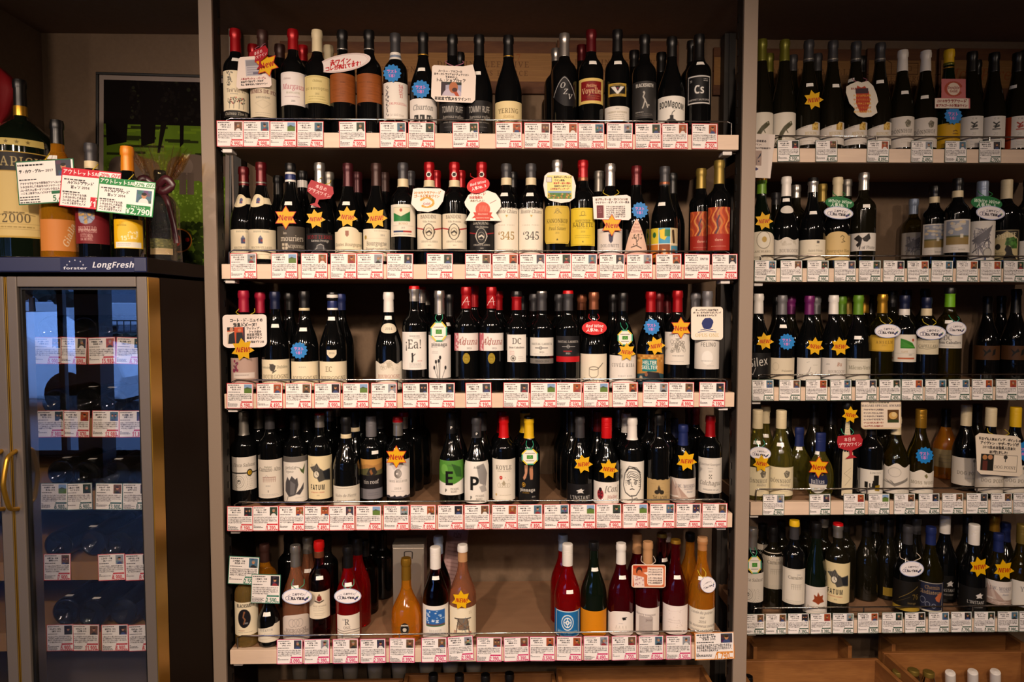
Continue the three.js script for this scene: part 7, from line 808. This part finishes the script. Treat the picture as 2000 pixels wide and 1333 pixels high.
// outlet sale cards clipped to the fridge bottles
const outlet = (head, off, price, ink) => () => { Fr(.006, .01, .988, .98, ink, .02); if (head) { Rc(0, 0, 1, .2, ink); J('アウトレットSALE', .36, .1, .08, '#efe6e2', .16); Rc(.63, .03, .36, .14, '#f2ebe6'); T(off + '% OFF', .81, .105, .085, ink, 'I'); Tx(.05, .28, .4, 1, 1, '#333', .02); J('ルドルドグランド', .33, .37, .055, '#2a2626', .16); J('ロッソ 2014', .33, .48, .055, '#2a2626', .16); } else { Tx(.03, .08, .5, 1, 1, '#222', .026); J('ラ・カウ・グルー 2017', .34, .24, .055, '#1c1a1a', .18); } photoPrint(.68, head ? .26 : .02, .27, .36); Tx(.04, head ? .6 : .42, .3, 1, 1, '#333', .02); for (let i = 0; i < 4; i++) J(Array.from({ length: head ? 10 : 20 }, (_, k) => KEYS[(i * 13 + k * 7) % KEYS.length]).join(''), .05, (head ? .68 : .52) + i * .075, .04, '#4a4444', .17, 'l'); if (head) { Rc(.52, .7, .43, .27, ink); J('アウトレット', .73, .76, .045, '#efe6e2', .17); T('¥' + price, .73, .88, .14, '#f2ebe6', 'N'); } else { Rc(.58, .72, .38, .07, ink); T(price, .74, .89, .14, ink, 'N', { sx: .85 }); Tx(.03, .82, .35, 3, .06, '#333', .018); } };
[[90, 355, 90, 68, 4, [0, '', '5,490', '#14623c'], 'green-priced card 5,490 hanging before giant bottle on the fridge'], [176, 370, 95, 63, -5.5, [1, '20', '12,980', '#c8142c'], 'red outlet sale card before the red-label bottle on the fridge'], [246, 385, 93, 58, -6, [1, '22', '2,790', '#14803c'], 'green outlet sale card 2,790 before the yellow-label bottle']].forEach(([x, y, w, h, roll, a, label], i) => { const z = 0.272 + i * .004, p = at(x, y, z), k = p.distanceTo(CAM) / F, rect = cardAtlas.add(240, 240 * h / w, '#efe8e2', outlet(...a)), g = thing('outlet_price_card', label, 'price card', p); mesh('plate', plateGeo(rrect(.01), rect, w * k, h * k), rect.mat, g); mesh('tie', tube([V(0, h * k * .48, -.001), V(.004, h * k * .6, -.008), V(.002, h * k * .7, -.02)], 0.0012, 8, 6), ribbonM.yellow, g); g.rotation.set(R(-2), 0, R(roll)); });

// framed poster leaning on the wall behind the fridge: a printed photograph of elephants on a meadow
{ const z = -0.44, a = at(180, 300, z), b = at(447, 300, z), yt = at(185, 141, z).y, yb = at(185, 560, z).y, w = b.x - a.x, h = yt - yb, g = thing('framed_poster', 'black-framed poster of elephants grazing on a green meadow', 'poster', V((a.x + b.x) / 2, yb, z));
  const fw = 0.009; mesh('frame', merge([span(-w / 2, w / 2, h - fw, h, -.008, .008, .002), span(-w / 2, w / 2, 0, fw, -.008, .008, .002), span(-w / 2, -w / 2 + fw, fw, h - fw, -.008, .008, .002), span(w / 2 - fw, w / 2, fw, h - fw, -.008, .008, .002)]), M.black, g);
  mesh('mat_board', span(-w / 2 + fw, w / 2 - fw, fw, h - fw, -.006, .001), std('#8a7c74', 0.7), g);
  const rect = posterAtlas.add(600, 600 * (h - .05) / (w - .05), '#1b1614', () => {
    Rc(0, 0, 1, .27, '#120e0d'); for (let i = 0; i < 240; i++) Ci(rr(0, 1), rr(0, .2), rr(.005, .02), i % 7 ? '#191513' : '#26261a');
    Rc(0, .22, 1, .8, '#56701e'); for (let i = 0; i < 26; i++) Rc(rr(-.1, 1), rr(.22, .38), rr(.1, .4), .012, i % 3 ? '#262c12' : '#64801f');
    for (const [x, wd] of [[0, .22], [.29, .15], [.62, .04], [.86, .05], [.97, .06]]) Po([[x, 0], [x + wd, 0], [x + wd * .85, .31], [x + wd * .12, .33]], '#120e0d'); Po([[.47, .2], [.52, .2], [.46, .36], [.44, .36]], '#16120f');
    for (let i = 0; i < 900; i++) Ci(rr(0, 1), rr(.4, .74), rr(.004, .012), i % 2 ? '#5f7c22' : '#7c9a38');
    const el = (x, y, s, f) => { Ci(x, y, .11 * s, '#66574c', 0, .085 * s); Ci(x + .1 * s * f, y + .015 * s, .095 * s, '#66574c', 0, .08 * s); Ci(x - .1 * s * f, y + .005, .07 * s, '#5a4c42', 0, .075 * s); Ci(x - .05 * s * f, y - .005, .045 * s, '#75655a', 0, .055 * s); Ln([[x - .16 * s * f, y + .02], [x - .18 * s * f, y + .06 * s], [x - .17 * s * f, y + .1 * s]], '#5a4c42', .03 * s); for (const k of [-.07, -.02, .1, .16]) Rc(x + k * s * f - .02 * s, y + .02 * s, .042 * s, .085 * s, '#5d4f45'); };
    el(.24, .43, 1.15, 1); el(.74, .43, 1.3, 1); el(1.0, .42, 1.0, -1);
    for (let i = 0; i < 500; i++) Ci(rr(0, 1), rr(.71, 1), rr(.01, .03), i % 2 ? '#2c3a14' : '#1f2c0d');
    Ci(.62, .80, .11, '#b5742c', 0, .1); Ci(.62, .80, .1, '#1c1110', 0, .09); Ci(.57, .80, .07, '#a8281c', 0, .06); T('la', .57, .80, .09, '#e2d0c4', 'i'); Ci(.69, .795, .018, '#a8281c'); });
  const pw = w - .05, ph = h - .05, pl = new THREE.PlaneGeometry(pw, ph), uv = pl.attributes.uv; for (let k = 0; k < uv.count; k++) uv.setXY(k, rect.u0 + uv.getX(k) * (rect.u1 - rect.u0), rect.v0 + uv.getY(k) * (rect.v1 - rect.v0));
  mesh('print', pl.translate(0, h / 2, 0.0016), rect.mat, g);
  g.rotation.set(R(-1.2), 0, R(-1.2)); }

// ---------------------------------------------------------------- the street outside, seen as a reflection in the fridge door
const mir = (px, py, z) => { const d = dirOf(px, py), mz = 2 * (FZ - 0.015) - CAM.z; return V(CAM.x + d.x * (z - mz) / -d.z, CAM.y + d.y * (z - mz) / -d.z, z); };
st('road', span(-60, 60, -0.2, -0.1, RZ + 0.13, 70), std('#4a4c50', 0.7));
{ const c0 = mir(197, 640, 4.5); st('pillar', span(c0.x - 0.1, c0.x + 0.1, 0.001, CEIL - 0.001, 4.3, 4.5), std('#141214', 0.5));
  for (let i = 0; i < 4; i++) { const a = mir(58, 898 + i * 6, 5.1), b = mir(195, 862 + i * 6, 5.1); const m = mesh('road_stripe', span(-0.9, 0.6, -0.0995, -0.098, -0.03, 0.03), std('#d8dcdc', 0.6)); m.position.set((a.x + b.x) / 2, 0, 5.15 + i * .14); m.rotation.y = R(12); m.userData.kind = 'structure'; }
  const bz = 44, f0 = mir(20, 600, bz), f1 = mir(270, 600, bz), bg = thing('office_building', 'pale office building across the street, reflected in the fridge glass', 'building', V((f0.x + f1.x) / 2, -0.1, bz));
  mesh('facade', box(40, 11, 6, 0, 5.5, 3), std('#6d757f', 0.7), bg); for (let i = 0; i < 10; i++) for (let j = 0; j < 2; j++) mesh('window', box(1.6, 1.5, 0.1, -18 + i * 4, 4.6 + j * 3.2, -0.03), std('#23303c', 0.2), bg);
  const van = (px, z, L0, cat, label, col) => { const p = mir(px, 620, z), v = thing(cat === 'truck' ? 'box_truck' : 'parked_van', label, cat, V(p.x, -0.1, z)); mesh('cargo_box', box(L0 * .62, 1.35, 1.6, L0 * .15, 1.15, 0, .05), col, v); mesh('cab', box(L0 * .3, 1.15, 1.55, -L0 * .32, .95, 0, .2), col, v); mesh('side_window', box(L0 * .2, .42, 1.57, -L0 * .33, 1.2, 0, .1), M.black, v); for (const [x, zz] of [[-.3, -.7], [.3, -.7], [-.3, .7], [.3, .7]]) mesh('wheel', new THREE.CylinderGeometry(.28, .28, .2, 20).rotateX(Math.PI / 2).translate(x * L0, .28, zz), M.black, v); return v; };
  const w1 = std('#d0d4d8', 0.4); van(84, 36, 4.2, 'truck', 'white box truck parked outside, reflected in the fridge door glass', w1); van(248, 40, 4.2, 'van', 'pale van parked outside, reflected at the glass right edge', w1);
  { const tz = 30, tp = mir(62, 575, tz), tr = thing('street_tree', 'dark leafy tree behind the truck, reflected in the fridge glass', 'tree', V(tp.x, -0.1, tz)); mesh('trunk', new THREE.CylinderGeometry(.12, .18, 2, 10).translate(0, 1, 0), M.black, tr); const L = []; for (let i = 0; i < 60; i++) { const s = new THREE.IcosahedronGeometry(rr(.2, .45), 0); s.translate(rr(-1.3, 1.3), 2.6 + rr(-.7, 1.2), rr(-.8, .8)); L.push(s); } mesh('foliage', merge(L), std('#141c14', 0.9), tr); }
  const fz = 24, fc = mir(110, 630, fz), fn = thing('street_fence', 'black railing along the street, reflected in the fridge glass', 'fence', V(fc.x, -0.1, fz)); mesh('rail', box(14, .05, .05, 0, 1.05, 0), M.black, fn); mesh('rail', box(14, .05, .05, 0, .25, 0), M.black, fn); for (let i = 0; i < 56; i++) mesh('baluster', box(.03, .8, .03, -7 + i * .25, .65, 0), M.black, fn);
  const hz = 22, hc = mir(110, 650, hz), hg = thing('low_hedge', 'dark low hedge before the railing, reflected in the fridge glass', 'hedge', V(hc.x, -0.1, hz)); { const g2 = new THREE.BoxGeometry(14, .6, .8, 60, 6, 6), q = g2.attributes.position; for (let i = 0; i < q.count; i++) q.setXYZ(i, q.getX(i), q.getY(i) + .3 + .08 * Math.sin(i * 1.7), q.getZ(i) + .08 * Math.sin(i * 2.9)); g2.computeVertexNormals(); mesh('foliage', g2, std('#1c2a16', 0.9), hg); }
  const cz = 8.2, cc = mir(78, 700, cz), car = thing('white_car', 'white car parked by the shop window, reflected in the fridge glass', 'car', V(cc.x, -0.1, cz)), sh = new THREE.Shape([[-2, .3], [2, .3], [2.05, .55], [1.95, .8], [.95, .95], [.2, 1.42], [-1.5, 1.45], [-2, .95]].map(([x, y]) => new THREE.Vector2(x, y)));
  mesh('body', new THREE.ExtrudeGeometry(sh, { depth: 1.5, bevelEnabled: true, bevelSize: .06, bevelThickness: .06, bevelSegments: 3 }).translate(-.9, 0, 0), phys('#d8dcde', 0.25, { clearcoat: 1 }), car); mesh('side_window', new THREE.ExtrudeGeometry(new THREE.Shape([[.75, .96], [.12, 1.36], [-1.4, 1.38], [-1.7, .96]].map(([x, y]) => new THREE.Vector2(x, y))), { depth: 1.66, bevelEnabled: false }).translate(-.9, 0, -.08), phys('#0c1014', 0.05), car); for (const [x, z] of [[-1.3, .05], [1.3, .05], [-1.3, 1.45], [1.3, 1.45]]) mesh('wheel', new THREE.CylinderGeometry(.32, .32, .22, 24).rotateX(Math.PI / 2).translate(x - .9, .32, z), M.black, car);
}

// ---------------------------------------------------------------- ceiling spotlights (each a fitting with its own light)
LAMPS.forEach(([x, z, cd, tx, ty, tz, half], i) => {
  const g = thing('ceiling_spotlight', `round ceiling spotlight lighting the shop, number ${['one', 'two', 'three', 'four', 'five', 'six', 'seven', 'eight', 'nine', 'ten', 'eleven'][i]}`, 'spotlight', V(x, CEIL, z), 'ceiling spotlights');
  const d = V(tx - x, ty - CEIL, tz - z).normalize(), q = new THREE.Quaternion().setFromUnitVectors(V(0, -1, 0), d);
  mesh('mount', lathe([[0, -0.03], [0.03, -0.03], [0.032, -0.001], [0, -0.001]].map(([r, y]) => [r, y]), 20), M.black, g);
  const can = mesh('lamp_housing', new THREE.LatheGeometry([[0.012, 0.02], [0.06, 0.0], [0.066, -0.09], [0.062, -0.09], [0.058, -0.06]].map(([r, y]) => new THREE.Vector2(r, y)), 24), M.black, g); can.position.y = -0.05; can.quaternion.copy(q);
  const k = Math.max(1, cd / 2.5), bulb = mesh('lamp_bulb', new THREE.SphereGeometry(0.055, 20, 10, 0, 6.2832, 1.5708, 1.5708).scale(1, 0.35, 1), new THREE.MeshStandardMaterial({ color: '#000000', emissive: new THREE.Color().setRGB(...WARM), emissiveIntensity: 12 * Math.sqrt(k) }), g);
  bulb.position.set(0, -0.05, 0).addScaledVector(d, 0.07); bulb.quaternion.copy(q);
  const L = new THREE.SpotLight(new THREE.Color().setRGB(...WARM), cd, 0, R(half), 0.7, 2); L.castShadow = true; L.shadow.radius = 2.6; L.shadow.mapSize.set(1024, 1024);
  L.position.set(x, CEIL - 0.05, z).addScaledVector(d, 0.115); L.target.position.copy(L.position).add(d); scene.add(L, L.target); L.name = 'spotlight_beam_' + String(i + 1).padStart(3, '0');
});

renderer.render(scene, camera);
